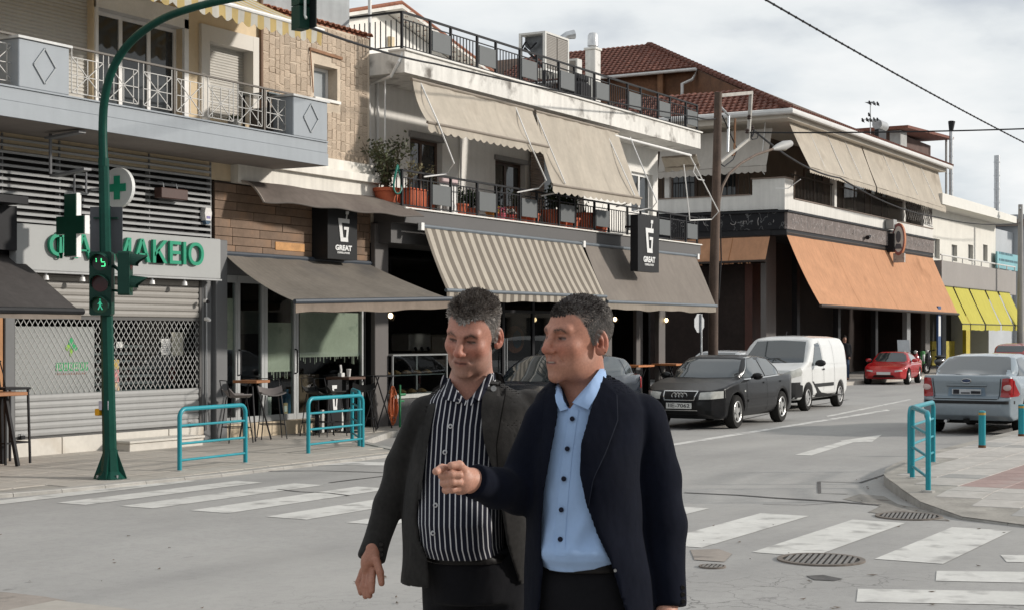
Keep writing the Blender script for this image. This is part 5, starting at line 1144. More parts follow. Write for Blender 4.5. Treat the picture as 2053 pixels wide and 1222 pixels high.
ov2 = lambda s_, x: [(x*1.0, rx*s_*math.cos(a), rz_*s_*math.sin(a)) for a in np.linspace(0, 2*math.pi, 33)[:-1]]
b = MB(); b.prism(ov(1, -.12), (.24, 0, 0)); b.build('box', mat('sign_orange_side', (.42, .15, .06), .6), t, local=True)
for s_, x, m_ in ((.985, -.128, mat('sign_ring', (.24, .09, .085), .6)), (.80, -.136, mat('sign_cream', (.55, .53, .49), .6)), ):
 b = MB(); b.prism(ov2(s_, x), (.007, 0, 0)); b.build('ring' if s_ > .9 else 'field', m_, t, local=True)
b = MB(); b.prism([(-.142, .11*math.cos(a), .1+.26*math.sin(a)) for a in np.linspace(0, 2*math.pi, 17)[:-1]], (.005, 0, 0)); b.prism([(-.142, y, z) for y, z in ((-.17, -.42), (.17, -.42), (.1, -.2), (-.1, -.2))], (.005, 0, 0)); o = b.build('motif', mat('sign_motif', (.10, .10, .11), .7), t, local=True); o['kind'] = 'stuff'
b = MB(); b.box(-.10, .10, -.24, .24, -1.0, -.60); b.build('name_plate', mat('name_plate', (.36, .32, .29), .6, .3, 9), t, local=True)
b = MB(); b.beam((0, 0, .55), (0, .55, .62), .06, .06); b.beam((0, 0, -.4), (0, .4, -.4), .06, .06); b.box(-.3, .1, .16, .5, -.55, .25); b.build('bracket', BLACK, t, local=True)
b = MB(); b.box(-.35, .15, .15, .5, .45, .85); b.build('floodlight', mat('lamp_grey', (.35, .35, .34), .5), t, local=True)
c = PY(1742, 476, YC-.3); t = thing('spot_lamp', 'small dark spot lamp on the chalk sign band', 'lamp', tuple(c)); b = MB(); b.tube([(-.2, 0, -.02), (.16, 0, .05)], [.09, .05], 10); b.build('lamp_head', BLACK, t, local=True); b = MB(); b.tube([(0, 0, 0), (-.05, .16, -.02)], .025, 6); b.build('arm', BLACK, t, local=True)
zt = 9.58; xm = XY(1741, YC-.4)
def straps(x0, x1, n): return [[(x0+(x1-x0)*k/n, YC-.1, zt), (x0+(x1-x0)*k/n+.0, YC-.80, 8.0)] for k in range(1, n)]
awning('left half of the long cream awning row under the tiled eaves', (XC0+.1, YC-.1, zt), (xm-.08, YC-.1, zt), (XC0+.1, YC-.92, 7.88), (xm-.08, YC-.75, 7.86), CRM, None, .20, .05, .02, group='cream awnings of the corner building', arms=straps(XC0, xm, 4)+[[PY(1605, 360, YC-.9), PY(1580, 378, YC-.3), PY(1555, 378, YC+.1)]], cat='awning')
awning('right half of the long cream awning row under the tiled eaves', (xm+.08, YC-.1, zt), (XC1+.6, YC-.1, zt), (xm+.08, YC-.75, 7.86), (XC1+.7, YC-.45, 7.84), CRM, None, .20, .05, .02, group='cream awnings of the corner building', arms=straps(xm, XC1+.4, 4))
awning('cream drop awning on the shaded side behind the utility pole', (XC0-.05, YC+4.9, 9.3), (XC0-.05, YC+.45, 9.36), (XC0-.35, YC+4.9, 7.95), (XC0-.42, YC+.55, 7.98), fabric('grey_cream_canvas', (.50, .46, .41), var=.05, trans=.15), None, .25, .06, .02, group='cream awnings of the corner building', arms=[[PX(1535, 240, XC0-.1), PX(1525, 340, XC0-.35), PX(1533, 350, XC0-.2)]])
TROOF = mat('old_roof_tile', (.165, .06, .04), .85, .28, 5, .3, 50, rnd=.28, dirt=((.075, .04, .03), .52, .68, 5))
ex, ey, ez = 53.6, 19.47, 9.88; SL = .47; T1, T2, TA = 2.46, 6.81, 10.45
roof_b = MB(); yb = 46.0
def hip(t): return (ex+t, ey+t, ez+SL*t)
roof_b.add([hip(0), hip(T1), (ex+T1, yb, ez+SL*T1), (ex, yb, ez)], [(0, 1, 2, 3)])
roof_b.add([hip(T2-.5), hip(TA), (ex+TA, yb, ez+SL*TA), (ex+T2-.5, yb, ez+SL*(T2-.5))], [(0, 1, 2, 3)])
xe = XC1+.9
roof_b.add([hip(0), (xe, ey, ez), (xe-TA, ey+TA, ez+SL*TA), hip(TA)], [(0, 1, 2, 3)])
o = roof_b.build('roof', mat('roof_underside', (.11, .07, .05), .9, .2, 2), bC)
sd = o.modifiers.new('thick', 'SOLIDIFY'); sd.thickness = .12; sd.offset = -1; roofC = o
b = MB(); WOOD = mat('attic_wood', (.15, .07, .035), .8, .35, 1.1, .3, 30)
xw = ex+T2-.15; b.add([(xw, ey+T2-.3, 10.5), (xw, yb, 10.5), (xw, yb, ez+SL*(xw-ex)-.1), (xw, ey+T2-.3, ez+SL*(xw-ex)-.1)], [(0, 1, 2, 3)]); 
b.add([(ex+T1, ey+T1+.1, 10.4), (xw, ey+T2-.1, 10.4), (xw, ey+T2-.1, 12.9), (ex+T1, ey+T1+.1, 11.0)], [(0, 1, 2, 3)]); b.add([(ex+T1-.2, ey+T1, 10.6), (xw+.2, ey+T1, 10.6), (xw+.2, yb, 10.6), (ex+T1-.2, yb, 10.6)], [(0, 1, 2, 3)]); b.build('attic_wall', WOOD, bC)
b = MB()
for y in (27.5, 31.5): b.box(xw-.25, xw-.05, y-.12, y+.12, 10.6, 12.8)
b.box(xw-.2, xw-.02, ey+T2, yb, 11.5, 11.62); o = b.build('attic_post', mat('attic_post', (.20, .10, .05), .8, .2, 3), bC); o['kind'] = 'stuff'
tq = MB()
for s_ in range(5):
 a0, a1 = math.pi*s_/5, math.pi*(s_+1)/5
 tq.add([(-.11*math.cos(a0), 0, .085*math.sin(a0)), (-.11*math.cos(a1), 0, .085*math.sin(a1)), (-.10*math.cos(a1), .40, .07*math.sin(a1)-.03), (-.10*math.cos(a0), .40, .07*math.sin(a0)-.03)], [(0, 1, 2, 3)])
tq.add([(-.11*math.cos(math.pi*s_/5), 0, .085*math.sin(math.pi*s_/5)) for s_ in range(6)], [(0, 1, 2, 3, 4, 5)])
tm2 = tq.mesh('roof_tile'); tm2.materials.append(TROOF)
slr = math.atan(SL); step = .36*math.cos(slr); places = []
for t0, t1 in ((0, T1), (T2-.55, TA)):
 r = 0
 while t0+r*step < t1-.1:
  tt = t0+r*step; y = ey+tt+.15
  while y < (27.5 if t0 == 0 else 36):
   places.append((tt, y)); y += .24
  r += 1
vis = [(tt, y) for tt, y in places if (y < 26.5 if tt < T1 else (24 < y < 36))]
random.Random(3).shuffle(vis); vis.sort(key=lambda p: p[1]); near = set(vis[:298]); rest = [p for p in places if p not in near]
for tt, y in near:
 o = link('roof_tile', tm2, roofC); o.location = (ex+tt-60, y-YC, ez+SL*tt+.02+random.uniform(-.008, .008)-.1); o.rotation_euler = (slr, 0, R(-90)); o.rotation_euler = Matrix.Rotation(R(-90), 3, 'Z').to_euler(); 
 o.rotation_euler = (Matrix.Rotation(R(-90), 3, 'Z')@Matrix.Rotation(slr, 3, 'X')).to_euler()
rot = (Matrix.Rotation(R(-90), 4, 'Z')@Matrix.Rotation(slr, 4, 'X')); bb = MB()
for tt, y in rest:
 Mx = Matrix.Translation((ex+tt, y, ez+SL*tt+.02))@rot; bb.add([Mx@Vector(v) for v in tq.v], tq.f)
o = bb.build('tile_field', TROOF, roofC); o['kind'] = 'stuff'
bb = MB(); 
for k in range(36):
 t_ = TA*k/36; p0 = Vector(hip(t_)); p1 = Vector(hip(t_+TA/36*1.12)); bb.tube([p0+Vector((0, 0, .07)), p1+Vector((0, 0, .03))], [.13, .105], 7)
o = bb.build('hip_tiles', TROOF, roofC); o['kind'] = 'stuff'
bb = MB()
for k in range(95): x = ex+k*.24; bb.tube([(x, ey-.02, ez+.05), (x, ey+.4, ez+.05+.19)], [.11, .10], 6)
o = bb.build('eaves_tiles', TROOF, roofC); o['kind'] = 'stuff'
GUT = mat('white_gutter', (.58, .57, .55), .5, .06, 3)
b = MB(); b.tube([(ex-.1, yb, ez-.1), (ex-.1, ey-.1, ez-.08), (xe, ey-.1, ez-.08)], .11, 8); b.tube([(ex+T2-.62, yb, ez+SL*(T2-.5)-.12), (ex+T2-.62, ey+T2-.6, ez+SL*(T2-.5)-.10), (ex+T2-.75, ey+T2-.4, 12.3), (ex+T2-1.1, ey+T2-.1, 12.1), (ex+T2-1.1, ey+T2-.1, 10.9)], .07, 8); gut = b.build('gutter', GUT, bC, smooth=True)
b = MB(); b.box(ex+.1, xe-.1, ey+.12, YC+2.2, 9.58, 9.86); b.box(ex+.1, XC0+2, YC+2.2, yb, 9.5, 9.8); b.build('eaves_board', mat('cream_eaves', (.54, .49, .42), .8, .06, 1.5), bC)
Yh = 23.0
c = PY(1765, 270, Yh); t = thing('solar_water_heater', 'dark solar water heater with pale tank on the tiled roof', 'water heater', (c.x, Yh, c.z-.6))
b = MB(); b.tube([(-.55, 0, 1.05), (.6, 0, 1.05)], .25, 14); b.build('tank', mat('tank_pale', (.45, .45, .45), .3, .1, 4, metal=.5), t, local=True, smooth=True); b = MB(); b.box(-.6, .65, -.1, .1, -1.0, .8); b.build('collector', mat('collector_black', (.03, .03, .032), .4), t, local=True)
b = MB()
for x in (-.5, .55): b.beam((x, .1, -1), (x, .1, 1.0), .05, .05)
b.build('frame', STEEL, t, local=True)
c = PY(1745, 260, Yh); t = thing('tv_antenna', 'thin television antenna mast with birds perched on it', 'antenna', (c.x, Yh, c.z-.9))
b = MB(); b.tube([(0, 0, 0), (0, 0, 2.25)], .025, 6); b.build('mast', GREYM, t, local=True); b = MB()
for z, ln in ((1.35, 1.0), (2.2, .5)):
 b.tube([(-ln*.6, 0, z), (ln*.7, 0, z)], .016, 5)
 for k in range(6): x = -ln*.5+k*ln*.2; b.tube([(x, -.2, z), (x, .2, z)], .008, 4)
b.build('antenna_elements', GREYM, t, local=True); ant = t
bi = 0
for px, py in ((1730, 243), (1739, 242), (1746, 242.5), (1753, 241.5), (1760, 242), (1743, 232), (1744, 208), (1753, 209), (1760, 210)):
 c = PY(px, py, Yh-.02); lab = ['first bird from the left on the lower antenna bar', 'second bird from the left on the lower antenna bar', 'third bird from the left on the lower antenna bar', 'fourth bird from the left on the lower antenna bar', 'fifth bird from the left on the lower antenna bar', 'bird perched alone halfway up the antenna mast', 'leftmost bird on the upper antenna bar', 'middle bird on the upper antenna bar', 'rightmost bird on the upper antenna bar'][bi]
 b = MB(); b.sphere((0, 0, .02), .085, 8, 6, (1.35, .8, .85)); b.sphere((-.1, 0, .09), .045, 7, 5); b.tube([(.08, 0, .01), (.24, 0, -.05)], [.035, .012], 5); b.tube([(-.13, 0, .09), (-.18, 0, .085)], [.015, .003], 4)
 o = b.build('bird', mat('dark_bird', (.03, .03, .032), .7), None, smooth=True, local=True); o.location = c; tag(o, lab, 'bird', 'birds on the antenna'); bi += 1
Yr_ = 24.0
bH = building('rooftop_hut', 'small rooftop hut with a rusty red tiled roof behind the corner building', (XY(1860, Yr_), Yr_, 9))
b = MB(); x0, x1 = XY(1816, Yr_), XY(1896, Yr_); z1 = ZY(1850, 270, Yr_); z0 = ZY(1850, 330, Yr_)
b.prism([(x0-1, Yr_-.4, z1-.15), (x1+.3, Yr_-.4, z1+.25), (x1+.3, Yr_-.4, z1+.40), (x0-1, Yr_-.4, z1)], (0, 4, 0)); b.build('roof', TROOF, bH); b = MB(); b.box(x0, x1-.3, Yr_+.8, Yr_+3, z0-5, z1-.1); b.build('wall', mat('hut_dark_wall', (.10, .06, .05), .8, .2, 1), bH)
b = MB(); b.box(x0-.3, x0+.9, Yr_+.2, Yr_+.79, z0-5, z1-.16); b.build('wall_post', mat('hut_grey', (.34, .34, .33), .8), bH); b = MB(); b.box(x1-.15, x1, Yr_-.1, Yr_, z0-5, z1+.2); b.build('wall_post', mat('hut_grey', (.34, .34, .33), .8), bH)
def flue(label, px, py0, py1, w, Y, cap=False):
 x = XY(px, Y); r = w/2*Y/ray(px, 672)[1]; z1, z0 = ZY(px, py0, Y), ZY(px, py1, Y); t = thing('flue_pipe', label, 'flue', (x, Y, z0-1)); b = MB(); b.tube([(x, Y, z0-1), (x, Y, z1)], r, 12); p = b.build('pipe', STEEL, t, smooth=True)
 b = MB()
 for k in range(4): z = z0+(z1-z0)*(k+.5)/4; b.tube([(x, Y, z-.03), (x, Y, z+.03)], r*1.12, 12)
 b.build('band', STEEL, t)
 if cap: b = MB(); b.tube([(x, Y, z1+.002), (x+.1, Y, z1+.5)], [r*1.1, r*1.8], 12); b.build('cowl', BLACK, t, smooth=True)
flue('tall thin steel flue with dark cowl beside the rooftop hut', 1907, 262, 400, 8, 22.5, True)
flue('stout steel flue rising from the far white building roof', 1999, 312, 420, 12, 23.0)

# ================================================================== BUILDING D: white building with yellow awnings
YD = 20.6; XD0, XD1 = XC1+.05, 96.0
bD = building('white_building', 'white building with grey band and yellow awnings beyond the corner building', (80, YD, .1))
b = MB(); hs = []
for a_, c_ in ((1873, 1884), (1908, 1919), (1941, 1951), (1971, 1980)): hs.append((XY(a_, YD), XY(c_, YD), ZY(a_, 522 if a_ < 1900 else 527, YD)+.1, ZY(a_, 478 if a_ < 1900 else 490, YD)))
xr = XY(1996, YD)
wall_holes(b, XD0, xr, 4.3, 8.9, YD, YD+.3, hs); b.box(XD0+.02, xr-.02, YD+.9, YD+12, 4.3, 8.8); b.build('upper_wall', mat('cream_white_wall', (.66, .64, .585), .9, .05, 1, .1, 60, streak=.05), bD)
for h in hs: window(bD, h[0], h[1], h[2], h[3], YD+.2, mat('grey_window_frame', (.3, .3, .29), .6), .08, 0, pane=mat('grey_shutter_pane', (.20, .195, .18), .6, .1, 3))
b = MB(); zl = 8.2; x0 = XD0-.2; x1 = XY(2042, YD-1.2)
b.prism([(x0, YD-1.1, 8.0), (x1, YD-1.1, 8.05), (x1, YD-1.1, 8.42), (x0, YD-1.1, 8.5)], (0, 12, 0)); b.build('roof_slab', mat('white_slab', (.64, .625, .58), .85, .05, 1), bD)
b = MB(); a_ = PY(1872, 398, YD-.4); c_ = PY(2030, 440, YD-.4); b.prism([(a_.x, YD-.4, 8.5), (c_.x, YD-.4, 8.45), (c_.x, YD-.4, c_.z), (a_.x, YD-.4, a_.z)], (0, 9, 0)); b.build('attic_wall', mat('pale_grey_wall', (.45, .46, .465), .9, .06, .8), bD)
b = MB(); 
for k in range(26):
 u = k/25; p_ = a_.lerp(c_, u); b.tube([(p_.x-.3, YD-.42, p_.z+.04), (p_.x+.35, YD-.42, p_.z+.04)], .09, 6)
o = b.build('edge_tiles', mat('dark_tile', (.12, .09, .08), .8), bD); o['kind'] = 'stuff'
b = MB(); xb = XY(2037, YD-1.0); b.box(XD0+.05, xb, YD-1.0, YD+.28, 4.05, 5.35); b.build('grey_band', mat('taupe_band', (.27, .25, .235), .8, .05, .8), bD)
b = MB(); b.tube([(XD0+.05, YD-.95, 5.62), (xb, YD-.95, 5.62)], .04, 6); 
for k in range(9): x = XD0+.3+k*(xb-XD0-.4)/8; b.tube([(x, YD-.95, 5.36), (x, YD-.95, 5.62)], .03, 5)
b.build('band_rail', GUT, bD)
b = MB(); b.box(XD0+.1, xb, YD+2.5, YD+2.8, .1, 4.1); b.build('dark_shopfront', mat('shop_dark', (.03, .03, .028), .6, .3, .6), bD)
for px, m_ in ((1893, BLACK), (1941, mat('yellow_post', (.45, .36, .03), .6)), (2010, PAR), (1975, mat('pale_poster', (.45, .44, .40), .7, .1, 1))):
 b = MB(); Y = YD+1.0; b.box(XY(px-4, Y), XY(px+4, Y), Y, Y+.2, .12, 4.05); b.build('shop_column', m_, bD)
b = MB(); b.box(XY(1880, YD+2), XY(1960, YD+2), YD+2.3, YD+2.45, .2, 1.5); b.build('yellow_shelf', mat('yellow_shelf', (.40, .33, .05), .7, .35, 3), bD)
YLW = fabric('yellow_canvas', (.58, .53, .12), var=.04, streak=.04, trans=.25)
pts = [(1893, 571, 1908, 654), (1911, 573, 1944, 656), (1942.5, 575.5, 1976, 658), (1975, 579, 2005, 659), (2001, 582, 2034, 660), (2025, 585, 2057, 661)]
for k in range(5):
 a_, c_ = PY(pts[k][0]+1.5, pts[k][1], YD-1.05), PY(pts[k+1][0]-1.5, pts[k+1][1], YD-1.05); zt_ = 4.12; zb_ = 2.35
 xe0 = PY(pts[k][2], pts[k][3], YD-1.9); 
 awning(('yellow awning panel nearest to the orange awning', 'second yellow awning panel from the orange awning', 'middle yellow awning panel with a dark crease', 'fourth yellow awning panel from the orange awning', 'farthest yellow awning panel beside the concrete pole')[k], (a_.x, YD-1.05, zt_), (c_.x, YD-1.05, zt_), (a_.x+.1, YD-1.85, zb_), (c_.x+.1, YD-1.85, zb_), YLW, mat('dark_green_bar', (.06, .06, .02), .6), .28, 0, .02, group='yellow shop awnings', barr=.03)
bE = building('far_building', 'grey building with turquoise banner at the right edge', (104, YD, .1))
b = MB(); b.box(XD1+.3, 118, YD-.3, YD+14, .1, 9.0); b.build('wall', mat('far_grey_wall', (.40, .42, .44), .9, .06, .5), bE); b = MB(); b.box(XD1, 119, YD-1.6, YD+14, 8.3, 8.7); b.build('roof_slab', mat('far_brown_slab', (.24, .2, .17), .9), bE)
b = MB(); b.box(xr+.1, XD1+.2, YD+.4, YD+10, .1, 7.9); b.build('side_wall', mat('far_grey_wall', (0, 0, 0)), bE)
b = MB(); xs_ = XY(1996, YD-.2); xs1 = XY(2046, YD-.2); b.box(xs_, xs1, YD-.3, YD-.2, ZY(2020, 541, YD-.2), ZY(2020, 509, YD-.2)); bn = b.build('banner', mat('turquoise_banner', (.17, .38, .42), .6, .08, 1), bE)
b = MB()
for r_, n_ in ((.72, 9), (.38, 14)):
 for k in range(n_):
  x = xs_+.4+k*(xs1-xs_-1.2)/14; z = ZY(2020, 541, YD-.2)+r_*1.1; b.box(x, x+.22+.1*(k % 3), YD-.312, YD-.301, z, z+.13)
o = b.build('banner_letters', mat('banner_ink', (.06, .14, .17), .7), bn); o['kind'] = 'stuff'
window(bE, XD1-6, XD1-4.5, 5.6, 7.4, YD+.36, mat('grey_window_frame', (0, 0, 0)), .1, 0)
bF = building('far_building', 'low cream house far down the street behind the red car', (135, 21, .1))
b = MB(); b.box(122, 160, 20.5, 32, .05, 7.5); b.build('wall', mat('far_cream_wall', (.5, .46, .4), .9, .06, .5), bF); b = MB(); b.prism([(121.5, 20, 7.5), (121.5, 26, 9.6), (121.5, 32.5, 7.5)], (39, 0, 0)); b.build('roof', TERRA, bF)
bG = building('side_street_house', 'shaded house down the side street behind the stop sign', (46, 34, .1))
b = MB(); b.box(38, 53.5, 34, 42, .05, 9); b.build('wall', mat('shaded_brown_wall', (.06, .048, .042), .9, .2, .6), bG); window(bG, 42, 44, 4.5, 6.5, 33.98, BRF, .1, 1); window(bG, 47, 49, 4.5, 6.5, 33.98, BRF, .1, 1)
# ================================================================== STREET FURNITURE
PGRN = mat('dark_green_pole_paint', (.006, .050, .036), .35, .14, 2.5, .06, 40, dirt=((.05, .09, .07), .62, .8, 5))
SGRN = mat('signal_green_housing', (.012, .045, .033), .4, .1, 4)
XT = 14.2; pb = PX(221, 950, XT); zg = .045
t = thing('traffic_light', 'dark green traffic light pole with curved arm on the left pavement', 'traffic light', (XT, pb.y, zg))
pts = [PX(x, y, XT) for x, y in ((221, 945), (214, 640), (208, 330))]; pts[0].z = zg+.02
b = MB(); b.tube(pts, [.088, .075, .062], 8); b.build('pole', PGRN, t)
pts = [PX(x, y, XT) for x, y in ((207.5, 322), (206, 262), (209, 205), (221, 152), (245, 105), (280, 68), (330, 36), (390, 15), (450, 1), (520, -11), (600, -20), (640, -22))]
sm = []
for i in range(len(pts)-1):
 p0, p1, p2, p3 = pts[max(i-1, 0)], pts[i], pts[i+1], pts[min(i+2, len(pts)-1)]
 for k in range(4):
  u = k/4; sm.append(.5*((2*p1)+(p2-p0)*u+(2*p0-5*p1+4*p2-p3)*u*u+(3*p1-p0-3*p2+p3)*u**3))
sm.append(pts[-1]); b = MB(); b.tube(sm, [.056-.016*i/len(sm) for i in range(len(sm))], 12); b.build('arm', PGRN, t, smooth=True)
b = MB(); j = PX(207.7, 326, XT); b.tube([j-Vector((0, 0, .05)), j+Vector((0, 0, .05))], .066, 12); b.build('collar', PGRN, t)
for k in range(4):
 a = k*math.pi/2+.5; d = Vector((math.cos(a), math.sin(a), 0)); c0 = Vector((XT, pb.y, zg)); tn = Vector((-d.y, d.x, 0))*.008
 b = MB(); b.prism([c0+d*.07+tn, c0+d*.20+tn, c0+d*.20+tn+Vector((0, 0, .03)), c0+d*.07+tn+Vector((0, 0, .38))], -tn*2); b.build('gusset', PGRN, t)
b = MB(); b.lathe((XT, pb.y, zg), [(.20, 0), (.20, .02), (.12, .10), (.088, .36)], 8); b.build('foot', PGRN, t)
for k in range(4): a = k*math.pi/2+1.28; b = MB(); b.tube([(XT+.17*math.cos(a), pb.y+.17*math.sin(a), zg+.02), (XT+.17*math.cos(a), pb.y+.17*math.sin(a), zg+.06)], .014, 6); b.build('bolt', STEEL, t)
b = MB(); b.lathe((XT, pb.y, zg-.03), [(.27, 0), (.26, .032), (.20, .036)], 10); b.build('concrete_pad', KERB, t)
c = PX(207, 825, XT); b = MB(); b.bbox(c.x-.10, c.x-.02, c.y-.02, c.y+.05, c.z-.04, c.z+.045, .008); b.build('push_button', mat('amber_box', (.62, .30, .01), .4, .08, 5), t)
c = PX(213, 812, XT)
for dx, dy in ((-.085, .02), (-.06, -.065)): b = MB(); b.box(c.x+dx-.003, c.x+dx+.002, c.y+dy-.03, c.y+dy+.02, c.z-.05, c.z+.06); b.build('sticker', mat('sticker_white', (.5, .48, .55), .6, .2, 20), t)
def u_frame(fwd): f = Vector(fwd).normalized(); r = Vector((f.y, -f.x, 0)); return f, r
def signal_head(parent, c, fwd, w, h, d, lamps, name='signal_head', vis=.16):
 f, r = u_frame(fwd); c = Vector(c); up = Vector((0, 0, 1))
 b = MB(); ww, hh = w/2, h/2; ch = .02
 prof = [(-ww+ch, -hh), (ww-ch, -hh), (ww, -hh+ch), (ww, hh-ch), (ww-ch, hh), (-ww+ch, hh), (-ww, hh-ch), (-ww, -hh+ch)]
 b.prism([c+r*u+up*v for u, v in prof], -f*d); hd_ = b.build(name, SGRN, parent)
 n = len(lamps); hs = h/n; rad = min(w, hs)*.40
 for k, lm_ in enumerate(lamps):
  cc = c+up*(hh-hs*(k+.5)); b = MB(); N_ = 20
  vs = []
  for s_ in (0, 1):
   for i in range(N_): a = 2*math.pi*i/N_; vs.append(cc+(r*math.cos(a)+up*math.sin(a))*rad*.92+f*(.001 if s_ else -.03))
  b.add([cc+(r*math.cos(2*math.pi*i/N_)+up*math.sin(2*math.pi*i/N_))*rad+f*.004 for i in range(N_)], [tuple(range(N_))]); b.build('lens', lm_, hd_)
  b = MB(); rows = []
  for i in range(15):
   a = math.radians(-20+220*i/14); e = r*math.cos(a)+up*math.sin(a); L_ = vis*(.35+.65*max(0, math.sin(a))); rows.append([cc+e*rad*1.1, cc+e*rad*1.06+f*L_-up*.1*L_])
  b.grid(rows, up*.004); b.build('visor', SGRN, hd_)
 return hd_
LRED = mat('lens_red_off', (.045, .006, .006), .25, .1, 5); LGRN = mat('lens_green_dark', (.008, .05, .02), .25, .1, 5); LBLK = mat('lens_black', (.012, .02, .015), .25)
fw = Vector((-.86, -.50, 0)); hc = PX(201, 568, XT-.16); 
hd1 = signal_head(t, hc, fw, .27, .77, .16, [LBLK, LRED, LGRN]); f, r = u_frame(fw)
GLIT = mat('lit_green', (.1, .9, .4), .4, 0, emit=(.10, 1, .35, 1.0)); GLIT2 = mat('lit_green_figure', (.1, .8, .5), .4, 0, emit=(.06, .8, .45, .22))
cc = hc+Vector((0, 0, .257))+f*.012
def seg(a_, c_, w=.011, m=GLIT, z=0, nm='lit_digit'):
 b = MB(); b.beam(cc+r*a_[0]+Vector((0, 0, a_[1]+z)), cc+r*c_[0]+Vector((0, 0, c_[1]+z)), w, .006, f); b.build(nm, m, hd1)
for a_, c_ in (((-.06, -.05), (-.015, -.05)), ((-.06, -.05), (-.06, -.012)), ((-.06, -.0), (-.015, 0)), ((-.015, .008), (-.015, .045)), ((.045, .0), (.045, .02)), ((.045, .028), (.05, .045))): seg(a_, c_)
cc = hc+Vector((0, 0, -.257))+f*.012
for a_, c_, w in (((0, .055), (0, .07), .02), ((0, -.005), (0, .045), .022), ((0, -.005), (-.028, -.06), .012), ((0, -.005), (.022, -.06), .012), ((0, .035), (-.026, .0), .009), ((0, .035), (.026, .005), .009)): seg(a_, c_, w, GLIT2, 0, 'lit_figure')
h2 = PX(246, 548, XT-.02); hd2 = signal_head(t, h2+Vector((.06, -.08, 0)), (.55, -.84, 0), .24, .53, .14, [LRED, LGRN], vis=.20)
b = MB(); b.beam(hc-f*.16+Vector((0, 0, .33)), PX(212, 515, XT), .03, .03); b.beam(hc-f*.16-Vector((0, 0, .33)), PX(214, 612, XT), .03, .03); b.beam(h2, PX(212, 520, XT), .03, .03); b.beam(h2-Vector((0, 0, .22)), PX(213, 580, XT), .03, .03); o = b.build('head_bracket', SGRN, t); o['kind'] = 'stuff'
cb_ = PX(213, 462, XT+.12); f, r = u_frame((-.86, -.50, 0)); b = MB(); b.prism([cb_+r*u+Vector((0, 0, v)) for u, v in ((-.20, -.29), (.20, -.29), (.20, .29), (-.20, .29))], -f*.012); b.build('sign_plate', mat('dark_sign_back', (.075, .078, .088), .6, .1, 3), t)
b = MB(); b.beam(cb_+Vector((0, 0, .15))-f*-.02-r*.15, cb_+Vector((0, 0, .15))-f*-.02+r*.15, .03, .02); b.build('clamp', SGRN, t)
zc_ = PX(620, 10, XT); f2 = Vector((.93, -.36, 0)); f, r = u_frame(f2); c = PX(619, 0, XT)
b = MB(); q = [c+r*u+Vector((0, 0, v)) for u, v in ((-.17, -.33), (.17, -.33), (.17, .55), (-.17, .55))]; b.prism(q, -f*.012); b.build('back_board', mat('black_back_board', (.012, .016, .016), .5, .1, 3), t)
for k in range(3):
 b = MB(); z = -.22+.27*k; q = [c-f*.014+r*u+Vector((0, 0, z+v)) for u, v in ((-.14, -.12), (.02, -.12), (.04, -.1), (.04, .12), (.02, .14), (-.14, .14))]; b.prism(q, -f*.13); b.build('signal_section', SGRN, t)
b = MB(); b.tube([c-f*.10+r*.11+Vector((0, 0, -.24)), c-f*.10+r*.085+Vector((0, 0, -.2)), c-f*.10+r*.09+Vector((0, 0, .5))], .016, 6); b.build('drop_pipe', mat('pale_pipe', (.5, .52, .5), .5), t, smooth=True)
TEAL = mat('teal_paint', (.012, .245, .30), .35, .08, 3, .05, 50, dirt=((.02, .15, .18), .62, .78, 6))
def barrier(label, p0, p1, h=.80, rails=(.27, .56, .83), group='teal tube barriers'):
 p0, p1 = Vector(p0), Vector(p1); d = (p1-p0); L_ = d.length; d.normalize(); up = Vector((0, 0, 1))
 t = thing('tube_barrier', label, 'barrier', tuple(p0), group); rr = .11
 pts = [p0-up*.03, p0+up*(h-rr)]+[p0+up*(h-rr)+d*rr*(1-math.cos(a))+up*rr*math.sin(a) for a in np.linspace(.3, 1.57, 4)]
 pts += [p1+up*(h-rr)-d*rr*(1-math.cos(a))+up*rr*math.sin(a) for a in np.linspace(1.57, .3, 4)]+[p1+up*(h-rr), p1-up*.03]
 b = MB(); b.tube(pts, .030, 10); b.build('frame', TEAL, t, smooth=True)
 for q in rails: b = MB(); z = h*(1-q); b.tube([p0+up*z, p1+up*z], .017, 8); b.build('rail', TEAL, t, smooth=True)
 for p in (p0, p1): b = MB(); b.lathe(p-up*.03, [(.085, 0), (.075, .036), (.035, .04)], 8); b.build('footing', KERB, t)
 return t
barrier('teal tube barrier next to the green traffic light pole', PZ(360, 943, .05), PZ(492, 927, .05), .80)
barrier('teal tube barrier in front of the coffee shop tables', PZ(618, 909, .05), PZ(727, 896, .05), .82)
barrier('teal tube barrier standing end on behind the coffee shop barrier', PZ(727, 896, .05)+Vector((.08, .12, 0)), PZ(706, 884, .06), .86)
barrier('teal tube barrier at the kerb edge of the right corner, rear of the pair', PZ(1824, 949, .12), PZ(1871, 926, .12), .80)
barrier('teal tube barrier nearest the curved kerb, front of the pair', PZ(1829, 957, .12), PZ(1861, 983, .12), .84)
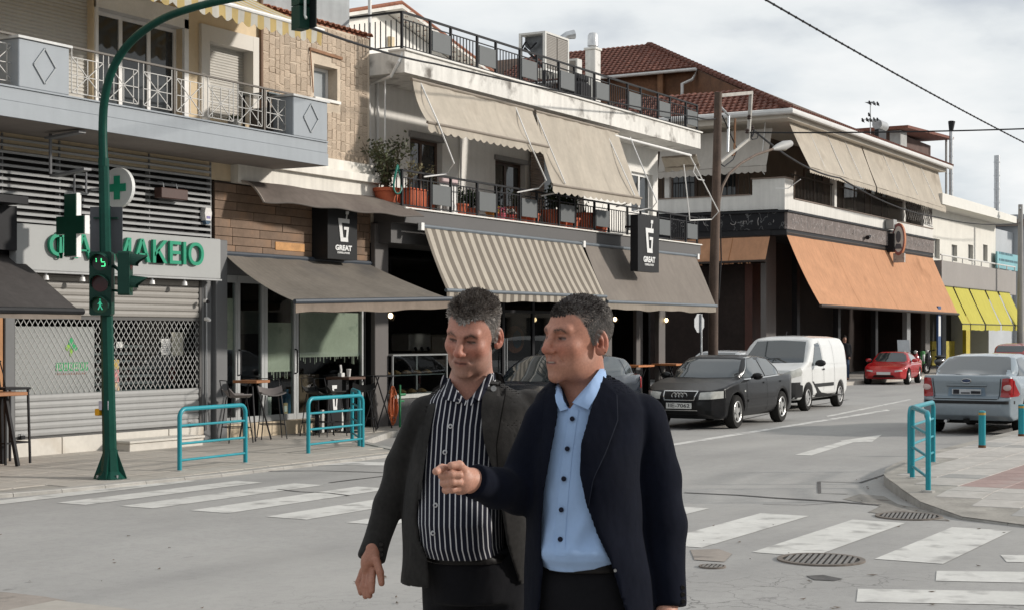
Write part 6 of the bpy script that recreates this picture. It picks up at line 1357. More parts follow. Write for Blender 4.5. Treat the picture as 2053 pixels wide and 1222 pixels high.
for px, py, h, lab in ((1969, 897, .55, 'teal bollard with yellow band and rusty foot behind the blue sedan'), (2048, 874, .53, 'teal bollard at the right picture edge beside the sedan wheel')):
 p = PZ(px, py, .12); t = thing('bollard', lab, 'bollard', tuple(p), 'teal bollards'); b = MB(); b.lathe((0, 0, .045), [(.052, 0), (.052, h-.10)], 14); b.build('post', TEAL, t, local=True, smooth=True)
 b = MB(); b.lathe((0, 0, h-.054), [(.053, 0), (.053, .035)], 14); b.build('band', mat('amber_band', (.45, .28, .06), .5), t, local=True); b = MB(); b.lathe((0, 0, h-.018), [(.052, 0), (.05, .02), (.03, .028)], 14); b.build('cap', TEAL, t, local=True, smooth=True)
 b = MB(); b.lathe((0, 0, -.01), [(.06, 0), (.054, .055)], 14); b.build('foot', mat('rusty_foot', (.12, .05, .02), .85, .3, 10), t, local=True)
YU_ = 16.0; P = lambda x, y, Y=YU_: PY(x, y, Y)
t = thing('utility_pole', 'brown wooden utility pole with metal cable rack and street lamp', 'utility pole', (XY(1430, YU_), YU_, 0))
WPOLE = mat('weathered_pole_wood', (.10, .068, .052), .85, .25, 2, .4, 30, streak=.35)
b = MB(); base = P(1429, 700); base.z = 0; b.tube([base, P(1430, 600), P(1436, 380), P(1440, 186)], [.135, .13, .115, .10], 12); b.build('pole', WPOLE, t, smooth=True)
RACK = mat('weathered_rack', (.34, .32, .29), .6, .15, 5)
for pp, w in (((P(1442, 192), P(1507, 186)), .09), ((P(1506, 184), P(1500, 284)), .085), ((P(1444, 325), P(1500, 280)), .07)):
 b = MB(); b.beam(pp[0], pp[1], w, w); b.build('rack_bar', RACK, t)
b = MB(); b.tube([P(1444, 214), P(1461, 232), P(1459, 305)], .035, 8); b.build('rack_pipe', STEEL, t); b = MB(); b.tube([P(1474, 238), P(1472, 310), P(1468, 312)], .03, 6); b.build('rusty_pipe', mat('rusty_pipe', (.20, .10, .05), .8, .2, 5), t)
b = MB(); b.tube([P(1441, 440), P(1442, 405), P(1448, 375), P(1462, 348), P(1485, 328), P(1515, 311), P(1556, 297)], .035, 8); b.build('lamp_arm', mat('rusty_lamp_arm', (.11, .075, .055), .7, .2, 4), t, smooth=True)
b = MB(); a_, c_ = P(1549, 299), P(1588, 287)
for k in range(1): b.tube([a_, a_.lerp(c_, .25), a_.lerp(c_, .6), a_.lerp(c_, .9), c_], [.04, .10, .14, .10, .03], 10)
lh = b.build('lamp_head', mat('lamp_head_grey', (.33, .325, .315), .5, .06, 4), t, smooth=True); b = MB(); m_ = a_.lerp(c_, .55)-Vector((0, 0, .08)); b.sphere(m_, .12, 10, 6, (1.5, .8, .6)); b.build('lamp_bowl', mat('lamp_bowl', (.3, .28, .22), .2), lh, smooth=True)
for k, (x, y) in enumerate(((1502, 240), (1508, 262), (1498, 268))): b = MB(); q = P(x, y); b.lathe(q, [(.03, 0), (.06, .03), (.04, .06), (.06, .09), (.03, .13)], 10); b.build('insulator', mat('insulator_dark', (.05, .035, .03), .4), t)
b = MB(); b.tube([P(1448, 232), P(1478, 300), P(1470, 320), P(1452, 334), P(1446, 330)], .018, 5); b.tube([P(1444, 440), P(1446, 520), P(1441, 600)], .02, 5); b.tube([P(1501, 265), P(1508, 280), P(1518, 278), P(1521, 268)], .015, 5); o = b.build('loose_cable', BLACK, t); o['kind'] = 'stuff'
def cable(label, pts, r, sag=0.0, knots=False):
 P_ = [Vector(p) for p in pts]; out = []
 for i in range(len(P_)-1):
  for k in range(16):
   u = k/16; p = P_[i].lerp(P_[i+1], u); p.z -= sag*4*u*(1-u); out.append(p)
 out.append(P_[-1]); b = MB(); b.tube(out, r, 6); 
 o = b.build('overhead_cable', mat('cable_black', (.02, .02, .022), .6), None, smooth=True); tag(o, label, 'cable')
 if knots:
  k_ = MB()
  for i in range(0, len(out)-1):
   m_ = max(1, int((out[i+1]-out[i]).length/.42))
   for j in range(m_): k_.sphere(out[i].lerp(out[i+1], j/m_), r*1.55, 6, 4)
  q = k_.build('tie', mat('cable_black', (0, 0, 0)), o); q['kind'] = 'stuff'
 return o
XR = 14.2
cable('thick black cable running from the overhead signal past the white building', [PX(600, 47, XT), PY(870, 128, 15.0), P(1400, 236), P(1442, 236)], .017, .05)
cable('bumpy twisted black cable crossing the sky at upper right', [PY(1470, -38, 13.0)*2.2-PY(2160, 338, 13.0)*1.2, PY(1470, -38, 13.0), PY(2160, 338, 13.0), PY(2160, 338, 13.0)*2-PY(1470, -38, 13.0)], .023, .15, True)
cable('thin black cable from the utility pole rack to the right picture edge', [P(1500, 266), PZ(2120, 256, 7.6), PZ(2120, 256, 7.6)*2.2-P(1500, 266)*1.2], .022, .05)
cable('black service cable sagging from the pole rack to the white far building', [P(1502, 246), P(1512, 262), PY(1684, 357, 18.6), PY(1880, 436, 19.4)], .03, .25)
cable('thin service cable along the far white building wall', [PY(1880, 436, 19.4), PY(2046, 447, 18.5)], .025, .2)
c = PY(1402, 700, 15.3); t = thing('road_sign', 'octagonal road sign seen from its grey back beside the utility pole', 'sign', (c.x, 15.3, .02))
k = 15.3/ray(1401, 672)[1]; zc_ = CH+k*(672-647); b = MB(); b.prism([(.02*0+.245*math.cos(a), .0, zc_-.02+.245*math.sin(a)) for a in np.arange(8)*math.pi/4+math.pi/8], (0, .01, 0)); pl = b.build('plate', mat('sign_back_grey', (.42, .43, .44), .5, .06, 3, metal=.2), t, local=True); pl.rotation_euler = (0, 0, R(-8))
b = MB(); b.tube([(.04, -.035, 0), (.04, -.035, zc_+.2)], .03, 8); b.build('post', STEEL, t, local=True, smooth=True)
p = PY(2046, 672, 18.5); t = thing('concrete_pole', 'grey concrete lamp pole at the right edge by the yellow awnings', 'pole', (p.x, 18.5, .1)); b = MB(); z1 = ZY(2046, 414, 18.5); b.tube([(0, 0, 0), (0, 0, z1)], [.2, .12], 12); b.build('shaft', mat('concrete_pole', (.28, .27, .26), .8, .1, 1), t, local=True, smooth=True); b = MB(); b.beam((-.3, 0, z1-.2), (.3, 0, z1-.2), .1, .1); b.build('cross_arm', GREYM, t, local=True)
# ================================================================== distance fields -> meshes (car bodies, people)
def snet(f, lo, hi, h, L=3, newton=0):
 """surface mesh of f = 0 by sparse surface nets"""
 lo = np.array(lo, float); hi = np.array(hi, float); H = h*2**L
 n = np.ceil((hi-lo)/H).astype(int); I = np.stack(np.meshgrid(*[np.arange(k) for k in n], indexing='ij'), -1).reshape(-1, 3)
 s = H
 for l in range(L+1):
  c = lo+(I+.5)*s; I = I[np.abs(f(c)) < s*1.15]
  if l < L:
   off = np.array([[i, j, k] for i in (0, 1) for j in (0, 1) for k in (0, 1)]); I = (I[:, None]*2+off[None]).reshape(-1, 3); s /= 2
 off = np.array([[i, j, k] for i in (0, 1) for j in (0, 1) for k in (0, 1)]); M = 1 << 20
 C = (I[:, None]+off[None]); key = (C[..., 0]*M+C[..., 1])*M+C[..., 2]
 u, inv = np.unique(key.ravel(), return_inverse=True); inv = inv.reshape(key.shape)
 P = np.stack([u//(M*M), (u//M) % M, u % M], -1); val = f(lo+P*s); v8 = val[inv]; sg = v8 < 0
 act = sg.any(1) & (~sg).any(1); I = I[act]; v8 = v8[act]; sg = sg[act]
 edges = [(a, b) for a in range(8) for b in range(a+1, 8) if bin(a ^ b).count('1') == 1]
 acc = np.zeros((len(I), 3)); cnt = np.zeros(len(I))
 for a, b in edges:
  m = sg[:, a] != sg[:, b]; va, vb = v8[m, a], v8[m, b]; t = (va/(va-vb))[:, None]
  acc[m] += off[a]+(off[b]-off[a])*t; cnt[m] += 1
 V = lo+(I+acc/cnt[:, None])*s
 for _ in range(newton):
  e = s*.25; d = f(V); g = np.stack([f(V+np.eye(3)[k]*e)-f(V-np.eye(3)[k]*e) for k in range(3)], -1)/(2*e)
  st = np.clip(d/np.maximum((g*g).sum(1), .2), -s*.6, s*.6); V = V-g*st[:, None]
 ck = (I[:, 0]*M+I[:, 1])*M+I[:, 2]; order = np.argsort(ck); sk = ck[order]
 def find(J):
  k = (J[:, 0]*M+J[:, 1])*M+J[:, 2]; p = np.clip(np.searchsorted(sk, k), 0, len(sk)-1); ok = sk[p] == k; return order[p], ok
 Q = []
 for ax in range(3):
  cidx = {0: 4, 1: 2, 2: 1}[ax]; m = sg[:, 0] != sg[:, cidx]; J = I[m]; inside = sg[m, 0]; a1, a2 = [(1, 2), (2, 0), (0, 1)][ax]
  d1 = np.zeros(3, int); d1[a1] = 1; d2 = np.zeros(3, int); d2[a2] = 1
  q0 = np.nonzero(m)[0]; q1, o1 = find(J-d1); q2, o2 = find(J-d1-d2); q3, o3 = find(J-d2); ok = o1 & o2 & o3
  F = np.stack([q0, q1, q2, q3], -1); F[~inside] = F[~inside][:, ::-1]; Q.append(F[ok])
 return V, np.concatenate(Q)
def np_mesh(name, V, Q, smooth=True):
 me = bpy.data.meshes.new(name); nv, nq = len(V), len(Q)
 me.vertices.add(nv); me.vertices.foreach_set('co', np.asarray(V, np.float32).ravel())
 me.loops.add(nq*4); me.loops.foreach_set('vertex_index', np.asarray(Q, np.int32).ravel()); me.polygons.add(nq)
 me.polygons.foreach_set('loop_start', np.arange(0, nq*4, 4, dtype=np.int32)); me.polygons.foreach_set('use_smooth', np.full(nq, smooth)); me.update(calc_edges=True); me.validate(); return me
def attr(me, name, vals):
 a = me.attributes.new(name, 'FLOAT_COLOR', 'POINT'); c = np.ones((len(me.vertices), 4), np.float32); c[:, :vals.shape[1]] = vals; a.data.foreach_set('color', c.ravel())
def fattr(me, name, vals):
 a = me.attributes.new(name, 'FLOAT', 'POINT'); a.data.foreach_set('value', np.asarray(vals, np.float32))
def smin(a, b, k): h = np.clip(.5+.5*(b-a)/k, 0, 1); return b*(1-h)+a*h-k*h*(1-h)
def smax(a, b, k): return -smin(-a, -b, k)
def sd_poly(x, y, poly):
 P = np.array(poly, float); Qn = np.roll(P, -1, 0); d = np.full(x.shape, 1e9); ins = np.zeros(x.shape, bool)
 for (ax, ay), (bx, by) in zip(P, Qn):
  ex, ey = bx-ax, by-ay; wx, wy = x-ax, y-ay; t = np.clip((wx*ex+wy*ey)/(ex*ex+ey*ey+1e-12), 0, 1); d = np.minimum(d, (wx-ex*t)**2+(wy-ey*t)**2)
  c = (ay > y) != (by > y); ins ^= c & (x < (bx-ax)*(y-ay)/(by-ay+1e-12)+ax)
 d = np.sqrt(d); return np.where(ins, -d, d)
def capsule(p, a, b, ra, rb=None):
 rb = ra if rb is None else rb; a = np.asarray(a, float); b = np.asarray(b, float); ab = b-a
 t = np.clip(((p-a)@ab)/(ab@ab+1e-12), 0, 1); return np.linalg.norm(p-a-t[:, None]*ab, axis=1)-(ra+(rb-ra)*t)
def ellip(p, c, r):
 q = (p-np.asarray(c, float))/np.asarray(r, float); k = np.linalg.norm(q, axis=1); k2 = np.linalg.norm(q/np.asarray(r, float), axis=1); return k*(k-1)/np.maximum(k2, 1e-6)
# ================================================================== VEHICLES
TYRE = mat('tyre_rubber', (.022, .021, .02), .85, .15, 6, .2, 60); RIM = mat('alloy_rim', (.42, .42, .41), .35, .1, 6, metal=.6); HUBC = mat('grey_hubcap', (.30, .30, .30), .5, .1, 6, metal=.3)
CGLASS = mat('car_glass', (.028, .036, .038), .03, .25, 1.2, spec=.8, coat=.5); TRIM = mat('black_plastic', (.024, .024, .025), .6, .1, 5); CHROME = mat('chrome_trim', (.55, .55, .54), .2, .05, 5, metal=.9)
LAMPC = mat('clear_lamp', (.46, .46, .43), .12, .12, 12, spec=.7); LAMPR = mat('red_lamp', (.30, .012, .015), .15, .15, 8, spec=.7); PLATEW = mat('plate_white', (.60, .60, .58), .5, .03); INK = mat('plate_ink', (.03, .03, .035), .6)
UNDER = mat('dark_underbody', (.012, .012, .012), .9)
def car(name, label, cat, loc, rz, S, group=None):
 """S: side / plan / front outlines in metres (x forward), wheels, paint and fittings"""
 t = thing(name, label, cat, loc, group, rz)
 side, plan, front, k = S['side'], S['plan'], S['front'], S.get('k', .05)
 planp = plan+[(x, -y) for x, y in reversed(plan)]; frontp = front+[(-y, z) for y, z in reversed(front)]
 wx, wr, tr = S['wheels'], S['wr'], S['track']
 gh = S.get('green')
 def f(p):
  x, y, z = p[:, 0], p[:, 1], p[:, 2]
  d = smax(smax(sd_poly(x, z, side), sd_poly(x, y, planp), k), sd_poly(y, z, frontp), k)
  if gh: d = smin(d, smax(smax(sd_poly(x, z, gh[0]), sd_poly(x, y, gh[1]+[(a, -c) for a, c in reversed(gh[1])]), .08), sd_poly(y, z, gh[2]+[(-a, c) for a, c in reversed(gh[2])]), .08), .035)
  for w in wx:
   cyl = np.sqrt((x-w)**2+(z-wr)**2)-(wr+.055); arch = np.maximum(cyl, .45-np.abs(y)); d = smax(d, -arch, .02)
   lip = np.maximum(np.abs(np.sqrt((x-w)**2+(z-wr)**2)-(wr+.085))-.03, 0)  # flare
  return d
 L_, Wd, Hh = max(p[0] for p in side), max(p[1] for p in plan), max(p[1] for p in (side+(gh[0] if gh else [])))
 V, Q = snet(f, (-L_-.1, -Wd-.1, -.02), (L_+.1, Wd+.1, Hh+.1), S.get('h', .03), 3, 2)
 body = link('body', np_mesh('body', V, Q), t, S['paint'], off=Vector((0, 0, 0))); OFF[body.name] = Vector((0, 0, 0))
 def proj(P, axis, sgn):
  P = np.array(P, float); lim = {0: L_+.4, 1: Wd+.4, 2: Hh+.4}[axis]; P[:, axis] = sgn*lim
  for _ in range(60): P[:, axis] -= sgn*np.maximum(f(P), -.02)*.8
  return P
 def patch(nm, bot, top, axis, sgn, m, nu=14, nv=6, off=.006, parent=None, mirror=False, th=.0):
  """panel between two outlines given in the two other axes, laid on the body"""
  def rs(pl, n):
   pl = np.array(pl, float); s_ = np.r_[0, np.cumsum(np.linalg.norm(np.diff(pl, axis=0), axis=1))]; u = np.linspace(0, s_[-1], n); return np.stack([np.interp(u, s_, pl[:, i]) for i in (0, 1)], -1)
  for mm in ((1, -1) if mirror else (1,)):
   B, T = rs(bot, nu), rs(top, nu); G = np.array([B+(T-B)*j/(nv-1) for j in range(nv)]).reshape(-1, 2); P = np.zeros((len(G), 3)); oth = [i for i in range(3) if i != axis]
   P[:, oth[0]] = G[:, 0]; P[:, oth[1]] = G[:, 1]; sg_ = sgn
   if mm == -1:
    if axis == 1: sg_ = -sgn
    else: P[:, 1] *= -1
   P = proj(P, axis, sg_); P[:, axis] += sg_*off
   b = MB(); rows = [[tuple(P[j*nu+i]) for i in range(nu)] for j in range(nv)]; b.grid(rows); o = b.build(nm, m, parent or t, smooth='all', local=True)
   nz_ = sum((p.normal[axis] for p in o.data.polygons))
   if nz_*sg_ < 0: o.data.flip_normals()
 def wheel(x, y, parts=True):
  w = thing_part('wheel', t, (x, y, wr)); s_ = 1 if y > 0 else -1; wd = .20
  b = MB(); n = 28; prof = [(.62, -.09), (.93, -.10), (1.0, -.07), (1.0, .07), (.93, .10), (.62, .09)]; vs = []; fs = []
  for r_, o_ in prof:
   for j in range(n): a = 2*math.pi*j/n; vs.append((r_*wr*math.cos(a), o_, r_*wr*math.sin(a)))
  for i in range(len(prof)-1):
   for j in range(n): fs.append((i*n+j, i*n+(j+1) % n, (i+1)*n+(j+1) % n, (i+1)*n+j))
  fs += [(5*n+j, 5*n+(j+1) % n, (j+1) % n, j) for j in range(n)]
  b.add(vs, fs); tyre = b.build('tyre', TYRE, w, smooth=True, local=True)
  b = MB(); yo = s_*.055; b.prism([(.62*wr*math.cos(a), yo-.02*s_, .62*wr*math.sin(a)) for a in np.linspace(0, 2*math.pi, 25)[:-1]], (0, .01*s_, 0)); b.build('brake_disc', UNDER, w, local=True)
  b = MB(); ns = S.get('spokes', 5); rim_m = S.get('rim', RIM)
  b.tube([(.62*wr*math.cos(a), yo+.02*s_, .62*wr*math.sin(a)) for a in np.linspace(0, 2*math.pi, 25)], .022, 6, False)
  for q in range(ns):
   a = 2*math.pi*q/ns+.3+x; d = Vector((math.cos(a), 0, math.sin(a))); e = Vector((-math.sin(a), 0, math.cos(a))); wi = .05 if ns < 7 else .035
   b.prism([d*.05+e*wi+Vector((0, yo+.02*s_, 0)), d*wr*.6+e*wi*.8+Vector((0, yo+.015*s_, 0)), d*wr*.6-e*wi*.8+Vector((0, yo+.015*s_, 0)), d*.05-e*wi+Vector((0, yo+.02*s_, 0))], (0, -.025*s_, 0))
  b.prism([(.07*math.cos(a), yo+.028*s_, .07*math.sin(a)) for a in np.linspace(0, 2*math.pi, 13)[:-1]], (0, -.03*s_, 0)); b.build('rim', rim_m, w, local=True)
 def thing_part(nm, parent, loc_):
  o = bpy.data.objects.new(nm, None); COL.objects.link(o); o.parent = parent; o.location = loc_; o.empty_display_size = .1; OFF[o.name] = Vector((0, 0, 0)); return o
 for x in wx:
  for y in (tr, -tr): wheel(x, y)
 b = MB(); b.box(-L_+.35, L_-.35, -Wd+.25, Wd-.25, .2, .42); b.build('underbody', UNDER, t, local=True)
 return t, patch, f, proj
def strip(patch, nm, pl, axis, sgn, m, w=.02, mirror=False, off=.008, nu=16):   # thin line of trim along a polyline
 bot = [(a, c-w/2) for a, c in pl]; top = [(a, c+w/2) for a, c in pl]; patch(nm, bot, top, axis, sgn, m, nu, 2, off, None, mirror)
def vstrip(patch, nm, pl, axis, sgn, m, w=.012, mirror=False, off=.007):
 bot = [(a-w/2, c) for a, c in pl]; top = [(a+w/2, c) for a, c in pl]; patch(nm, bot, top, axis, sgn, m, 10, 2, off, None, mirror)
PLAN = lambda L_, W_: [(-L_, W_*.70), (-L_+.10, W_*.86), (-L_+.5, W_*.985), (-.3, W_), (L_-1.0, W_*.985), (L_-.38, W_*.90), (L_-.10, W_*.70), (L_, W_*.42)]
def paint(name, col, rough=.22, dust=.12): return mat(name, col, rough, dust, 1.6, 0, spec=.5, coat=.6)
def sedan_like(paint_, L_, W_, H_, side, green_side, gfront, wheels, wr, track, **kw):
 gp = [(green_side[0][0], W_*.70), (-1.0, W_*.93), (.3, W_*.95), (max(p[0] for p in green_side), W_*.72)]
 front = [(0, .16), (W_*.86, .18), (W_*.985, .40), (W_, .62), (W_*.97, .88), (W_*.90, 1.06), (W_*.8, 1.2), (0, 1.3)]
 return dict(side=side, plan=PLAN(L_, W_), front=front, paint=paint_, wheels=wheels, wr=wr, track=track, green=(green_side, gp, gfront), **kw)
SEAMC = mat('panel_gap', (.008, .008, .009), .8)
BLK = mat('black_car_paint', (.007, .007, .008), .3, .3, 1.6, spec=.22, coat=.12)
sd_ = [(-2.22, .40), (-2.0, .24), (2.0, .20), (2.2, .30), (2.27, .46), (2.24, .64), (2.12, .75), (1.55, .88), (.98, .96), (0, .97), (-1.6, 1.0), (-2.14, .98), (-2.25, .88), (-2.27, .6)]
gs_ = [(-1.78, .90), (-1.62, 1.02), (-.98, 1.36), (-.5, 1.42), (.0, 1.425), (.28, 1.37), (1.02, .96), (1.0, .85)]
gf_ = [(0, .8), (.84, .85), (.80, 1.0), (.60, 1.36), (.45, 1.425), (0, 1.44)]
S = sedan_like(BLK, 2.27, .885, 1.43, sd_, gs_, gf_, (1.34, -1.31), .325, .76, spokes=5)
pf = PZ(1453, 851, 0); rzA = math.pi+R(1.5)
t, patch, f, proj = car('parked_car', 'black saloon with four ringed grille facing the viewer, parked before the white van', 'car', (29.95, 12.35, 0), rzA, S, 'cars in the street')
patch('windscreen', [(-.70, .985), (0, .965), (.70, .985)], [(-.54, 1.37), (0, 1.385), (.54, 1.37)], 0, 1, CGLASS, 16, 8); patch('rear_window', [(-.66, 1.03), (.66, 1.03)], [(-.52, 1.345), (.52, 1.345)], 0, -1, CGLASS)
patch('side_window', [(.80, .965), (-.30, .985)], [(.24, 1.33), (-.26, 1.37)], 1, 1, CGLASS, mirror=True); patch('side_window', [(-.37, .987), (-1.30, 1.01)], [(-.33, 1.37), (-.92, 1.32)], 1, 1, CGLASS, mirror=True)
strip(patch, 'window_trim', [(.92, .945), (-.3, .965), (-1.45, .995)], 1, 1, CHROME, .022, True); strip(patch, 'roof_trim', [(.80, 1.0), (.24, 1.352), (-.3, 1.392), (-.95, 1.342), (-1.45, 1.03)], 1, 1, CHROME, .02, True, nu=26)
patch('headlight', [(.40, .585), (.62, .59), (.80, .61)], [(.40, .715), (.62, .735), (.80, .745)], 0, 1, LAMPC, 12, 5, .01, mirror=True)
patch('grille', [(-.30, .575), (.30, .575)], [(-.34, .735), (.34, .735)], 0, 1, mat('grille_black', (.012, .012, .012), .5), 10, 4, .012)
for pl in ([(-.35, .742), (.35, .742)], [(-.31, .568), (.31, .568)]): strip(patch, 'grille_trim', pl, 0, 1, CHROME, .018, off=.016)
for sx in (-1, 1): vstrip(patch, 'grille_trim', [(sx*.305, .57), (sx*.345, .742)], 0, 1, CHROME, .02, off=.016)
for k in range(4):
 y = -.105+.07*k; q = proj(np.array([[0, y, .655]]), 0, 1)[0]; b = MB(); b.tube([(q[0]+.022, y+.05*math.cos(a), .655+.05*math.sin(a)) for a in np.linspace(0, 2*math.pi, 19)], .008, 5, False); b.build('ring_emblem', CHROME, t, local=True)
q = proj(np.array([[0, 0, .46]]), 0, 1)[0]; b = MB(); b.box(q[0]+.008, q[0]+.02, -.26, .26, .405, .515); pl_ = b.build('number_plate', PLATEW, t, local=True)
me = text_mesh('ΙΙΕ-7062', .095, .002, .001); vx = [v.co.x for v in me.vertices]; s_ = .44/(max(vx)-min(vx)); me.transform(Matrix(((0, 0, 1, q[0]+.022), (s_, 0, 0, 0), (0, 1, 0, .46), (0, 0, 0, 1)))); link('plate_lettering', me, pl_, INK)
patch('lower_grille', [(-.34, .265), (.34, .265)], [(-.36, .365), (.36, .365)], 0, 1, UNDER, 10, 3, .01); strip(patch, 'lower_trim', [(-.37, .372), (.37, .372)], 0, 1, CHROME, .014, off=.014)
patch('fog_lamp', [(.52, .30), (.66, .30)], [(.52, .37), (.66, .37)], 0, 1, UNDER, 5, 3, .01, mirror=True)
for x in (.84, -.33): vstrip(patch, 'door_gap', [(x, .30), (x, .95)], 1, 1, SEAMC, .012, True)
strip(patch, 'bumper_gap', [(-.80, .555), (.80, .555)], 0, 1, SEAMC, .01); strip(patch, 'side_moulding', [(.80, .52), (-1.0, .53)], 1, 1, BLK, .05, True, .012)
for x in (-.12, -1.15): strip(patch, 'door_handle', [(x, .86), (x-.2, .865)], 1, 1, BLK, .035, True, .02, 5)
patch('indicator', [(1.0, .70), (.93, .70)], [(1.0, .735), (.93, .735)], 1, 1, LAMPC, 4, 3, .008, mirror=True)
def mirrors(t, x, y, z, m, sc=1):
 for s_ in (-1, 1):
  b = MB(); b.sphere((x, s_*y, z), .10*sc, 12, 8, (.8, 1.15, .72)); mm = b.build('wing_mirror', m, t, local=True, smooth=True); b = MB(); b.tube([(x, s_*(y-.13), z-.03), (x, s_*(y-.05), z)], .03, 6); b.build('mirror_arm', TRIM, mm, local=True)
mirrors(t, .58, .98, 1.0, BLK)
WHT = paint('white_van_paint', (.66, .66, .645), .35, .04)
sdv = [(-2.06, .42), (-1.9, .28), (1.85, .26), (2.05, .36), (2.12, .55), (2.10, .80), (1.95, .98), (1.45, 1.12), (1.30, 1.17), (.62, 1.70), (.35, 1.79), (-.2, 1.825), (-1.6, 1.80), (-1.95, 1.74), (-2.08, 1.3), (-2.12, .7)]
frv = [(0, .2), (.80, .22), (.90, .42), (.915, .70), (.90, 1.02), (.80, 1.55), (.70, 1.74), (.45, 1.81), (0, 1.83)]
plv = [(-2.12, .74), (-2.0, .87), (-1.4, .915), (1.0, .915), (1.7, .86), (2.0, .66), (2.12, .42)]
S = dict(side=sdv, plan=plv, front=frv, paint=WHT, wheels=(1.30, -1.38), wr=.315, track=.78, k=.09, spokes=9, rim=HUBC)
t, patch, f, proj = car('panel_van', 'white panel van with black bumper corner parked behind the black saloon', 'van', (37.45, 13.6, 0), math.pi+R(2), S)
patch('windscreen', [(-.76, 1.16), (0, 1.14), (.76, 1.16)], [(-.62, 1.66), (0, 1.69), (.62, 1.66)], 0, 1, CGLASS, 16, 8, .008)
patch('side_window', [(1.0, 1.08), (.16, 1.06)], [(.55, 1.60), (.18, 1.64)], 1, 1, CGLASS, 12, 8, .008, mirror=True)
patch('headlight', [(.50, .76), (.70, .80), (.86, .86)], [(.50, .92), (.70, .98), (.84, 1.06)], 0, 1, LAMPC, 12, 6, .01, mirror=True)
patch('front_bumper', [(-.90, .30), (0, .28), (.90, .30)], [(-.90, .70), (0, .66), (.90, .70)], 0, 1, TRIM, 24, 8, .012); patch('bumper_corner', [(1.90, .34), (1.70, .34)], [(1.90, .66), (1.70, .62)], 1, 1, TRIM, 8, 6, .012, mirror=True)
patch('grille', [(-.42, .74), (.42, .74)], [(-.40, .84), (.40, .84)], 0, 1, TRIM, 10, 3, .014)
strip(patch, 'side_moulding', [(.86, .60), (-.72, .60)], 1, 1, TRIM, .085, True, .014); strip(patch, 'sill_gap', [(.9, .36), (-.95, .36)], 1, 1, SEAMC, .015, True)
for x in (1.05, .10, -.82): vstrip(patch, 'door_gap', [(x, .36), (x, 1.02 if x > 1 else 1.68)], 1, 1, SEAMC, .010, True)
strip(patch, 'panel_crease', [(.02, 1.12), (-1.9, 1.12)], 1, 1, WHT, .02, True, .012); strip(patch, 'door_handle', [(.22, .98), (.06, .98)], 1, 1, TRIM, .04, True, .02, 5)
mirrors(t, .86, 1.04, 1.14, TRIM, 1.15); b = MB(); b.tube([(.35, 0, 1.80), (.25, 0, 1.9)], .008, 5); b.build('aerial', TRIM, t, local=True)
patch('rear_lamp', [(-1.98, 1.05), (-2.06, 1.05)], [(-1.96, 1.4), (-2.03, 1.4)], 1, 1, LAMPR, 4, 4, .008, mirror=True)
PBL = paint('pale_blue_paint', (.225, .27, .305), .25, .06)
sdf_ = [(-2.20, .36), (-2.0, .26), (1.9, .22), (2.2, .34), (2.25, .6), (2.1, .8), (1.1, 1.0), (-1.5, 1.07), (-2.0, 1.085), (-2.14, 1.075), (-2.16, .98), (-2.12, .72), (-2.24, .66), (-2.25, .5)]
gsf = [(-1.95, .95), (-1.78, 1.08), (-1.05, 1.42), (-.5, 1.48), (.1, 1.48), (.4, 1.42), (1.2, 1.0), (1.1, .9)]
gff = [(0, .85), (.85, .9), (.82, 1.05), (.62, 1.40), (.46, 1.47), (0, 1.49)]
S = sedan_like(PBL, 2.25, .90, 1.48, sdf_, gsf, gff, (1.34, -1.30), .32, .77, spokes=8, rim=HUBC, k=.045)
t, patch, f, proj = car('parked_car', 'pale blue saloon seen from behind, parked at the right kerb', 'car', (31.0, 7.12, 0), R(0), S, 'cars in the street')
patch('rear_window', [(-.70, 1.10), (0, 1.085), (.70, 1.10)], [(-.55, 1.405), (0, 1.42), (.55, 1.405)], 0, -1, CGLASS, 16, 8, .008)
patch('side_window', [(.95, 1.02), (-.2, 1.04)], [(.35, 1.39), (-.18, 1.42)], 1, 1, CGLASS, mirror=True); patch('side_window', [(-.27, 1.04), (-1.45, 1.07)], [(-.25, 1.42), (-1.02, 1.37)], 1, 1, CGLASS, mirror=True)
patch('tail_lamp', [(.60, .70), (.72, .69), (.88, .71)], [(.64, 1.03), (.72, 1.04), (.80, 1.03)], 0, -1, LAMPR, 12, 8, .012, mirror=True); patch('tail_lamp', [(-2.06, .73), (-1.95, .75)], [(-2.04, 1.0), (-2.0, .99)], 1, 1, LAMPR, 6, 6, .010, mirror=True)
for s_ in (-1, 1):
 q = proj(np.array([[0, s_*.72, .87]]), 0, -1)[0]; b = MB(); b.sphere((q[0]-.008, s_*.72, .87), .075, 14, 8, (.25, 1, .8)); b.build('reverse_lamp', mat('pale_lamp', (.55, .42, .40), .2), t, local=True, smooth=True)
strip(patch, 'bumper_strip', [(-.90, .60), (.90, .60)], 0, -1, TRIM, .055, off=.015, nu=24); strip(patch, 'boot_gap', [(-.56, .66), (.56, .66)], 0, -1, SEAMC, .012); vstrip(patch, 'boot_gap', [(.575, .66), (.61, 1.03)], 0, -1, SEAMC, .012, True)
strip(patch, 'boot_handle', [(-.36, .905), (.36, .905)], 0, -1, PBL, .03, off=.03); strip(patch, 'boot_handle_shadow_gap', [(-.36, .885), (.36, .885)], 0, -1, SEAMC, .012, off=.012)
patch('plate_recess', [(-.34, .71), (.34, .71)], [(-.32, .86), (.32, .86)], 0, -1, mat('recess_blue', (.15, .21, .27), .4), 8, 4, .008)
q = proj(np.array([[0, 0, .78]]), 0, -1)[0]; b = MB(); b.box(q[0]-.03, q[0]-.014, -.26, .26, .735, .835); pl_ = b.build('number_plate', mat('plate_pale', (.44, .46, .48), .5), t, local=True); b = MB()
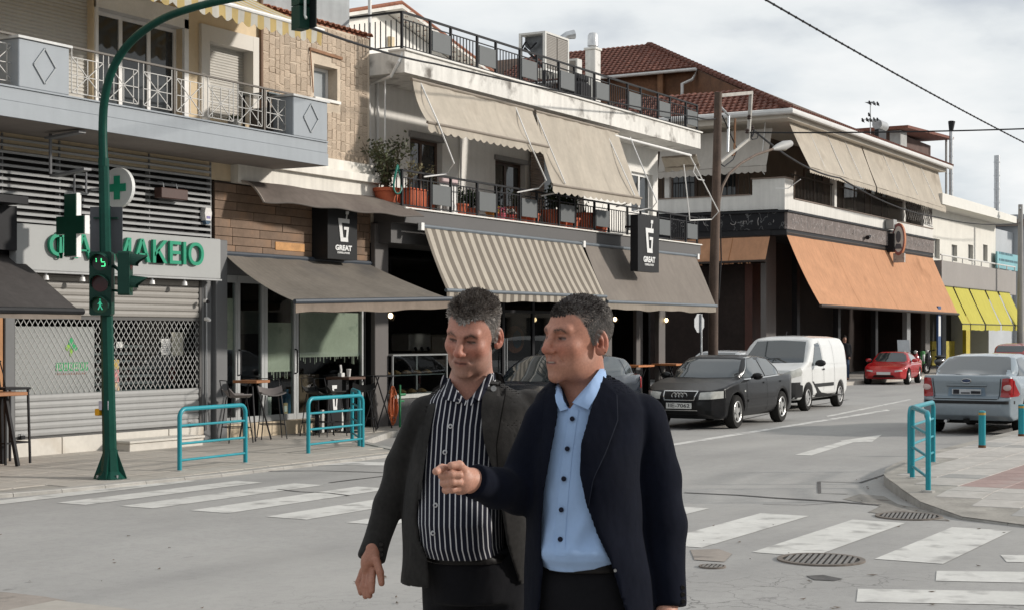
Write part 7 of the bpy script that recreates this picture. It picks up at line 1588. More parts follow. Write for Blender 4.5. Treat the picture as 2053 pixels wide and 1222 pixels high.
b.box(q[0]-.034, q[0]-.0301, .13, .24, .745, .825); b.box(q[0]-.034, q[0]-.0301, -.25, -.08, .75, .80); b.box(q[0]-.034, q[0]-.0301, -.06, .10, .752, .775); o = b.build('plate_marks', INK, pl_, local=True); o['kind'] = 'stuff'
q = proj(np.array([[0, 0, .985]]), 0, -1)[0]; b = MB(); b.sphere((q[0]-.004, 0, .985), .085, 16, 6, (.15, 1, .42)); em = b.build('oval_emblem', mat('emblem_blue', (.03, .05, .11), .3), t, local=True, smooth=True); b = MB(); b.tube([(q[0]-.012, .085*math.cos(a), .985+.036*math.sin(a)) for a in np.linspace(0, 2*math.pi, 21)], .006, 5, False); b.build('emblem_ring', CHROME, em, local=True)
for x in (.9, -.24): vstrip(patch, 'door_gap', [(x, .32), (x, 1.02)], 1, 1, SEAMC, .012, True)
strip(patch, 'side_moulding', [(.85, .58), (-.9, .58)], 1, 1, TRIM, .05, True, .012); 
for x in (-.1, -1.1): strip(patch, 'door_handle', [(x, .93), (x-.2, .935)], 1, 1, CHROME, .035, True, .02, 5)
b = MB(); b.tube([(-2.1, .35, .26), (-2.27, .35, .25)], .03, 8); b.build('exhaust', STEEL, t, local=True); b = MB(); b.box(-2.19, -2.12, -.05, .05, .22, .3); b.build('tow_hook', UNDER, t, local=True); mirrors(t, .62, 1.0, 1.07, PBL)
NAV = paint('dark_blue_paint', (.012, .017, .026), .25, .2)
sdh = [(-2.0, .4), (-1.8, .24), (1.8, .2), (2.0, .34), (2.04, .56), (1.9, .76), (1.0, .98), (-1.4, 1.04), (-1.9, 1.05), (-2.02, .95), (-2.04, .6)]
gsh = [(-1.98, .9), (-1.9, 1.05), (-1.45, 1.36), (-.9, 1.45), (-.1, 1.49), (.3, 1.44), (1.25, .95), (1.2, .85)]
S = sedan_like(NAV, 2.04, .87, 1.49, sdh, gsh, gff, (1.25, -1.25), .31, .75, k=.06)
t, patch, f, proj = car('parked_car', 'dark blue hatchback mostly hidden behind the two men', 'car', (26.0, 13.95, 0), math.pi, S, 'cars in the street')
patch('windscreen', [(-.72, .99), (0, .97), (.72, .99)], [(-.54, 1.41), (0, 1.43), (.54, 1.41)], 0, 1, CGLASS, 14, 8, .008); patch('side_window', [(.95, 1.0), (-.15, 1.02)], [(.30, 1.40), (-.12, 1.43)], 1, 1, CGLASS, mirror=True); patch('side_window', [(-.22, 1.02), (-1.15, 1.05)], [(-.2, 1.43), (-1.05, 1.38)], 1, 1, CGLASS, mirror=True); patch('quarter_window', [(-1.22, 1.06), (-1.62, 1.10)], [(-1.14, 1.36), (-1.38, 1.30)], 1, 1, CGLASS, 8, 5, mirror=True)
patch('tail_lamp', [(-1.80, .78), (-1.98, .80)], [(-1.80, 1.06), (-1.93, 1.04)], 1, 1, LAMPR, 6, 6, .01, mirror=True); patch('headlight', [(.5, .62), (.8, .66)], [(.5, .76), (.78, .8)], 0, 1, LAMPC, 8, 5, .01, mirror=True); vstrip(patch, 'door_gap', [(-.18, .3), (-.18, 1.0)], 1, 1, SEAMC, .012, True); mirrors(t, .72, .97, 1.05, NAV)
SIL = paint('silver_paint', (.42, .43, .44), .25, .06); sc_s = [(x, z*.96) for x, z in sdh]
S = sedan_like(SIL, 2.04, .87, 1.42, sc_s, [(x, z*.95) for x, z in gsh], [(y, z*.95) for y, z in gff], (1.25, -1.25), .31, .75, k=.06, h=.04)
t, patch, f, proj = car('parked_car', 'silver car half hidden between the shop column and the black saloon', 'car', (41.4, 17.0, 0), math.pi+R(4), S, 'cars in the street')
patch('windscreen', [(-.7, .95), (.7, .95)], [(-.54, 1.33), (.54, 1.33)], 0, 1, CGLASS, 12, 6, .008); patch('side_window', [(.95, .97), (-.15, .98)], [(.30, 1.33), (-.12, 1.36)], 1, 1, CGLASS, mirror=True); patch('side_window', [(-.22, .98), (-1.3, 1.0)], [(-.2, 1.36), (-1.15, 1.31)], 1, 1, CGLASS, mirror=True); patch('headlight', [(.5, .6), (.8, .64)], [(.5, .74), (.78, .78)], 0, 1, LAMPC, 8, 5, .01, mirror=True)
REDC = paint('red_paint', (.42, .012, .014), .22, .06)
sdr = [(-1.9, .36), (-1.7, .22), (1.75, .2), (1.92, .30), (1.97, .44), (1.9, .56), (1.5, .68), (.75, .80), (.4, .83), (-.9, .86), (-1.7, .84), (-1.94, .74), (-1.97, .5)]
gsr = [(-1.25, .75), (-1.15, .86), (-.85, 1.10), (-.45, 1.21), (-.05, 1.225), (.12, 1.19), (.66, .82), (.6, .72)]
gfr = [(0, .7), (.76, .74), (.72, .86), (.55, 1.14), (.42, 1.21), (0, 1.23)]
S = sedan_like(REDC, 1.97, .84, 1.23, sdr, gsr, gfr, (1.17, -1.1), .29, .72, k=.07, spokes=7)
S['front'] = [(0, .16), (.72, .18), (.825, .38), (.84, .55), (.80, .74), (.66, .85), (0, .90)]
t, patch, f, proj = car('parked_car', 'low red roadster facing the viewer by the far pavement', 'car', (58.6, 17.2, 0), math.pi+R(6), S, 'cars in the street')
patch('windscreen', [(-.62, .84), (0, .83), (.62, .84)], [(-.49, 1.15), (0, 1.17), (.49, 1.15)], 0, 1, CGLASS, 14, 6, .008); patch('side_window', [(.40, .87), (-.85, .89)], [(.08, 1.13), (-.55, 1.15)], 1, 1, CGLASS, mirror=True)
patch('mouth', [(-.42, .27), (.42, .27)], [(-.34, .36), (.34, .36)], 0, 1, UNDER, 10, 3, .01); patch('indicator', [(.40, .475), (.66, .50)], [(.40, .53), (.64, .555)], 0, 1, LAMPC, 6, 3, .01, mirror=True); q = proj(np.array([[0, 0, .42]]), 0, 1)[0]; b = MB(); b.box(q[0]+.01, q[0]+.025, -.25, .25, .375, .475); b.build('number_plate', PLATEW, t, local=True); mirrors(t, .35, .86, .88, REDC); vstrip(patch, 'door_gap', [(.45, .3), (.45, .8)], 1, 1, SEAMC, .012, True)
RED2 = paint('faded_red_paint', (.30, .035, .03), .35, .1)
S = sedan_like(RED2, 2.04, .87, 1.49, sdh, gsh, gff, (1.25, -1.25), .31, .75, k=.06, h=.05)
t, patch, f, proj = car('parked_car', 'faded red hatchback far away showing over the pale blue saloon roof', 'car', (72, 15.55, 0), R(3), S, 'cars in the street')
patch('rear_window', [(-.64, 1.10), (.64, 1.10)], [(-.54, 1.36), (.54, 1.36)], 0, -1, CGLASS, 12, 6, .01); patch('side_window', [(.95, 1.0), (-.15, 1.02)], [(.30, 1.40), (-.12, 1.43)], 1, 1, CGLASS, mirror=True); patch('side_window', [(-.22, 1.02), (-1.45, 1.05)], [(-.2, 1.43), (-1.2, 1.38)], 1, 1, CGLASS, mirror=True); patch('tail_lamp', [(.66, .78), (.82, .8)], [(.64, 1.0), (.80, 1.0)], 0, -1, LAMPR, 6, 5, .01, mirror=True)
TLC = paint('teal_car_paint', (.02, .13, .16), .3, .1); S = sedan_like(TLC, 2.04, .87, 1.49, sdh, gsh, gff, (1.25, -1.25), .31, .75, k=.06, h=.05)
t, patch, f, proj = car('parked_car', 'dark teal car cut by the right picture edge above the blue saloon', 'car', (63.5, 12.55, 0), math.pi, S, 'cars in the street')
patch('windscreen', [(-.72, .99), (0, .97), (.72, .99)], [(-.54, 1.41), (0, 1.43), (.54, 1.41)], 0, 1, CGLASS, 14, 8, .008); patch('headlight', [(.5, .62), (.8, .66)], [(.5, .80), (.78, .84)], 0, 1, LAMPC, 8, 5, .01, mirror=True)
def scooter(label, loc, rz, col, screen):
 t = thing('scooter', label, 'scooter', loc, 'scooters parked by the arcade', rz); pm_ = paint('scooter_'+label.split()[0], col)
 for x in (-.62, .62):
  b = MB(); b.tube([(x+.2*math.cos(a), 0, .24+.2*math.sin(a)) for a in np.linspace(0, 2*math.pi, 21)], .055, 8, False); w = b.build('wheel', TYRE, t, local=True, smooth=True); b = MB(); b.tube([(x, -.04, .24), (x, .04, .24)], .12, 12); b.build('rim', HUBC, w, local=True)
 b = MB(); b.tube([(.62, 0, .26), (.50, 0, .6), (.40, 0, 1.0)], [.05, .1, .06], 8); b.sphere((.5, 0, .62), .2, 10, 8, (.7, .8, 1.6)); b.build('front_shield', pm_, t, local=True, smooth=True)
 b = MB(); b.sphere((-.45, 0, .52), .32, 12, 8, (1.35, .55, .62)); b.box(-.1, .5, -.14, .14, .26, .32); b.build('body', pm_, t, local=True, smooth=True); b = MB(); b.sphere((-.4, 0, .74), .3, 12, 6, (1.2, .5, .25)); b.build('saddle', TRIM, t, local=True, smooth=True)
 b = MB(); b.tube([(.40, -.33, 1.06), (.42, -.1, 1.0), (.42, .1, 1.0), (.40, .33, 1.06)], .022, 6); b.build('handlebar', TRIM, t, local=True); b = MB(); b.sphere((.58, 0, .98), .08, 10, 6); b.build('headlamp', LAMPC, t, local=True, smooth=True)
 if screen: b = MB(); b.grid([[(.52-.12*v+.0, (u-.5)*.5, 1.0+.5*v) for u in np.linspace(0, 1, 7)] for v in np.linspace(0, 1, 5)], (.005, 0, 0)); b.build('windshield', mat('milky_screen', (.42, .45, .47), .15, .1, 3), t, local=True, smooth=True)
p = PY(1806, 742, 18.3); scooter('grey scooter with tall milky windshield behind the red roadster', (p.x, 18.3, .13), math.pi+R(30), (.2, .2, .21), True)
p = PY(1838, 742, 18.5); scooter('red scooter standing right of the windshield scooter', (p.x, 18.5, .13), math.pi+R(10), (.35, .02, .02), False)
p = PY(1874, 742, 18.5); scooter('black scooter by the post between orange and yellow awnings', (p.x, 18.5, .13), math.pi-R(20), (.03, .03, .032), False)
# ================================================================== THE TWO MEN
def pt(px, py, v): k = v/FPX; return np.array([(px-CX)*k, v, CH+(HY-py)*k])
def to_world(P): P = np.asarray(P); return np.stack([P[:, 1]*CT+P[:, 0]*ST, P[:, 1]*ST-P[:, 0]*CT, P[:, 2]], -1)
def loft(p, rows, n=2.3):
 """rows: (z, cr, cv, a, b) from top to bottom"""
 A = np.array(sorted(rows)); z = p[:, 2]; cr, cv, a, b = [np.interp(z, A[:, 0], A[:, i]) for i in (1, 2, 3, 4)]
 q = (np.abs((p[:, 0]-cr)/a)**n+np.abs((p[:, 1]-cv)/b)**n)**(1/n); d = (q-1)*np.minimum(a, b)*.92
 return np.maximum(d, np.maximum(z-A[-1, 0], A[0, 0]-z))
def lrow(D, py, px, v, a_px, b): k = D/FPX; return (CH+(HY-py)*k, (px-CX)*k, D+v, a_px*k, b)
def chain(p, pts, rs, k=.02):
 d = None
 for a, b, ra, rb in zip(pts, pts[1:], rs, rs[1:]):
  c = capsule(p, a, b, ra, rb); d = c if d is None else smin(d, c, k)
 return d
def head_sd(q, ph):
 """q: canonical head coordinates (face towards -y, z up, metres)"""
 ax = np.stack([np.abs(q[:, 0]), q[:, 1], q[:, 2]], -1)
 d = ellip(q, (0, .012, .042), (.0755, .098, .083))
 d = smin(d, ellip(q, (0, -.030, -.015), (.0665, .070, .088)), .03)
 d = smin(d, ellip(ax, (.030, -.030, -.078), (.034, .052, .040)), .03)          # jaw
 d = smin(d, ellip(q, (0, -.081, -.104), (.027, .020, .020)), .022)             # chin
 d = smin(d, ellip(ax, (.043, -.066, -.022), (.020, .018, .017)), .03)          # cheekbones
 d = smin(d, capsule(ax, (.010, -.091, .024), (.044, -.075, .029), .0118), .013)  # brow ridge
 d = smin(d, ellip(q, (0, -.082, -.066), (.029, .020, .024)), .02)              # muzzle
 d = smax(d, -ellip(ax, (.030, -.101, .006), (.022, .0225, .0135)), .014)        # eye sockets
 d = smin(d, ellip(ax, (.0310, -.0720, .003), (.0135, .0130, .0125)), .003)     # eyeballs
 d = smin(d, capsule(ax, (.019, -.0845, .0100), (.044, -.0760, .0095), .0042), .005)  # upper lids
 d = smin(d, capsule(ax, (.020, -.0835, -.0070), (.043, -.0765, -.0065), .0040), .008) # lower lids
 d = smin(d, capsule(q, (0, -.090, .020), (0, -.1175, -.026), .0080, .0128), .012)     # nose
 d = smin(d, ellip(q, (0, -.1150, -.0290), (.0145, .0125, .0120)), .006); d = smin(d, ellip(ax, (.0140, -.1040, -.0325), (.0095, .0115, .0085)), .006)   # nostril wings
 d = smax(d, -ellip(ax, (.0070, -.112, -.0410), (.0040, .007, .0035)), .004)
 d = smin(d, capsule(ax, (0, -.1015, -.0590), (.020, -.0890, -.0625), .0048, .003), .006)  # upper lip
 d = smin(d, capsule(ax, (0, -.0995, -.0705), (.018, -.0890, -.0670), .0056, .003), .006)  # lower lip
 d = smax(d, -capsule(ax, (0, -.1075, -.0648), (.023, -.092, -.0650), .0016), .003)         # mouth line
 d = smax(d, -capsule(ax, (.021, -.098, -.040), (.033, -.086, -.060), .0026), .010)         # nasolabial folds
 if ph.get('furrow'):
  for zz in (.048, .058): d = smax(d, -capsule(ax, (0, -.103, zz), (.03, -.097, zz+.004), .0020), .006)
  for xx in (.006,): d = smax(d, -capsule(ax, (xx, -.106, .018), (xx+.002, -.105, .036), .0020), .006)
 c, s_ = math.cos(.42), math.sin(.42); ex, ey, ez = ax[:, 0]-.079, ax[:, 1]-.016, ax[:, 2]+.008
 e = np.stack([ex*c-ey*s_, ex*s_+ey*c, ez+.18*ey], -1)
 ear = ellip(e, (.002, .004, .002), (.0082, .0215, .0370)); ear = smin(ear, ellip(e, (.001, -.004, -.026), (.006, .009, .011)), .006)
 ear = smax(ear, -ellip(e, (.007, -.004, -.003), (.0115, .0085, .0125)), .002)
 for a_, c_ in (((.0085, .0105, -.010), (.0085, .0125, .008)), ((.0085, .0125, .008), (.0085, .006, .024)), ((.0085, .006, .024), (.0085, -.007, .023)), ((.0085, -.007, .023), (.0085, -.009, .012))): ear = smax(ear, -capsule(e, a_, c_, .0034), .002); ear = smin(ear, ellip(e, (.004, -.012, -.004), (.005, .004, .007)), .004)
 return smin(d, ear, .006)
def head_cols(q, ph):
 """natural colouring of the face: lips, brows, lashes, eyes, beard shadow"""
 ax = np.abs(q[:, 0]); x, y, z = q[:, 0], q[:, 1], q[:, 2]; n = len(q); rng = np.random.default_rng(4)
 base = np.tile(np.array(ph['skin']), (n, 1)); nz = rng.normal(0, 1, (n, 1)); base = base*(1+.02*nz)
 def blend(m, col): nonlocal base; base = base*(1-m[:, None])+np.array(col)*m[:, None]
 g = lambda d, w: np.exp(-(d/w)**2)
 front = np.clip((-.02-y)/.03, 0, 1)
 blend(.45*front*g(z+.03, .022)*g(ax-.040, .022), ph['flush']); blend(.55*front*g(x, .014)*g(z+.028, .016), ph['flush'])
 beard = np.clip((-.036-z)/.02, 0, 1)*np.clip((.035-y)/.03, 0, 1)*np.clip((z+.16)/.03, 0, 1)*(1-.8*g(x, .018)*g(z+.066, .010)); blend(ph['stubble']*beard*(.75+.35*np.abs(nz[:, 0])).clip(0, 1), ph['beardcol'])
 lip = g((z+.0645)/1.0, .0075)*np.clip((.024-ax)/.006, 0, 1)*np.clip((-.082-y)/.01, 0, 1); blend(.75*lip.clip(0, 1), ph['lip']); blend(.95*g(z+.0648, .0030)*np.clip((.024-ax)/.006, 0, 1)*np.clip((-.08-y)/.01, 0, 1), (.05, .016, .014))
 bz = ph['brz']+(.0275-ph['brz']+.003)*np.clip((ax-.012)/.02, 0, 1)-.011*np.clip((ax-.036)/.016, 0, 1); br = g(z-bz, .0058)*np.clip((ax-.011)/.005, 0, 1)*np.clip((.054-ax)/.008, 0, 1)*np.clip((-.03-y)/.02, 0, 1); blend((ph['browamt']*br*(.85+.25*nz[:, 0])).clip(0, 1), ph['brow'])
 if ph.get('teeth'): blend(.8*g(z+.0632, .0016)*np.clip((.018-ax)/.006, 0, 1)*np.clip((-.08-y)/.01, 0, 1), (.45, .40, .35))
 for sx in (-1, 1):
  dx, dz = x-sx*.0312, z-.0025; eye = (np.abs(dz) < ph['slit']*np.sqrt(np.clip(1-(dx/.0150)**2, 0, 1))+.0004) & (np.abs(dx) < .0152) & (y < -.055); 
  blend(eye*1.0, (.20, .165, .15)); ir = np.clip((.0062-np.hypot(dx-ph['gaze'], dz+.0005))/.0015, 0, 1)*eye; blend(ir, (.025, .016, .012))
  blend(.40*g(dz-.001, .0095)*g(dx, .021)*(y < -.045), (.20, .080, .055)); lash = g(dz-.0046+.10*np.abs(dx), .0028)*np.clip((.016-np.abs(dx))/.004, 0, 1)*(y < -.05); blend((1.0*lash).clip(0, 1), (.022, .012, .010)); blend((.45*g(dz+.0050, .002)*np.clip((.014-np.abs(dx))/.004, 0, 1)*(y < -.05)).clip(0, 1), (.13, .05, .04))
 blend(.6*np.clip((ax-.072)/.006, 0, 1)*g(z+.008, .03)*np.clip((y+.03)/.02, 0, 1), ph['flush'])
 return base
def hair_mask(q, ph):
 x, y, z = q[:, 0], q[:, 1], q[:, 2]; ax = np.abs(x)
 fl, tp = ph['hairline'], ph['temple']
 ang = np.arctan2(ax, -(y-.01))   # 0 at the front, pi at the back
 hl = np.interp(ang, [0, .35, .62, .85, 1.10, 1.28, 1.42, 1.75, 1.95, 2.3, 3.15], [fl, fl+ph['peak'], tp+.012, tp, .030, -.004, -.016, .030, .012, -.045, -.060])
 return np.clip((z-hl)/.008+.5, 0, 1)
def finger(p, pts, r0, r1): return chain(p, pts, [r0+(r1-r0)*i/(len(pts)-1) for i in range(len(pts))], .004)
SKINM = None
def skin_material():
 m = mat('skin', (1, 1, 1), .48, 0, 1, .12, 900, spec=.35); nt = m.node_tree; N = nt.nodes; L = nt.links; b = N['Principled BSDF']
 a = N.new('ShaderNodeAttribute'); a.attribute_name = 'col'; n = N.new('ShaderNodeTexNoise'); n.inputs['Scale'].default_value = 160; n.inputs['Detail'].default_value = 4; tc = N['Texture Coordinate']; L.new(tc.outputs['Object'], n.inputs['Vector'])
 mr = N.new('ShaderNodeMapRange'); mr.inputs[1].default_value = .3; mr.inputs[2].default_value = .7; mr.inputs[3].default_value = .88; mr.inputs[4].default_value = 1.1; L.new(n.outputs[0], mr.inputs[0])
 s_ = N.new('ShaderNodeVectorMath'); s_.operation = 'SCALE'; L.new(a.outputs['Color'], s_.inputs[0]); L.new(mr.outputs[0], s_.inputs['Scale']); L.new(s_.outputs[0], b.inputs['Base Color'])
 b.inputs['Subsurface Weight'].default_value = .04; b.inputs['Subsurface Radius'].default_value = (.012, .004, .002); b.inputs['Subsurface Scale'].default_value = .6; return m
SKINM = skin_material()
def hair_material():
 m = mat('hair', (1, 1, 1), .5, 0, 1, spec=.35); N = m.node_tree.nodes; a = N.new('ShaderNodeAttribute'); a.attribute_name = 'col'; m.node_tree.links.new(a.outputs['Color'], N['Principled BSDF'].inputs['Base Color']); return m
HAIRM = hair_material()
def cloth(name, col, weave=700, var=.12, rough=.9, stripe=None, sheen=.25, fold=.0):
 m = mat(name, col, rough, var, 9, .15, weave, spec=.07); nt = m.node_tree; N = nt.nodes; L = nt.links; b = N['Principled BSDF']; b.inputs['Sheen Weight'].default_value = sheen; b.inputs['Sheen Roughness'].default_value = .6
 tc = N['Texture Coordinate']
 n = N.new('ShaderNodeTexNoise'); n.inputs['Scale'].default_value = 7; n.inputs['Detail'].default_value = 3; mp = N.new('ShaderNodeMapping'); mp.inputs['Scale'].default_value = (1, 1, .55); mp.inputs['Rotation'].default_value = (.4, .5, 0); L.new(tc.outputs['Object'], mp.inputs[0]); L.new(mp.outputs[0], n.inputs['Vector'])
 bp = N.new('ShaderNodeBump'); bp.inputs['Strength'].default_value = .6; bp.inputs['Distance'].default_value = .03; L.new(n.outputs[0], bp.inputs['Height']); old = b.inputs['Normal'].links[0].from_node; L.new(bp.outputs[0], old.inputs['Normal'])
 if stripe:
  per, wid, c2 = stripe; a = N.new('ShaderNodeAttribute'); a.attribute_name = 'across'; md = N.new('ShaderNodeMath'); md.operation = 'PINGPONG'; md.inputs[1].default_value = per/2; L.new(a.outputs['Fac'], md.inputs[0])
  g = N.new('ShaderNodeMapRange'); g.inputs[1].default_value = per*wid/2; g.inputs[2].default_value = per*wid/2+per*.05; g.inputs[3].default_value = 1; g.inputs[4].default_value = 0; L.new(md.outputs[0], g.inputs[0])
  mx = N.new('ShaderNodeMixRGB'); L.new(g.outputs[0], mx.inputs[0]); L.new(b.inputs['Base Color'].links[0].from_socket, mx.inputs[1]); mx.inputs[2].default_value = (*c2, 1); L.new(mx.outputs[0], b.inputs['Base Color'])
 return m
def folds(p, amp, f=(9, 7, 16), ph=0):
 return amp*(np.sin(p[:, 0]*f[0]*3+np.sin(p[:, 2]*f[1])*1.7+ph)*np.sin(p[:, 2]*f[2]+p[:, 0]*6+ph*2)+.6*np.sin(p[:, 2]*f[2]*2.3+p[:, 1]*18+p[:, 0]*9+ph))
class Person:
 def __init__(s, label, D, ph, head_c, yaw, pitch, roll, sc):
  s.D = D; s.ph = ph; s.label = label; s.hc = pt(*head_c); s.sc = sc
  Rz = np.array(Matrix.Rotation(-yaw, 3, 'Z')); Rx = np.array(Matrix.Rotation(pitch, 3, 'X')); Ry = np.array(Matrix.Rotation(roll, 3, 'Y')); s.R = Ry@Rz@Rx
 def canon(s, p): return ((p-s.hc)@s.R)/s.sc
 def head(s, p): return head_sd(s.canon(p), s.ph)*s.sc
 def finish_body(s, f, lo, hi, h):
  V, Q = snet(f, lo, hi, h, 4); q = s.canon(V); near = np.linalg.norm(q-np.array([0, -.01, 0]), axis=1) < .19
  col = np.tile(np.array(s.ph['skin']), (len(V), 1)).astype(float); rng = np.random.default_rng(2); col *= 1+.02*rng.normal(0, 1, (len(V), 1)); hm = np.zeros(len(V))
  col[near] = head_cols(q[near], s.ph); hm[near] = hair_mask(q[near], s.ph); col = col*(1-hm[:, None]*.92)+np.array(s.ph['scalp'])*hm[:, None]*.92
  hand = V[:, 2] < s.hc[2]-.25*s.sc; col[hand] = np.array(s.ph['hand'])*(1+.02*rng.normal(0, 1, (hand.sum(), 1)))
  base = to_world(np.array([[s.hc[0], s.hc[1], .12]]))[0]; s.base = base
  me = np_mesh('person', to_world(V)-base, Q); attr(me, 'col', col); o = link('person', me, None, SKINM); o.location = base; OFF[o.name] = Vector(base); tag(o, s.label, 'person', None); s.o = o; s.f = f; s.V, s.Q = V, Q; return o
 def garment(s, name, f, lo, hi, h, m, across=None, L=4):
  V, Q = snet(f, lo, hi, h, L); me = np_mesh(name, to_world(V)-s.base, Q)
  if across is not None: fattr(me, 'across', across(V))
  return link(name, me, s.o, m, off=Vector(s.base))
 def patch(s, name, f, left, right, m, parent=None, nv=10, nu=8, off=.008, th=.005, across=None, v0=None, bend=None):
  """cloth piece between two seen outlines (pixels), laid on the surface f from the front"""
  def rs(pl, n):
   pl = np.array(pl, float); t = np.r_[0, np.cumsum(np.linalg.norm(np.diff(pl, axis=0), axis=1))]; u = np.linspace(0, t[-1], n); return np.stack([np.interp(u, t, pl[:, i]) for i in (0, 1)], -1)
  A, B = rs(left, nv), rs(right, nv); pts = np.array([A+(B-A)*i/(nu-1) for i in range(nu)]).reshape(-1, 2)
  v = np.full(len(pts), (v0 or s.D)-.55)
  for _ in range(60):
   P = np.stack([(pts[:, 0]-CX)*v/FPX, v, CH+(HY-pts[:, 1])*v/FPX], -1); v = v+np.clip(f(P), -.01, .2)*.85
  v = v.reshape(nu, nv)
  for _ in range(5): vp = np.pad(v, 1, 'edge'); v = np.minimum(v, .25*(vp[:-2, 1:-1]+vp[2:, 1:-1]+vp[1:-1, :-2]+vp[1:-1, 2:])*.7+v*.3+.004)
  vp = np.pad(v, 1, 'edge'); v = .5*v+.125*(vp[:-2, 1:-1]+vp[2:, 1:-1]+vp[1:-1, :-2]+vp[1:-1, 2:]); v = v.ravel()-off; v = np.minimum(v, s.D+.12)
  P = np.stack([(pts[:, 0]-CX)*v/FPX, v, CH+(HY-pts[:, 1])*v/FPX], -1); Wp = to_world(P)
  b = MB(); rows = [[tuple(Wp[i*nv+j]) for j in range(nv)] for i in range(nu)]; b.grid(rows, Vector((CT, ST, 0))*th); o = b.build(name, m, parent or s.o, smooth=True)
  if across is not None:
   PP = np.concatenate([P, P]); fattr(o.data, 'across', across(PP))
  return o
 def button(s, f, px, py, m, r=.006, name='button', parent=None):
  v = np.array([s.D-.5])
  for _ in range(60): P = np.stack([(px-CX)*v/FPX, v, CH+(HY-py)*v/FPX], -1); v = v+np.clip(f(P), -.01, .2)*.85
  P[:, 1] -= .004; c = to_world(P)[0]; b = MB(); d = Vector((CT, ST, 0)); b.tube([Vector(c)-d*.003, Vector(c)+d*.004], r, 12); return b.build(name, m, parent or s.o)
 def hair(s, n, length, comb, cols, seed, width=.0021, top_len=None):
  V, Q = s.V, s.Q; q = s.canon(V); near = np.linalg.norm(q, axis=1) < .17; hm = np.zeros(len(V)); hm[near] = hair_mask(q[near], s.ph); hm[np.abs(q[:, 0]) > .0835] = 0
  fm = hm[Q].min(1) > .5; F = Q[fm]; rng = np.random.default_rng(seed); A = V[F]; e1, e2 = A[:, 2]-A[:, 0], A[:, 3]-A[:, 1]; nr = np.cross(e1, e2); ar = np.linalg.norm(nr, axis=1); nr /= ar[:, None]+1e-12
  k = rng.choice(len(F), n, p=ar/ar.sum()); u, w = rng.random((n, 1)), rng.random((n, 1)); root = (A[k, 0]*(1-u)+A[k, 1]*u)*(1-w)+(A[k, 3]*(1-u)+A[k, 2]*u)*w; nm = nr[k]
  nsm = root-s.hc; nsm /= np.linalg.norm(nsm, axis=1)[:, None]; nm = nm*.5+nsm*.5; qc = s.canon(root); cl = comb(qc)@s.R.T
  tl = np.clip((qc[:, 2]-.055)/.04, 0, 1)[:, None]; ln = (length[0]*(1-tl)+length[1]*tl)*rng.uniform(.65, 1.25, (n, 1)); jit = rng.normal(0, .28, (n, 3))
  lift = (.14+.30*tl); jit *= .55+.3*tl; d = nm*lift+cl*(1-.1*tl)+jit; d /= np.linalg.norm(d, axis=1)[:, None]; d2 = d*.7+cl*.65+jit*.4-nm*.12; d2 /= np.linalg.norm(d2, axis=1)[:, None]
  P0 = root-nm*.001; P1 = root+d*ln*.5; P2 = P1+d2*ln*.5; view = np.array([0, -1., 0]); sd = np.cross(d, view); sd /= np.linalg.norm(sd, axis=1)[:, None]+1e-9; wd = width*rng.uniform(.6, 1.3, (n, 1))
  Vt = np.stack([P0-sd*wd, P0+sd*wd, P1+sd*wd*.8, P1-sd*wd*.8, P2+sd*wd*.25, P2-sd*wd*.25], 1).reshape(-1, 3); b_ = np.arange(n)[:, None]*6
  Fq = np.concatenate([b_+np.array([[0, 1, 2, 3]]), b_+np.array([[3, 2, 4, 5]])]); me = np_mesh('hair', to_world(Vt)-s.base, Fq)
  col = cols(qc, rng); attr(me, 'col', np.repeat(col, 6, 0)); return link('hair', me, s.o, HAIRM, off=Vector(s.base))
BELTM = mat('black_leather', (.012, .011, .011), .4, .2, 20); BUCK = mat('buckle_steel', (.45, .44, .42), .25, .05, 5, metal=.9)
SHOE = mat('black_shoe', (.012, .011, .011), .35, .2, 6); TROU = cloth('black_trouser_cloth', (.008, .008, .010), sheen=.04)
def legs_and_shoes(man, D, x1, x2, dv, waist):
 k = D/FPX; zf = .12; yk = HY+(CH-.58)/k; ya = HY+(CH-.22)/k
 hips = [pt(x1, 1160, D+.02), pt(x2, 1160, D+.02)]; A = []
 for i, x in enumerate((x1, x2)):
  kn = pt(x+(-6 if i == 0 else 6), yk, D+dv[i]*.4); an = pt(x+(-8 if i == 0 else 8), ya, D+dv[i]); A.append((hips[i], kn, an))
 def f(p):
  d = loft(p, waist, 2.3)
  for h_, kn, an in A: d = smin(d, chain(p, [h_, kn, an-np.array([0, 0, .05])], [.088, .068, .056], .03), .03)
  return smax(d, p[:, 2]*-1+zf+.03, .01)+folds(p, .003, (6, 5, 11), 2)
 o = man.garment('trousers', f, (min(a[2][0] for a in A)-.25, D-.45, zf), (max(a[2][0] for a in A)+.25, D+.5, max(w_[0] for w_ in waist)+.02), .011, TROU)
 for h_, kn, an in A:
  c = np.array([an[0], an[1], zf]); fs = lambda p, c=c: smax(smin(ellip(p, c+np.array([-.01, -.10, .035]), (.048, .14, .05)), ellip(p, c+np.array([0, .02, .05]), (.045, .07, .07)), .03), zf+.002-p[:, 2], .01)
  man.garment('shoe', fs, c-np.array([.12, .3, .02]), c+np.array([.12, .18, .18]), .012, SHOE)
 return A

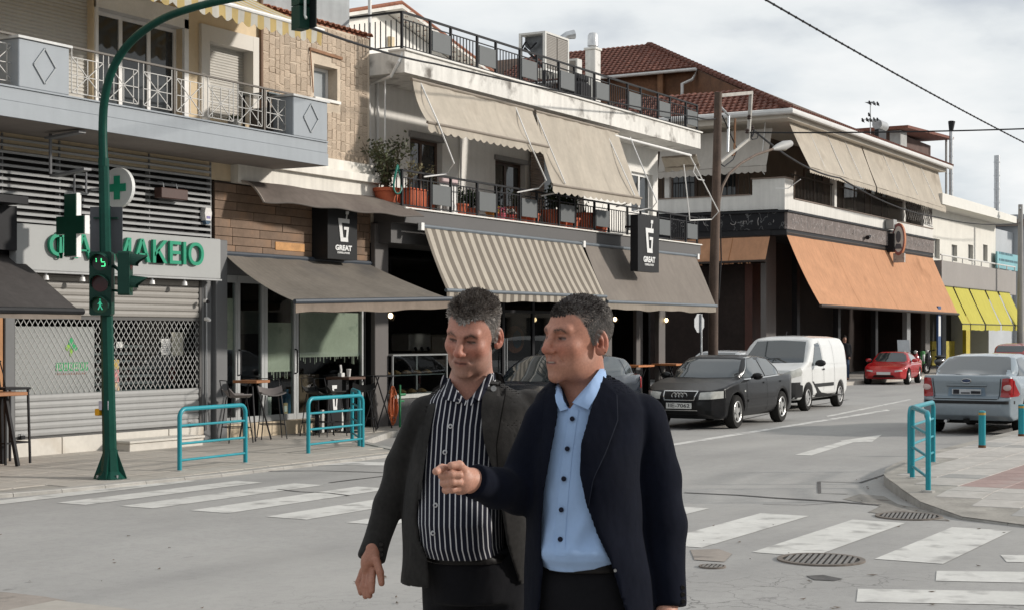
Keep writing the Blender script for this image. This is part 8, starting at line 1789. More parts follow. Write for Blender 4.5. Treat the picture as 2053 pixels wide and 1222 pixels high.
D1 = 4.55; k1 = D1/FPX
ph1 = dict(skin=(.40, .19, .138), flush=(.38, .105, .068), lip=(.27, .09, .07), brow=(.035, .022, .017), browamt=.95, stubble=.42, beardcol=(.24, .175, .145), scalp=(.20, .17, .15), hand=(.33, .15, .10), hairline=.060, peak=.014, temple=.066, gaze=-.003, furrow=True, slit=.0018, brz=.0200)
m1_ = Person('man in dark grey blazer and striped shirt, looking down, mouth shut', D1, ph1, (948, 669, D1-.01), R(21), R(21), R(8), .90)
hand1 = [  # hanging hand
 ([pt(728, 1142, D1-.05), pt(719, 1166, D1-.06), pt(724, 1187, D1-.075)], .0105, .0085), ([pt(735, 1146, D1-.065), pt(728, 1174, D1-.08), pt(733, 1194, D1-.095)], .0105, .0085),
 ([pt(742, 1147, D1-.075), pt(738, 1174, D1-.095), pt(741, 1193, D1-.105)], .0105, .0085), ([pt(748, 1143, D1-.085), pt(746, 1166, D1-.105), pt(746, 1184, D1-.115)], .010, .008), ([pt(754, 1122, D1-.085), pt(762, 1146, D1-.105), pt(765, 1168, D1-.115)], .0125, .009)]
neck1 = [pt(950, 706, D1+.035), pt(945, 770, D1+.05), pt(950, 830, D1+.06)]
def body1(p):
 d = m1_.head(p); d = smin(d, chain(p, neck1, [.052, .064, .075], .02), .025)
 d = smin(d, chain(p, [neck1[2], pt(940, 1000, D1+.04), pt(945, 1150, D1+.04)], [.075, .08, .07]), .05)
 d = smin(d, chain(p, [neck1[2], pt(856, 838, D1+.03), pt(806, 937, D1+.035), pt(779, 1010, D1+.02), pt(747, 1110, D1-.035)], [.05, .035, .025, .022, .024]), .03); d = smin(d, chain(p, [neck1[2], pt(1058, 830, D1+.07), pt(1075, 960, D1+.08), pt(1070, 1100, D1+.05)], [.05, .04, .03, .027]), .03)
 d = smin(d, ellip(p, pt(737, 1128, D1-.06), (.020, .030, .036)), .02); d = smin(d, capsule(p, pt(747, 1100, D1-.05), pt(752, 1122, D1-.075), .022, .014), .015)
 for f_ in hand1: d = smin(d, finger(p, *f_), .005)
 for x, dv in ((905, .02), (1005, -.05)): d = smin(d, chain(p, [pt(940, 1150, D1+.04), pt(x, 1200, D1+.02), pt(x, 1500, D1+dv), pt(x, 1790, D1+dv*2)], [.07, .05, .04, .035]), .03)
 return d
m1_.finish_body(body1, (-.50, D1-.45, .1), (.25, D1+.45, 2.0), .0031)
GREYWOOL = cloth('grey_wool', (.020, .0188, .018), 420, .35, sheen=.06)
jrows = [lrow(D1, 752, 948, .07, 34, .06), lrow(D1, 772, 952, .07, 66, .085), lrow(D1, 792, 952, .06, 96, .105), lrow(D1, 815, 953, .05, 116, .125), lrow(D1, 860, 953, .04, 124, .145), lrow(D1, 950, 942, .03, 128, .17), lrow(D1, 1050, 936, .03, 131, .185), lrow(D1, 1110, 934, .03, 131, .185), lrow(D1, 1166, 932, .03, 130, .18)]
armL = [pt(856, 832, D1+.03), pt(806, 935, D1+.035), pt(779, 1010, D1+.02), pt(747, 1113, D1-.035)]; armR = [pt(1056, 822, D1+.07), pt(1092, 950, D1+.09), pt(1085, 1100, D1+.06)]
open1 = [(912, 740), (886, 770), (866, 850), (848, 950), (836, 1030), (842, 1080), (858, 1120), (864, 1200), (1050, 1200), (1016, 1090), (1004, 1010), (990, 940), (970, 880), (964, 810), (978, 750), (1004, 700)]
def cut(d, p, ax): e = (ax[-1]-ax[-2]); e = e/np.linalg.norm(e); return smax(d, (p-ax[-1])@e-.012, .004)
def px_of(p): return CX+FPX*p[:, 0]/p[:, 1], HY-FPX*(p[:, 2]-CH)/p[:, 1]
def jack1o(p):
 d = loft(p, jrows, 2.25); d = smin(d, cut(chain(p, armL, [.060, .047, .040, .0405]), p, armL), .010); d = smin(d, cut(chain(p, armR, [.064, .056, .046]), p, armR), .012)
 return d+folds(p, .0025, (7, 6, 13), .6)
def jack1(p):
 d = jack1o(p); inner = loft(p, [(z, a, b, c-.012, e-.012) for z, a, b, c, e in [(jrows[-1][0]-.3,)+jrows[-1][1:]]+jrows], 2.25); d = smax(d, -inner, .006)
 x, y = px_of(p); w = sd_poly(x, y, open1)*k1; d = smax(d, -np.maximum(w, p[:, 1]-(D1+.06)), .008)
 return np.maximum(d, -ellip(p, pt(948, 730, D1+.04), (.075, .085, .075)))
j1 = m1_.garment('blazer', jack1, (-.52, D1-.35, 1.05), (.22, D1+.35, 1.72), .0062, GREYWOOL)
srows = [lrow(D1, 748, 946, .05, 44, .068), lrow(D1, 775, 940, .05, 54, .085), lrow(D1, 800, 935, .04, 78, .105), lrow(D1, 850, 928, .035, 92, .118), lrow(D1, 950, 922, .025, 94, .148), lrow(D1, 1040, 921, .01, 93, .192), lrow(D1, 1085, 924, .01, 88, .188), lrow(D1, 1108, 930, .01, 84, .172)]
def across1(P):
 x, y = px_of(P); yl = [700, 790, 850, 950, 1050, 1110]; c = np.interp(y, yl, [945, 922, 903, 882, 873, 884]); 
 A = np.array(sorted(srows)); a = np.interp(P[:, 2], A[:, 0], A[:, 3])/k1; cr = np.interp(P[:, 2], A[:, 0], A[:, 1])/k1+CX; th = np.arcsin(np.clip((x-cr)/a, -.99, .99)); return th*a*k1*1.02+.5
def shirt1(p):
 d = loft(p, srows, 2.2)+folds(p, .0022, (10, 6, 15), 1.1); x, y = px_of(p); w = sd_poly(x, y, [(905, 690), (905, 765), (935, 803), (975, 765), (985, 690)])*k1; d = smax(d, -np.maximum(w, p[:, 1]-(D1+.03)), .006); return d
STRIPE = cloth('navy_striped_shirt', (.010, .011, .020), 500, .05, .8, (.0168, .17, (.50, .50, .52)), .03)
s1 = m1_.garment('shirt', shirt1, (-.3, D1-.35, 1.15), (.15, D1+.3, 1.72), .0055, STRIPE, across1)
sh_or_neck = lambda p: np.minimum(shirt1(p), body1(p))
def across_c(P): x, y = px_of(P); return (x+.30*y)*k1*.95
m1_.patch('collar', sh_or_neck, [(889, 750), (882, 764), (882, 784), (893, 800)], [(905, 764), (908, 776), (915, 792), (922, 806)], STRIPE, s1, 10, 7, .012, .005, across_c)
m1_.patch('collar', sh_or_neck, [(980, 748), (972, 758), (960, 774), (946, 794)], [(988, 750), (983, 764), (975, 782), (962, 803)], STRIPE, s1, 10, 7, .014, .005, across_c)
m1_.patch('collar_stand', sh_or_neck, [(905, 764), (920, 787), (936, 803)], [(903, 775), (916, 797), (932, 812)], STRIPE, s1, 8, 4, .006, .004, across_c); m1_.patch('collar_stand', sh_or_neck, [(976, 762), (955, 788), (940, 803)], [(982, 772), (962, 797), (944, 812)], STRIPE, s1, 8, 4, .006, .004, across_c)
BTW = mat('pearl_button', (.55, .55, .56), .3, .05, 5); 
for x, y in ((918, 803), (903, 853), (892, 905), (873, 1011), (868, 1067)):
 bt = m1_.button(shirt1, x, y, BTW, .0068, parent=s1); m1_.button(shirt1, x, y-.0, mat('button_thread', (.03, .03, .05), .8), .0030, 'button_thread', parent=s1).location = Vector((-CT, -ST, 0))*.003
LAP = GREYWOOL
m1_.patch('lapel', jack1o, [(984, 742), (968, 785), (964, 830), (970, 885), (988, 940), (1000, 985)], [(1003, 748), (1014, 776), (1004, 830), (994, 890), (996, 940), (1002, 986)], LAP, j1, 16, 7, .016, .008)
m1_.patch('blazer_collar', jack1o, [(986, 742), (981, 752), (972, 768)], [(997, 746), (1001, 756), (1000, 769)], LAP, j1, 8, 5, .018, .007)
m1_.patch('lapel', jack1o, [(884, 768), (868, 830), (852, 920), (842, 1000)], [(868, 778), (852, 835), (842, 920), (838, 1000)], LAP, j1, 14, 5, .010, .006)
SHADE_EDGE1 = cloth('wool_shadow_edge', (.006, .0056, .0055), 420, .2, sheen=0); LIT_EDGE2 = cloth('navy_lit_edge', (.013, .016, .027), 420, .2, sheen=.1)  # dark strip paints the lapel's shadow gap, paler navy strip its lit edge
def edge(man, f, pl, m, par, w=2.6, off=.014): man.patch('painted_lapel_edge', f, pl, [(x+w, y+.4) for x, y in pl], m, par, 24, 3, off, .004)
edge(m1_, jack1o, [(1003, 748), (1014, 776), (1004, 830), (994, 890), (996, 940), (1002, 986)], SHADE_EDGE1, j1); edge(m1_, jack1o, [(985, 770), (1000, 768), (1013, 775)], SHADE_EDGE1, j1, 1.5)
m1_.button(jack1o, 990, 777, mat('silver_pin', (.55, .55, .55), .25, .1, 9, metal=.8), .0085, 'lapel_pin', j1).location = Vector((-CT, -ST, 0))*.022
for y in (1076, 1086, 1096): m1_.button(jack1o, 764, y+14, mat('dark_button', (.02, .018, .017), .4), .006, 'sleeve_button', j1)
legs_and_shoes(m1_, D1, 905, 1000, (.02, -.12), [lrow(D1, 1098, 935, .03, 88, .155), lrow(D1, 1125, 945, .03, 92, .16), lrow(D1, 1200, 950, .03, 96, .15)])
w1 = [lrow(D1, 1102, 936, .025, 90.5, .166), lrow(D1, 1118, 939, .025, 91, .168)]
m1_.garment('belt', lambda p: loft(p, w1, 2.3), (-.25, D1-.3, 1.0), (.12, D1+.3, 1.4), .006, BELTM)
fb = lambda p: loft(p, w1, 2.3); m1_.patch('belt_buckle', fb, [(893, 1104), (893, 1119)], [(917, 1105), (917, 1119)], BELTM, None, 4, 4, .006, .004); m1_.patch('belt_buckle', fb, [(905, 1108), (909, 1120)], [(908, 1107), (912, 1119)], BUCK, None, 4, 3, .010, .003)
def comb1(q): 
 c = np.zeros_like(q); top = np.clip((q[:, 2]-.05)/.04, 0, 1); c[:, 0] = .35*top*np.sin(q[:, 1]*90)+.25*top; c[:, 1] = -.25*top+.35*(1-top); c[:, 2] = .25*top-.75*(1-top); return c
def cols1(q, rng):
 n = len(q); top = np.clip((q[:, 2]-.055)/.035, 0, 1)*np.clip((.10-np.abs(q[:, 0]))/.05, 0, 1); g = rng.random(n); dark = np.array([.06, .045, .037]); mid = np.array([.17, .14, .12]); lig = np.array([.42, .39, .36])
 pl = np.clip(1.05-.72*top, 0, 1); r_ = rng.random(n); w = np.clip(pl*.75+.30*(r_-.5)+.16*np.sin(q[:, 0]*140+2*np.sin(q[:, 1]*90))*np.sin(q[:, 2]*120+q[:, 1]*60), 0, 1)[:, None]; return (dark*(1-w)+lig*w)*(.65+1.0*g[:, None])
m1_.hair(18000, (.009, .019), comb1, cols1, 5)

D2 = 4.2; k2 = D2/FPX
ph2 = dict(skin=(.385, .178, .122), flush=(.38, .105, .066), lip=(.28, .095, .075), brow=(.025, .016, .012), browamt=1.0, stubble=.22, beardcol=(.26, .155, .11), scalp=(.09, .072, .062), hand=(.45, .235, .17), hairline=.066, peak=.004, temple=.060, gaze=-.005, slit=.0026, brz=.0235, teeth=True)
m2_ = Person('man in navy suit and pale blue shirt pointing his finger to the left', D2, ph2, (1159, 680, D2), R(53), R(1), R(1), .925)
q_ = lambda x, y, w: pt(x, y, D2+w)
hand2 = [([q_(903, 939, -.19), q_(886, 937, -.225), q_(874, 944, -.255)], .0115, .0095),
         ([q_(899, 953, -.185), q_(887, 952, -.215), q_(905, 950, -.240), q_(922, 951, -.232)], .0112, .0098), ([q_(901, 967, -.180), q_(890, 967, -.21), q_(906, 965, -.236), q_(921, 966, -.226)], .0110, .0096), ([q_(904, 980, -.175), q_(894, 981, -.20), q_(906, 980, -.222), q_(917, 979, -.214)], .0102, .009),
         ([q_(934, 948, -.195), q_(921, 931, -.225), q_(904, 932, -.240)], .0135, .0095)]
neck2 = [q_(1164, 720, .015), q_(1170, 790, .035), q_(1172, 850, .04)]
def body2(p):
 d = m2_.head(p); d = smin(d, chain(p, neck2, [.060, .064, .072], .02), .025); d = smin(d, chain(p, [neck2[2], q_(1165, 1000, .03), q_(1180, 1150, .03)], [.07, .075, .065]), .05)
 d = smin(d, chain(p, [neck2[2], q_(1090, 850, .0), q_(1035, 990, .0), q_(948, 963, -.155)], [.05, .04, .032, .029]), .03); d = smin(d, chain(p, [neck2[2], q_(1285, 850, .06), q_(1322, 1020, .06), q_(1338, 1200, -.0), q_(1335, 1235, -.02)], [.05, .04, .03, .028, .028]), .03)
 d = smin(d, ellip(p, q_(921, 960, -.195), (.030, .026, .038)), .02); d = smin(d, capsule(p, q_(948, 963, -.155), q_(930, 960, -.185), .029, .030), .02)
 for f_ in hand2: d = smin(d, finger(p, *f_), .0045)
 d = smin(d, ellip(p, q_(1333, 1250, -.03), (.03, .03, .05)), .02)
 for i in range(4): d = smin(d, finger(p, [q_(1318+i*9, 1275, -.035), q_(1316+i*9, 1310, -.05), q_(1320+i*9, 1335, -.04)], .010, .008), .005)
 d = smin(d, finger(p, [q_(1318, 1240, -.05), q_(1306, 1262, -.07), q_(1304, 1285, -.075)], .0125, .009), .006)
 for x, dv in ((1135, -.04), (1245, .04)): d = smin(d, chain(p, [q_(1180, 1150, .03), q_(x, 1250, .02), q_(x, 1560, dv), q_(x, 1900, dv*2)], [.065, .05, .04, .035]), .03)
 return d
m2_.finish_body(body2, (-.30, D2-.4, .1), (.55, D2+.45, 2.0), .0030)
NAVY = cloth('navy_suit_cloth', (.0042, .0055, .0115), 600, .15, sheen=.015)
jr2 = [lrow(D2, 742, 1172, .055, 38, .06), lrow(D2, 765, 1176, .055, 74, .09), lrow(D2, 790, 1179, .05, 102, .115), lrow(D2, 820, 1179, .045, 116, .135), lrow(D2, 870, 1176, .04, 118, .16), lrow(D2, 960, 1170, .03, 116, .175), lrow(D2, 1060, 1172, .03, 118, .178), lrow(D2, 1150, 1180, .03, 128, .182), lrow(D2, 1300, 1190, .03, 140, .185)]
aL2 = [q_(1092, 848, .01), q_(1040, 985, -.0), q_(995, 978, -.09), q_(953, 963, -.155)]; aR2 = [q_(1284, 842, .06), q_(1312, 960, .065), q_(1326, 1050, .05), q_(1338, 1205, .0)]
open2 = [(1128, 735), (1114, 775), (1120, 830), (1106, 900), (1092, 980), (1086, 1050), (1085, 1095), (1090, 1140), (1072, 1330), (1290, 1330), (1252, 1222), (1222, 1122), (1196, 1070), (1174, 1010), (1162, 950), (1164, 890), (1184, 815), (1206, 765), (1218, 715)]
def jack2o(p):
 d = loft(p, jr2, 2.25); d = smin(d, cut(chain(p, aL2, [.062, .060, .052, .047]), p, aL2), .014); d = smin(d, cut(chain(p, aR2, [.074, .070, .066, .048]), p, aR2), .010); return d+folds(p, .0024, (7, 5, 12), 2.2)
def jack2(p):
 d = jack2o(p); inner = loft(p, [(z, a, b, c-.012, e-.012) for z, a, b, c, e in [(jr2[-1][0]-.3,)+jr2[-1][1:]]+jr2], 2.25); d = smax(d, -inner, .006)
 x, y = px_of(p); w = sd_poly(x, y, open2)*k2; arm = chain(p, aL2, [.062, .060, .052, .048])+.002
 cut = np.maximum(w, p[:, 1]-(D2+.05)); d = np.where(arm < .0, d, smax(d, -cut, .006))
 return np.maximum(d, -ellip(p, q_(1164, 735, .03), (.072, .085, .07)))
j2 = m2_.garment('suit_jacket', jack2, (-.22, D2-.35, .93), (.55, D2+.35, 1.72), .0060, NAVY)
sr2 = [lrow(D2, 742, 1166, .035, 47, .066), lrow(D2, 770, 1166, .035, 56, .083), lrow(D2, 800, 1166, .03, 84, .10), lrow(D2, 860, 1166, .02, 94, .115), lrow(D2, 960, 1164, .015, 90, .13), lrow(D2, 1050, 1164, .01, 90, .142), lrow(D2, 1110, 1167, .01, 92, .148), lrow(D2, 1126, 1169, .015, 88, .140)]
def shirt2(p):
 d = loft(p, sr2, 2.2)+folds(p, .0055, (8, 6, 11), .3); x, y = px_of(p)
 d = d-.007*np.exp(-((y-1108)/14)**2)+.004*np.sin(x*.11+y*.05)*np.exp(-((y-1070)/40)**2); w = sd_poly(x, y, [(1118, 690), (1120, 770), (1140, 822), (1178, 770), (1205, 735), (1205, 690)])*k2; return smax(d, -np.maximum(w, p[:, 1]-(D2+.02)), .006)
BLUE = cloth('pale_blue_shirt', (.30, .43, .66), 700, .03, .75, None, .1)
s2 = m2_.garment('shirt', shirt2, (-.1, D2-.3, 1.1), (.40, D2+.3, 1.72), .0055, BLUE)
sn2 = lambda p: np.minimum(shirt2(p), body2(p))
m2_.patch('collar', sn2, [(1121, 768), (1112, 788), (1115, 806), (1123, 823)], [(1127, 782), (1129, 799), (1134, 810), (1141, 818)], BLUE, s2, 10, 6, .012, .005)
m2_.patch('collar', sn2, [(1203, 738), (1184, 764), (1164, 786), (1147, 806)], [(1212, 738), (1207, 765), (1195, 793), (1179, 820)], BLUE, s2, 12, 7, .014, .005)
m2_.patch('collar_lining', sn2, [(1120, 772), (1128, 794), (1138, 815)], [(1126, 774), (1134, 792), (1142, 812)], mat('dark_dotted_lining', (.02, .022, .035), .8, .5, 160), s2, 8, 4, .008, .003)
m2_.patch('placket', shirt2, [(1142, 820), (1129, 900), (1122, 960), (1117, 1020), (1113, 1080), (1114, 1112)], [(1160, 820), (1148, 900), (1142, 960), (1137, 1020), (1133, 1080), (1134, 1113)], BLUE, s2, 24, 4, .002, .004)
for x, y in ((1147, 838), (1137, 898), (1130, 958), (1125, 1020), (1123, 1079)): m2_.button(shirt2, x, y, mat('navy_button', (.010, .012, .025), .35), .0066, parent=s2).location = Vector((-CT, -ST, 0))*.003
m2_.patch('lapel', jack2o, [(1206, 765), (1186, 815), (1166, 890), (1164, 950), (1175, 1008)], [(1236, 790), (1238, 840), (1214, 905), (1188, 960), (1179, 1012)], NAVY, j2, 16, 7, .015, .009); m2_.patch('jacket_collar', jack2o, [(1209, 752), (1206, 764)], [(1226, 766), (1232, 788)], NAVY, j2, 6, 5, .016, .006)
m2_.patch('lapel', jack2o, [(1113, 772), (1118, 828), (1104, 900), (1092, 975)], [(1094, 786), (1088, 840), (1086, 905), (1086, 975)], NAVY, j2, 14, 5, .010, .006)
edge(m2_, jack2o, [(1236, 790), (1238, 840), (1214, 905), (1188, 960), (1179, 1012)], LIT_EDGE2, j2, 1.8); edge(m2_, jack2o, [(1206, 765), (1222, 786), (1237, 790)], LIT_EDGE2, j2, 1.5)
m2_.patch('shirt_cuff', body2, [(936, 985), (941, 989), (946, 990)], [(934, 990), (941, 995), (948, 995)], BLUE, None, 6, 3, .012, .004)
m2_.button(jack2o, 1233, 1142, mat('steel_dot', (.4, .4, .4), .3, metal=.8), .004, 'jacket_button', j2)
for y in (1176, 1190, 1204): m2_.button(jack2o, 1370-(1204-y)*.05, y, mat('dark_button', (0, 0, 0)), .006, 'sleeve_button', j2)
legs_and_shoes(m2_, D2, 1130, 1240, (-.06, .10), [lrow(D2, 1116, 1172, .03, 92, .14), lrow(D2, 1150, 1178, .03, 98, .145), lrow(D2, 1260, 1184, .03, 108, .14)])
w2 = [lrow(D2, 1117, 1171, .025, 95, .150), lrow(D2, 1136, 1173, .025, 96, .152)]; fb2 = lambda p: loft(p, w2, 2.3)
m2_.garment('belt', fb2, (-.1, D2-.3, 1.0), (.40, D2+.3, 1.4), .006, BELTM); m2_.patch('belt_buckle', fb2, [(1124, 1118), (1126, 1134)], [(1127, 1118), (1129, 1134)], BUCK, None, 4, 3, .007, .003); m2_.patch('belt_buckle', fb2, [(1137, 1131), (1137, 1133)], [(1156, 1131), (1156, 1133)], BUCK, None, 3, 4, .007, .003)
def comb2(q):
 c = np.zeros_like(q); top = np.clip((q[:, 2]-.05)/.04, 0, 1); c[:, 1] = .55*top+.55*(1-top); c[:, 2] = .0*top-.65*(1-top); c[:, 0] = -.12*top; fr = np.clip((-.05-q[:, 1])/.03, 0, 1); c[:, 1] -= 1.2*fr*top; c[:, 2] -= .25*fr*top; return c
def cols2(q, rng):
 n = len(q); side = np.clip((.085-q[:, 2])/.05, 0, 1)*np.clip((q[:, 1]+.04)/.04, 0, 1); back = np.clip((q[:, 1]-.02)/.05, 0, 1); pl = np.clip(.08+.50*side+.22*back, 0, 1); r_ = rng.random(n); g = rng.random(n)
 w = np.clip(pl*.75+.22*(r_-.5)+.10*np.sin(q[:, 1]*150+2*np.sin(q[:, 0]*90))*np.sin(q[:, 2]*130), 0, 1)[:, None]; return (np.array([.024, .017, .015])*(1-w)+np.array([.36, .335, .31])*w)*(.6+.9*g[:, None])
m2_.hair(17000, (.006, .010), comb2, cols2, 6)
# ================================================================== SMALL THINGS
WOODT = mat('orange_brown_table_wood', (.30, .13, .055), .5, .2, 3, .1, 40); SEATG = mat('grey_seat', (.20, .18, .175), .6, .1, 4)
def zpav(y): return pz_left(y)+.006
def bar_table(label, x, y, top, h=.98, w=.42, rz=0.0, legm=BLACK, cross=False):
 t = thing('bar_table', label, 'table', (x, y, zpav(y)), None, rz); b = MB(); b.bbox(-w/2, w/2, -w/2, w/2, h-.045, h, .005); b.build('table_top', top, t, local=True)
 for sx, sy in ((-1, -1), (1, -1), (0, 1)) if not cross else ((0, 0),):
  b = MB(); b.tube([(sx*.06, sy*.05, h-.05), (sx*w*.58, sy*w*.5, 0)], .016, 6) if not cross else b.box(-.04, .04, -.04, .04, .02, h-.046); b.build('leg', legm, t, local=True)
 if cross: b = MB(); b.lathe((0, 0, 0), [(.24, 0), (.24, .015), (.05, .03)], 16); b.build('base', legm, t, local=True)
 return t
def bar_stool(label, x, y, rz=0.0, h=.72, seat=SEATG, back=True, group='bar stools at the coffee shop'):
 t = thing('bar_stool', label, 'stool', (x, y, zpav(y)), group, rz)
 b = MB(); rows = []
 for i in range(9):
  u = i/8; rows.append([((v-.5)*.40, (u-.5)*.38, h+.05*(abs(v-.5)*2)**2+.10*max(0, u-.75)*4*(1 if back else .3)) for v in np.linspace(0, 1, 9)])
 b.grid(rows, (0, 0, -.018)); b.build('seat', seat, t, local=True, smooth=True)
 for sx in (-1, 1):
  for sy in (-1, 1): b = MB(); b.tube([(sx*.13, sy*.12, h-.005), (sx*.21, sy*.20, 0)], .010, 6); b.build('leg', BLACK, t, local=True)
 b = MB(); q = [(sx*.185, sy*.175, .24) for sx, sy in ((-1, -1), (1, -1), (1, 1), (-1, 1), (-1, -1))]
 for a_, c_ in zip(q, q[1:]): b.tube([a_, c_], .008, 5)
 b.build('footrest', BLACK, t, local=True)
 if back: b = MB(); b.tube([(-.17, .17, h+.02), (-.16, .22, h+.26), (.16, .22, h+.26), (.17, .17, h+.02)], .009, 6); b.build('backrest', BLACK, t, local=True)
 return t
def at(px, Y): return XY(px, Y), Y
x, y = at(504, 16.35); bar_table('square bar table with orange brown wooden top by the glass door', x, y, WOODT, .97, .44, R(10))
x, y = at(474, 16.25); bar_stool('bar stool with grey seat left of the wooden bar table', x, y, R(60)); x, y = at(545, 16.3); bar_stool('bar stool with grey seat right of the wooden bar table', x, y, R(-40))
x, y = at(693, 16.3); t = bar_table('dark bar table with paper cups behind the second teal barrier', x, y, mat('dark_brown_top', (.09, .045, .03), .5, .2, 4), .97, .5, 0, BLACK, True)
for i, (dx, dy, lab) in enumerate(((-.10, .02, 'white napkin holder on the dark bar table'), (.06, -.02, 'white paper cup on the dark bar table'))):
 c = thing('paper_cup' if i else 'napkin_holder', lab, 'cup' if i else 'holder', (x+dx, y+dy, zpav(y)+.97)); b = MB()
 if i: b.lathe((0, 0, 0), [(.03, 0), (.042, .12), (.044, .122), (.038, .12)], 12); b.build('cup', PAP, c, local=True, smooth=True); b = MB(); b.lathe((0, 0, .123), [(.045, 0), (.042, .012)], 12); b.build('lid', PAP, c, local=True)
 else: b.bbox(-.05, .05, -.04, .04, 0, .07, .006); b.build('holder', PAP, c, local=True); b = MB(); b.grid([[(-.03+.05*u+.01*math.sin(v*5), .0, .07+.14*v) for u in np.linspace(0, 1, 5)] for v in np.linspace(0, 1, 4)], (0, .02, 0)); b.build('napkins', mat('napkin_grey', (.45, .45, .44), .8), c, local=True)
q = PY(675, 780, y-.35); 
t = thing('menu_board', 'black panel with white cup G standing below the dark bar table', 'sign', (q.x, y-.30, .10)); b = MB(); b.box(-.2, .2, -.015, .015, .10, .95); b.build('board', SBLK, t, local=True)
b = MB(); WL = MATS['sign_white']
for pl in ([(-.09, .86), (.05, .86), (.045, .80), (-.085, .80)], [(-.085, .799), (-.035, .799), (-.01, .5), (-.06, .5)], [(-.06, .499), (.05, .499), (.055, .44), (-.05, .44)], [(.02, .5), (.05, .5), (.065, .63), (.03, .63)]): b = MB(); b.prism([(u, -.016, v) for u, v in pl], (0, -.005, 0)); b.build('cup_emblem', WL, t, local=True)
for px, py, r_, lab in ((636, 16.1, 0, 'black bar stool left of the dark bar table, behind the barrier'), (662, 15.95, 70, 'black bar stool just in front of the dark bar table'), (728, 16.1, -60, 'black bar stool right of the dark bar table near the grey column')):
 x2, y2 = at(px, py); bar_stool(lab, x2, y2, R(r_), .72, mat('black_seat', (.03, .03, .03), .5))
t = thing('slatted_planter', 'low slatted white and black screen behind the second teal barrier', 'planter', (XY(672, 16.35), 16.3, .11)); 
for k in range(9): b = MB(); b.box(-.62+k*.14, -.55+k*.14, -.02, .02, .03, .42); b.build('slat', (mat('white_slat', (.5, .5, .48), .7) if k % 2 else BLACK), t, local=True)
b = MB(); b.box(-.66, .66, .021, .05, .05, .12); b.box(-.66, .66, .021, .05, .33, .40); o = b.build('batten', BLACK, t, local=True); o['kind'] = 'stuff'
c = PY(789, 815, 16.3); t = thing('cable_coil', 'orange cable coil hanging by the grey column', 'cable coil', (c.x, 16.3, .12))
for k in range(9):
 b = MB(); a0 = random.uniform(-.05, .05); b.tube([(a0*1.3+.055*math.sin(a)*(1+.5*math.sin(k*2.1))*(1.3-.6*math.cos(a)), .02*math.cos(a*2+k)+k*.006, .40+(.27+.09*math.sin(k*1.7))*math.cos(a)) for a in np.linspace(.2, 2*math.pi+.1, 18)], .013, 6); b.build('loop', mat('orange_cable', (.42, .10, .03), .5, .15, 6), t, local=True, smooth=True)
c = PY(802, 815, 16.2); t = thing('garden_post', 'slim green post with fitting beside the orange cable coil', 'post', (c.x, 16.2, .12)); b = MB(); b.tube([(0, 0, 0), (0, 0, .78)], .02, 8); b.build('post', mat('green_post', (.012, .16, .06), .5, .1, 5), t, local=True); b = MB(); b.tube([(-.02, 0, .6), (.16, 0, .6)], .024, 8); b.tube([(-.02, 0, .48), (.12, 0, .48)], .018, 8); o = b.build('fitting', mat('green_post', (0, 0, 0)), t, local=True); o['kind'] = 'stuff'
c = PY(757, 760, 16.35); t = thing('folding_stand', 'thin black folding stand with crossed legs before the grey column', 'stand', (c.x, 16.35, .12)); b = MB(); b.box(-.30, .30, -.18, .18, .94, .96); b.build('top', BLACK, t, local=True)
for s_ in (-1, 1):
 for y_ in (-.15, .15): b = MB(); b.beam((s_*.26, y_, .94), (-s_*.24, y_, 0), .02, .015); b.build('leg', BLACK, t, local=True)
for px, lab in ((1345, 'small orange topped table left of the stop sign behind the black saloon'), (1270, 'small orange topped table between two shop columns')):
 Y = 16.4; x = XY(px, Y); t = thing('cafe_table', lab, 'table', (x, Y, .12), 'orange topped tables under the taupe awning'); b = MB(); b.bbox(-.45, .45, -.35, .35, .93, .975, .005); b.build('table_top', mat('orange_table_top', (.45, .17, .06), .5, .15, 4), t, local=True); b = MB()
 for s_ in (-1, 1): b = MB(); b.beam((s_*.3, -.2, .93), (s_*.3, .2, 0), .03, .03); b.build('leg', BLACK, t, local=True); b = MB(); b.beam((s_*.3, .2, .93), (s_*.3, -.2, 0), .03, .03); b.build('leg', BLACK, t, local=True)
x, y = at(2, 16.0); t = thing('bar_table', 'high wooden bar table cut by the left picture edge', 'table', (x-.12, y, zpav(y)))
b = MB(); b.bbox(-.45, .30, -.3, .3, .92, .965, .006); b.build('table_top', WOODT, t, local=True)
for sx, sy in ((.1, -.2), (.2, .2), (-.35, -.2)): b = MB(); b.beam((sx, sy*.5, .92), (sx+.12, sy, 0), .05, .04); b.build('leg', BLACK, t, local=True)
b = MB(); b.bbox(-.2, .0, -.1, .1, .25, .80, .01); b.build('wooden_box', WOODT, t, local=True)
x, y = at(38, 16.1); t = thing('bar_chair', 'black metal bar chair beside the high wooden table at the left edge', 'chair', (x-.1, y+.1, zpav(y)))
b = MB(); b.bbox(-.22, .22, -.2, .2, .98, 1.01, .006); b.build('seat', BLACK, t, local=True)
for sx in (-1, 1):
 for sy in (-1, 1): b = MB(); b.beam((sx*.19, sy*.17, .98), (sx*.21, sy*.19, 0), .025, .025); b.build('leg', BLACK, t, local=True)
b = MB(); b.beam((-.2, -.18, .28), (.2, -.18, .28), .02, .02); b.beam((.2, -.18, .28), (.2, .18, .28), .02, .02); b.beam((-.2, .18, .28), (-.2, -.18, .28), .02, .02); o = b.build('footrest', BLACK, t, local=True); o['kind'] = 'stuff'
for k in range(5): b = MB(); b.tube([(-.2, -.18+k*.09, 1.0), (-.24, -.18+k*.09, 1.2), (-.30, -.18+k*.09, 1.36)], .009, 5); b.build('back_slat', BLACK, t, local=True)
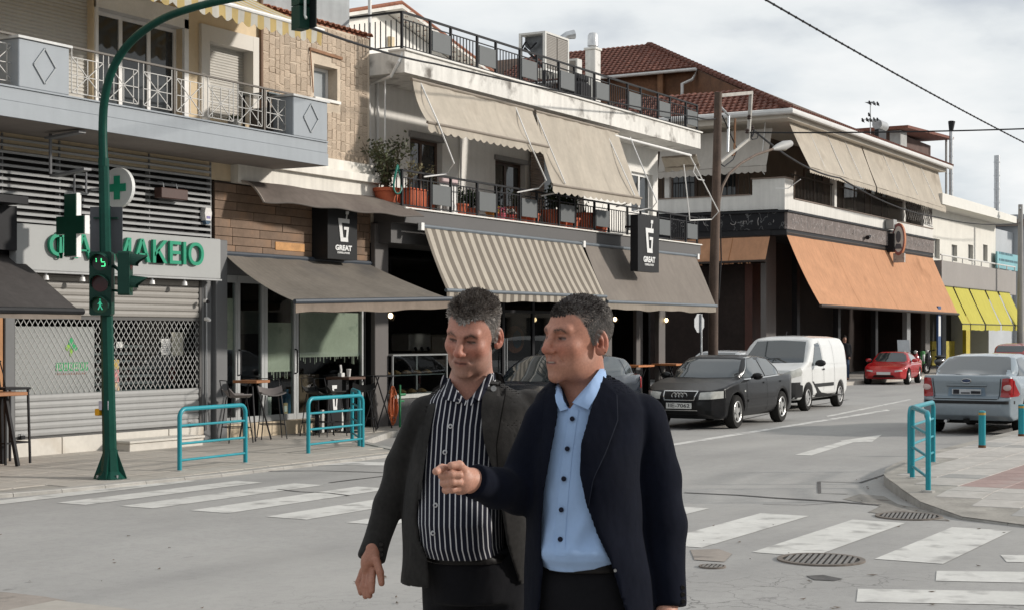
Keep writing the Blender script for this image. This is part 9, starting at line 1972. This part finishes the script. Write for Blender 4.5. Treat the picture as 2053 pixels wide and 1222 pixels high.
b = MB(); b.tube([(-.30, -.2, 1.36), (-.30, .2, 1.36)], .012, 6); b.build('back_rail', BLACK, t, local=True)
for px, py, lab in ((45, 874, 'small black padlock at the left foot of the pharmacy shutter'), (385, 845, 'small black padlock at the right foot of the pharmacy shutter')):
 c = PY(px, py, YA-.07); t = thing('padlock', lab, 'lock', (c.x, c.y, .37)); b = MB(); b.bbox(-.04, .04, -.02, .02, 0, .05, .006); b.build('lock_body', BLACK, t, local=True); b = MB(); b.tube([(-.02, 0, .05), (-.02, 0, .08), (.02, 0, .08), (.02, 0, .05)], .006, 5); b.build('shackle', STEEL, t, local=True)
DP = None
c = PY(1693, 759, 18.9); rr = c.x*ST-c.y*CT; dd = c.x*CT+c.y*ST; o3 = np.array([rr, dd, .13])
def body3(p):
 p = (p-o3)/1.0; d = smin(ellip(p, (0, 0, 1.55), (.08, .10, .12)), capsule(p, (0, .01, 1.3), (0, 0, 1.5), .06), .03); d = smin(d, ellip(p, (-.01, -.1, 1.53), (.02, .03, .03)), .02)
 for s_ in (-1, 1): d = smin(d, chain(p, [np.array([s_*.02, 0, 1.3]), np.array([s_*.17, 0, 1.3]), np.array([s_*.21, .02, 1.02]), np.array([s_*.16, -.12, .85])], [.06, .05, .04, .035]), .03); d = smin(d, ellip(p, (s_*.15, -.15, .82), (.04, .05, .06)), .02); d = smin(d, chain(p, [np.array([0, 0, 1.25]), np.array([s_*.08, 0, .85]), np.array([s_*.10, .0, .45]), np.array([s_*.11, .02, .06])], [.1, .07, .06, .05]), .03); d = smin(d, ellip(p, (s_*.11, -.05, .04), (.045, .12, .045)), .03)
 return d
V, Q = snet(body3, o3-np.array([.5, .5, .05]), o3+np.array([.5, .5, 1.8]), .02, 3); bw = to_world(o3[None])[0]; me = np_mesh('person', to_world(V)-bw, Q); attr(me, 'col', np.tile(np.array([.30, .16, .11]), (len(V), 1))); pr = link('person', me, None, SKINM); pr.location = bw; OFF[pr.name] = Vector(bw); tag(pr, 'person in dark jacket and blue jeans standing behind the white van', 'person')
def g3(name, f, m): V, Q = snet(f, o3-np.array([.5, .5, .05]), o3+np.array([.5, .5, 1.8]), .02, 3); link(name, np_mesh(name, to_world(V)-bw, Q), pr, m, off=Vector(bw))
g3('jacket', lambda P: np.maximum(smin(loft(P-o3, [(1.40, 0, 0, .08, .08), (1.34, 0, 0, .19, .12), (1.1, 0, 0, .21, .15), (.78, 0, 0, .21, .16)]), np.minimum(*[chain(P-o3, [np.array([s_*.19, 0, 1.29]), np.array([s_*.23, .02, 1.02]), np.array([s_*.17, -.11, .87])], [.075, .065, .055]) for s_ in (-1, 1)]), .03), -ellip(P-o3, (0, 0, 1.55), (.09, .1, .14))), mat('dark_jacket', (.012, .012, .014), .9, .2, 6))
g3('jeans', lambda P: np.maximum(smin(*[chain(P-o3, [np.array([s_*.07, 0, .86]), np.array([s_*.10, 0, .45]), np.array([s_*.11, .02, .08])], [.115, .09, .08]) for s_ in (-1, 1)], .03), P[:, 2]-o3[2]-.95), mat('blue_jeans', (.035, .06, .11), .9, .2, 6))
g3('hair', lambda P: np.maximum(ellip(P-o3, (0, .015, 1.575), (.09, .105, .115)), -(P[:, 2]-o3[2]-1.53+.5*(P[:, 1]-o3[1]))), mat('dark_hair_mass', (.02, .016, .014), .8, .3, 30))
for px, py, lab, m_ in ((1850, 735, 'green price board leaning by the arcade post', mat('board_green', (.05, .2, .06), .7, .3, 6)), (1882, 690, 'blue vertical sign board beside the yellow awnings', mat('board_blue', (.03, .07, .17), .6, .2, 3))):
 Y = 18.9; c = PY(px, py, Y); t = thing('sign_board', lab, 'sign', (c.x, Y, .13)); b = MB(); h = 1.0 if py > 700 else 3.0; b.box(-.25, .25, -.04, .04, .05, h); b.build('board', m_, t, local=True); b = MB(); b.box(-.18, .18, -.046, -.0405, h*.55, h*.85); b.build('print', PAP, t, local=True)
b = MB(); rng = random.Random(11)
for k in range(80):
 px, py = rng.uniform(-40, 2080), rng.uniform(1045, 1235)
 if rng.random() < .3: px, py = rng.gauss(1800, 60), rng.gauss(985, 25)
 p = PZ(px, py, .006); a = rng.uniform(0, 6.28); L_ = rng.uniform(.010, .032)*(1 if rng.random() < .9 else 1.8); w_ = L_*rng.uniform(.25, .5); d = Vector((math.cos(a), math.sin(a), 0)); e = Vector((-d.y, d.x, 0))
 b.add([p-d*L_+Vector((0, 0, .004)), p-e*w_, p+d*L_+Vector((0, 0, .008)), p+e*w_], [(0, 1, 2, 3)])
o = b.build('litter', mat('dry_litter', (.10, .075, .055), .9, .5, 9)); o['kind'] = 'stuff'; tag(o, 'scattered dry leaves and specks on the asphalt', 'litter')
bO = building('opposite_building', 'unseen cream building row opposite the coffee shops, added for reflections and darkening', (20, -17, 0))  # out-of-view row added to darken glass reflections and block sky light
b = MB(); hs = [(x, x+1.6, z, z+1.7) for x in range(-34, 96, 4) for z in (4.6,)]+[(x, x+3.0, .4, 3.0) for x in range(-34, 96, 5)]
b2 = MB(); wall_holes(b2, -40, 100, 0, 6.7, 17.0, 17.3, hs); b2.v = [(x, -y, z) for x, y, z in b2.v]; b2.f = [tuple(reversed(f_)) for f_ in b2.f]; b2.build('wall', mat('opposite_wall', (.42, .37, .31), .9, .1, .6), bO)
b = MB(); b.box(-40, 100, -28, -17.4, 0, 6.6); b.build('interior', mat('opposite_dark', (.05, .05, .052), .4, .2, .5), bO); b = MB(); b.box(-41, 101, -28, -16.6, 6.7, 6.95); b.build('roof', mat('opposite_slab', (.35, .33, .3), .9), bO)
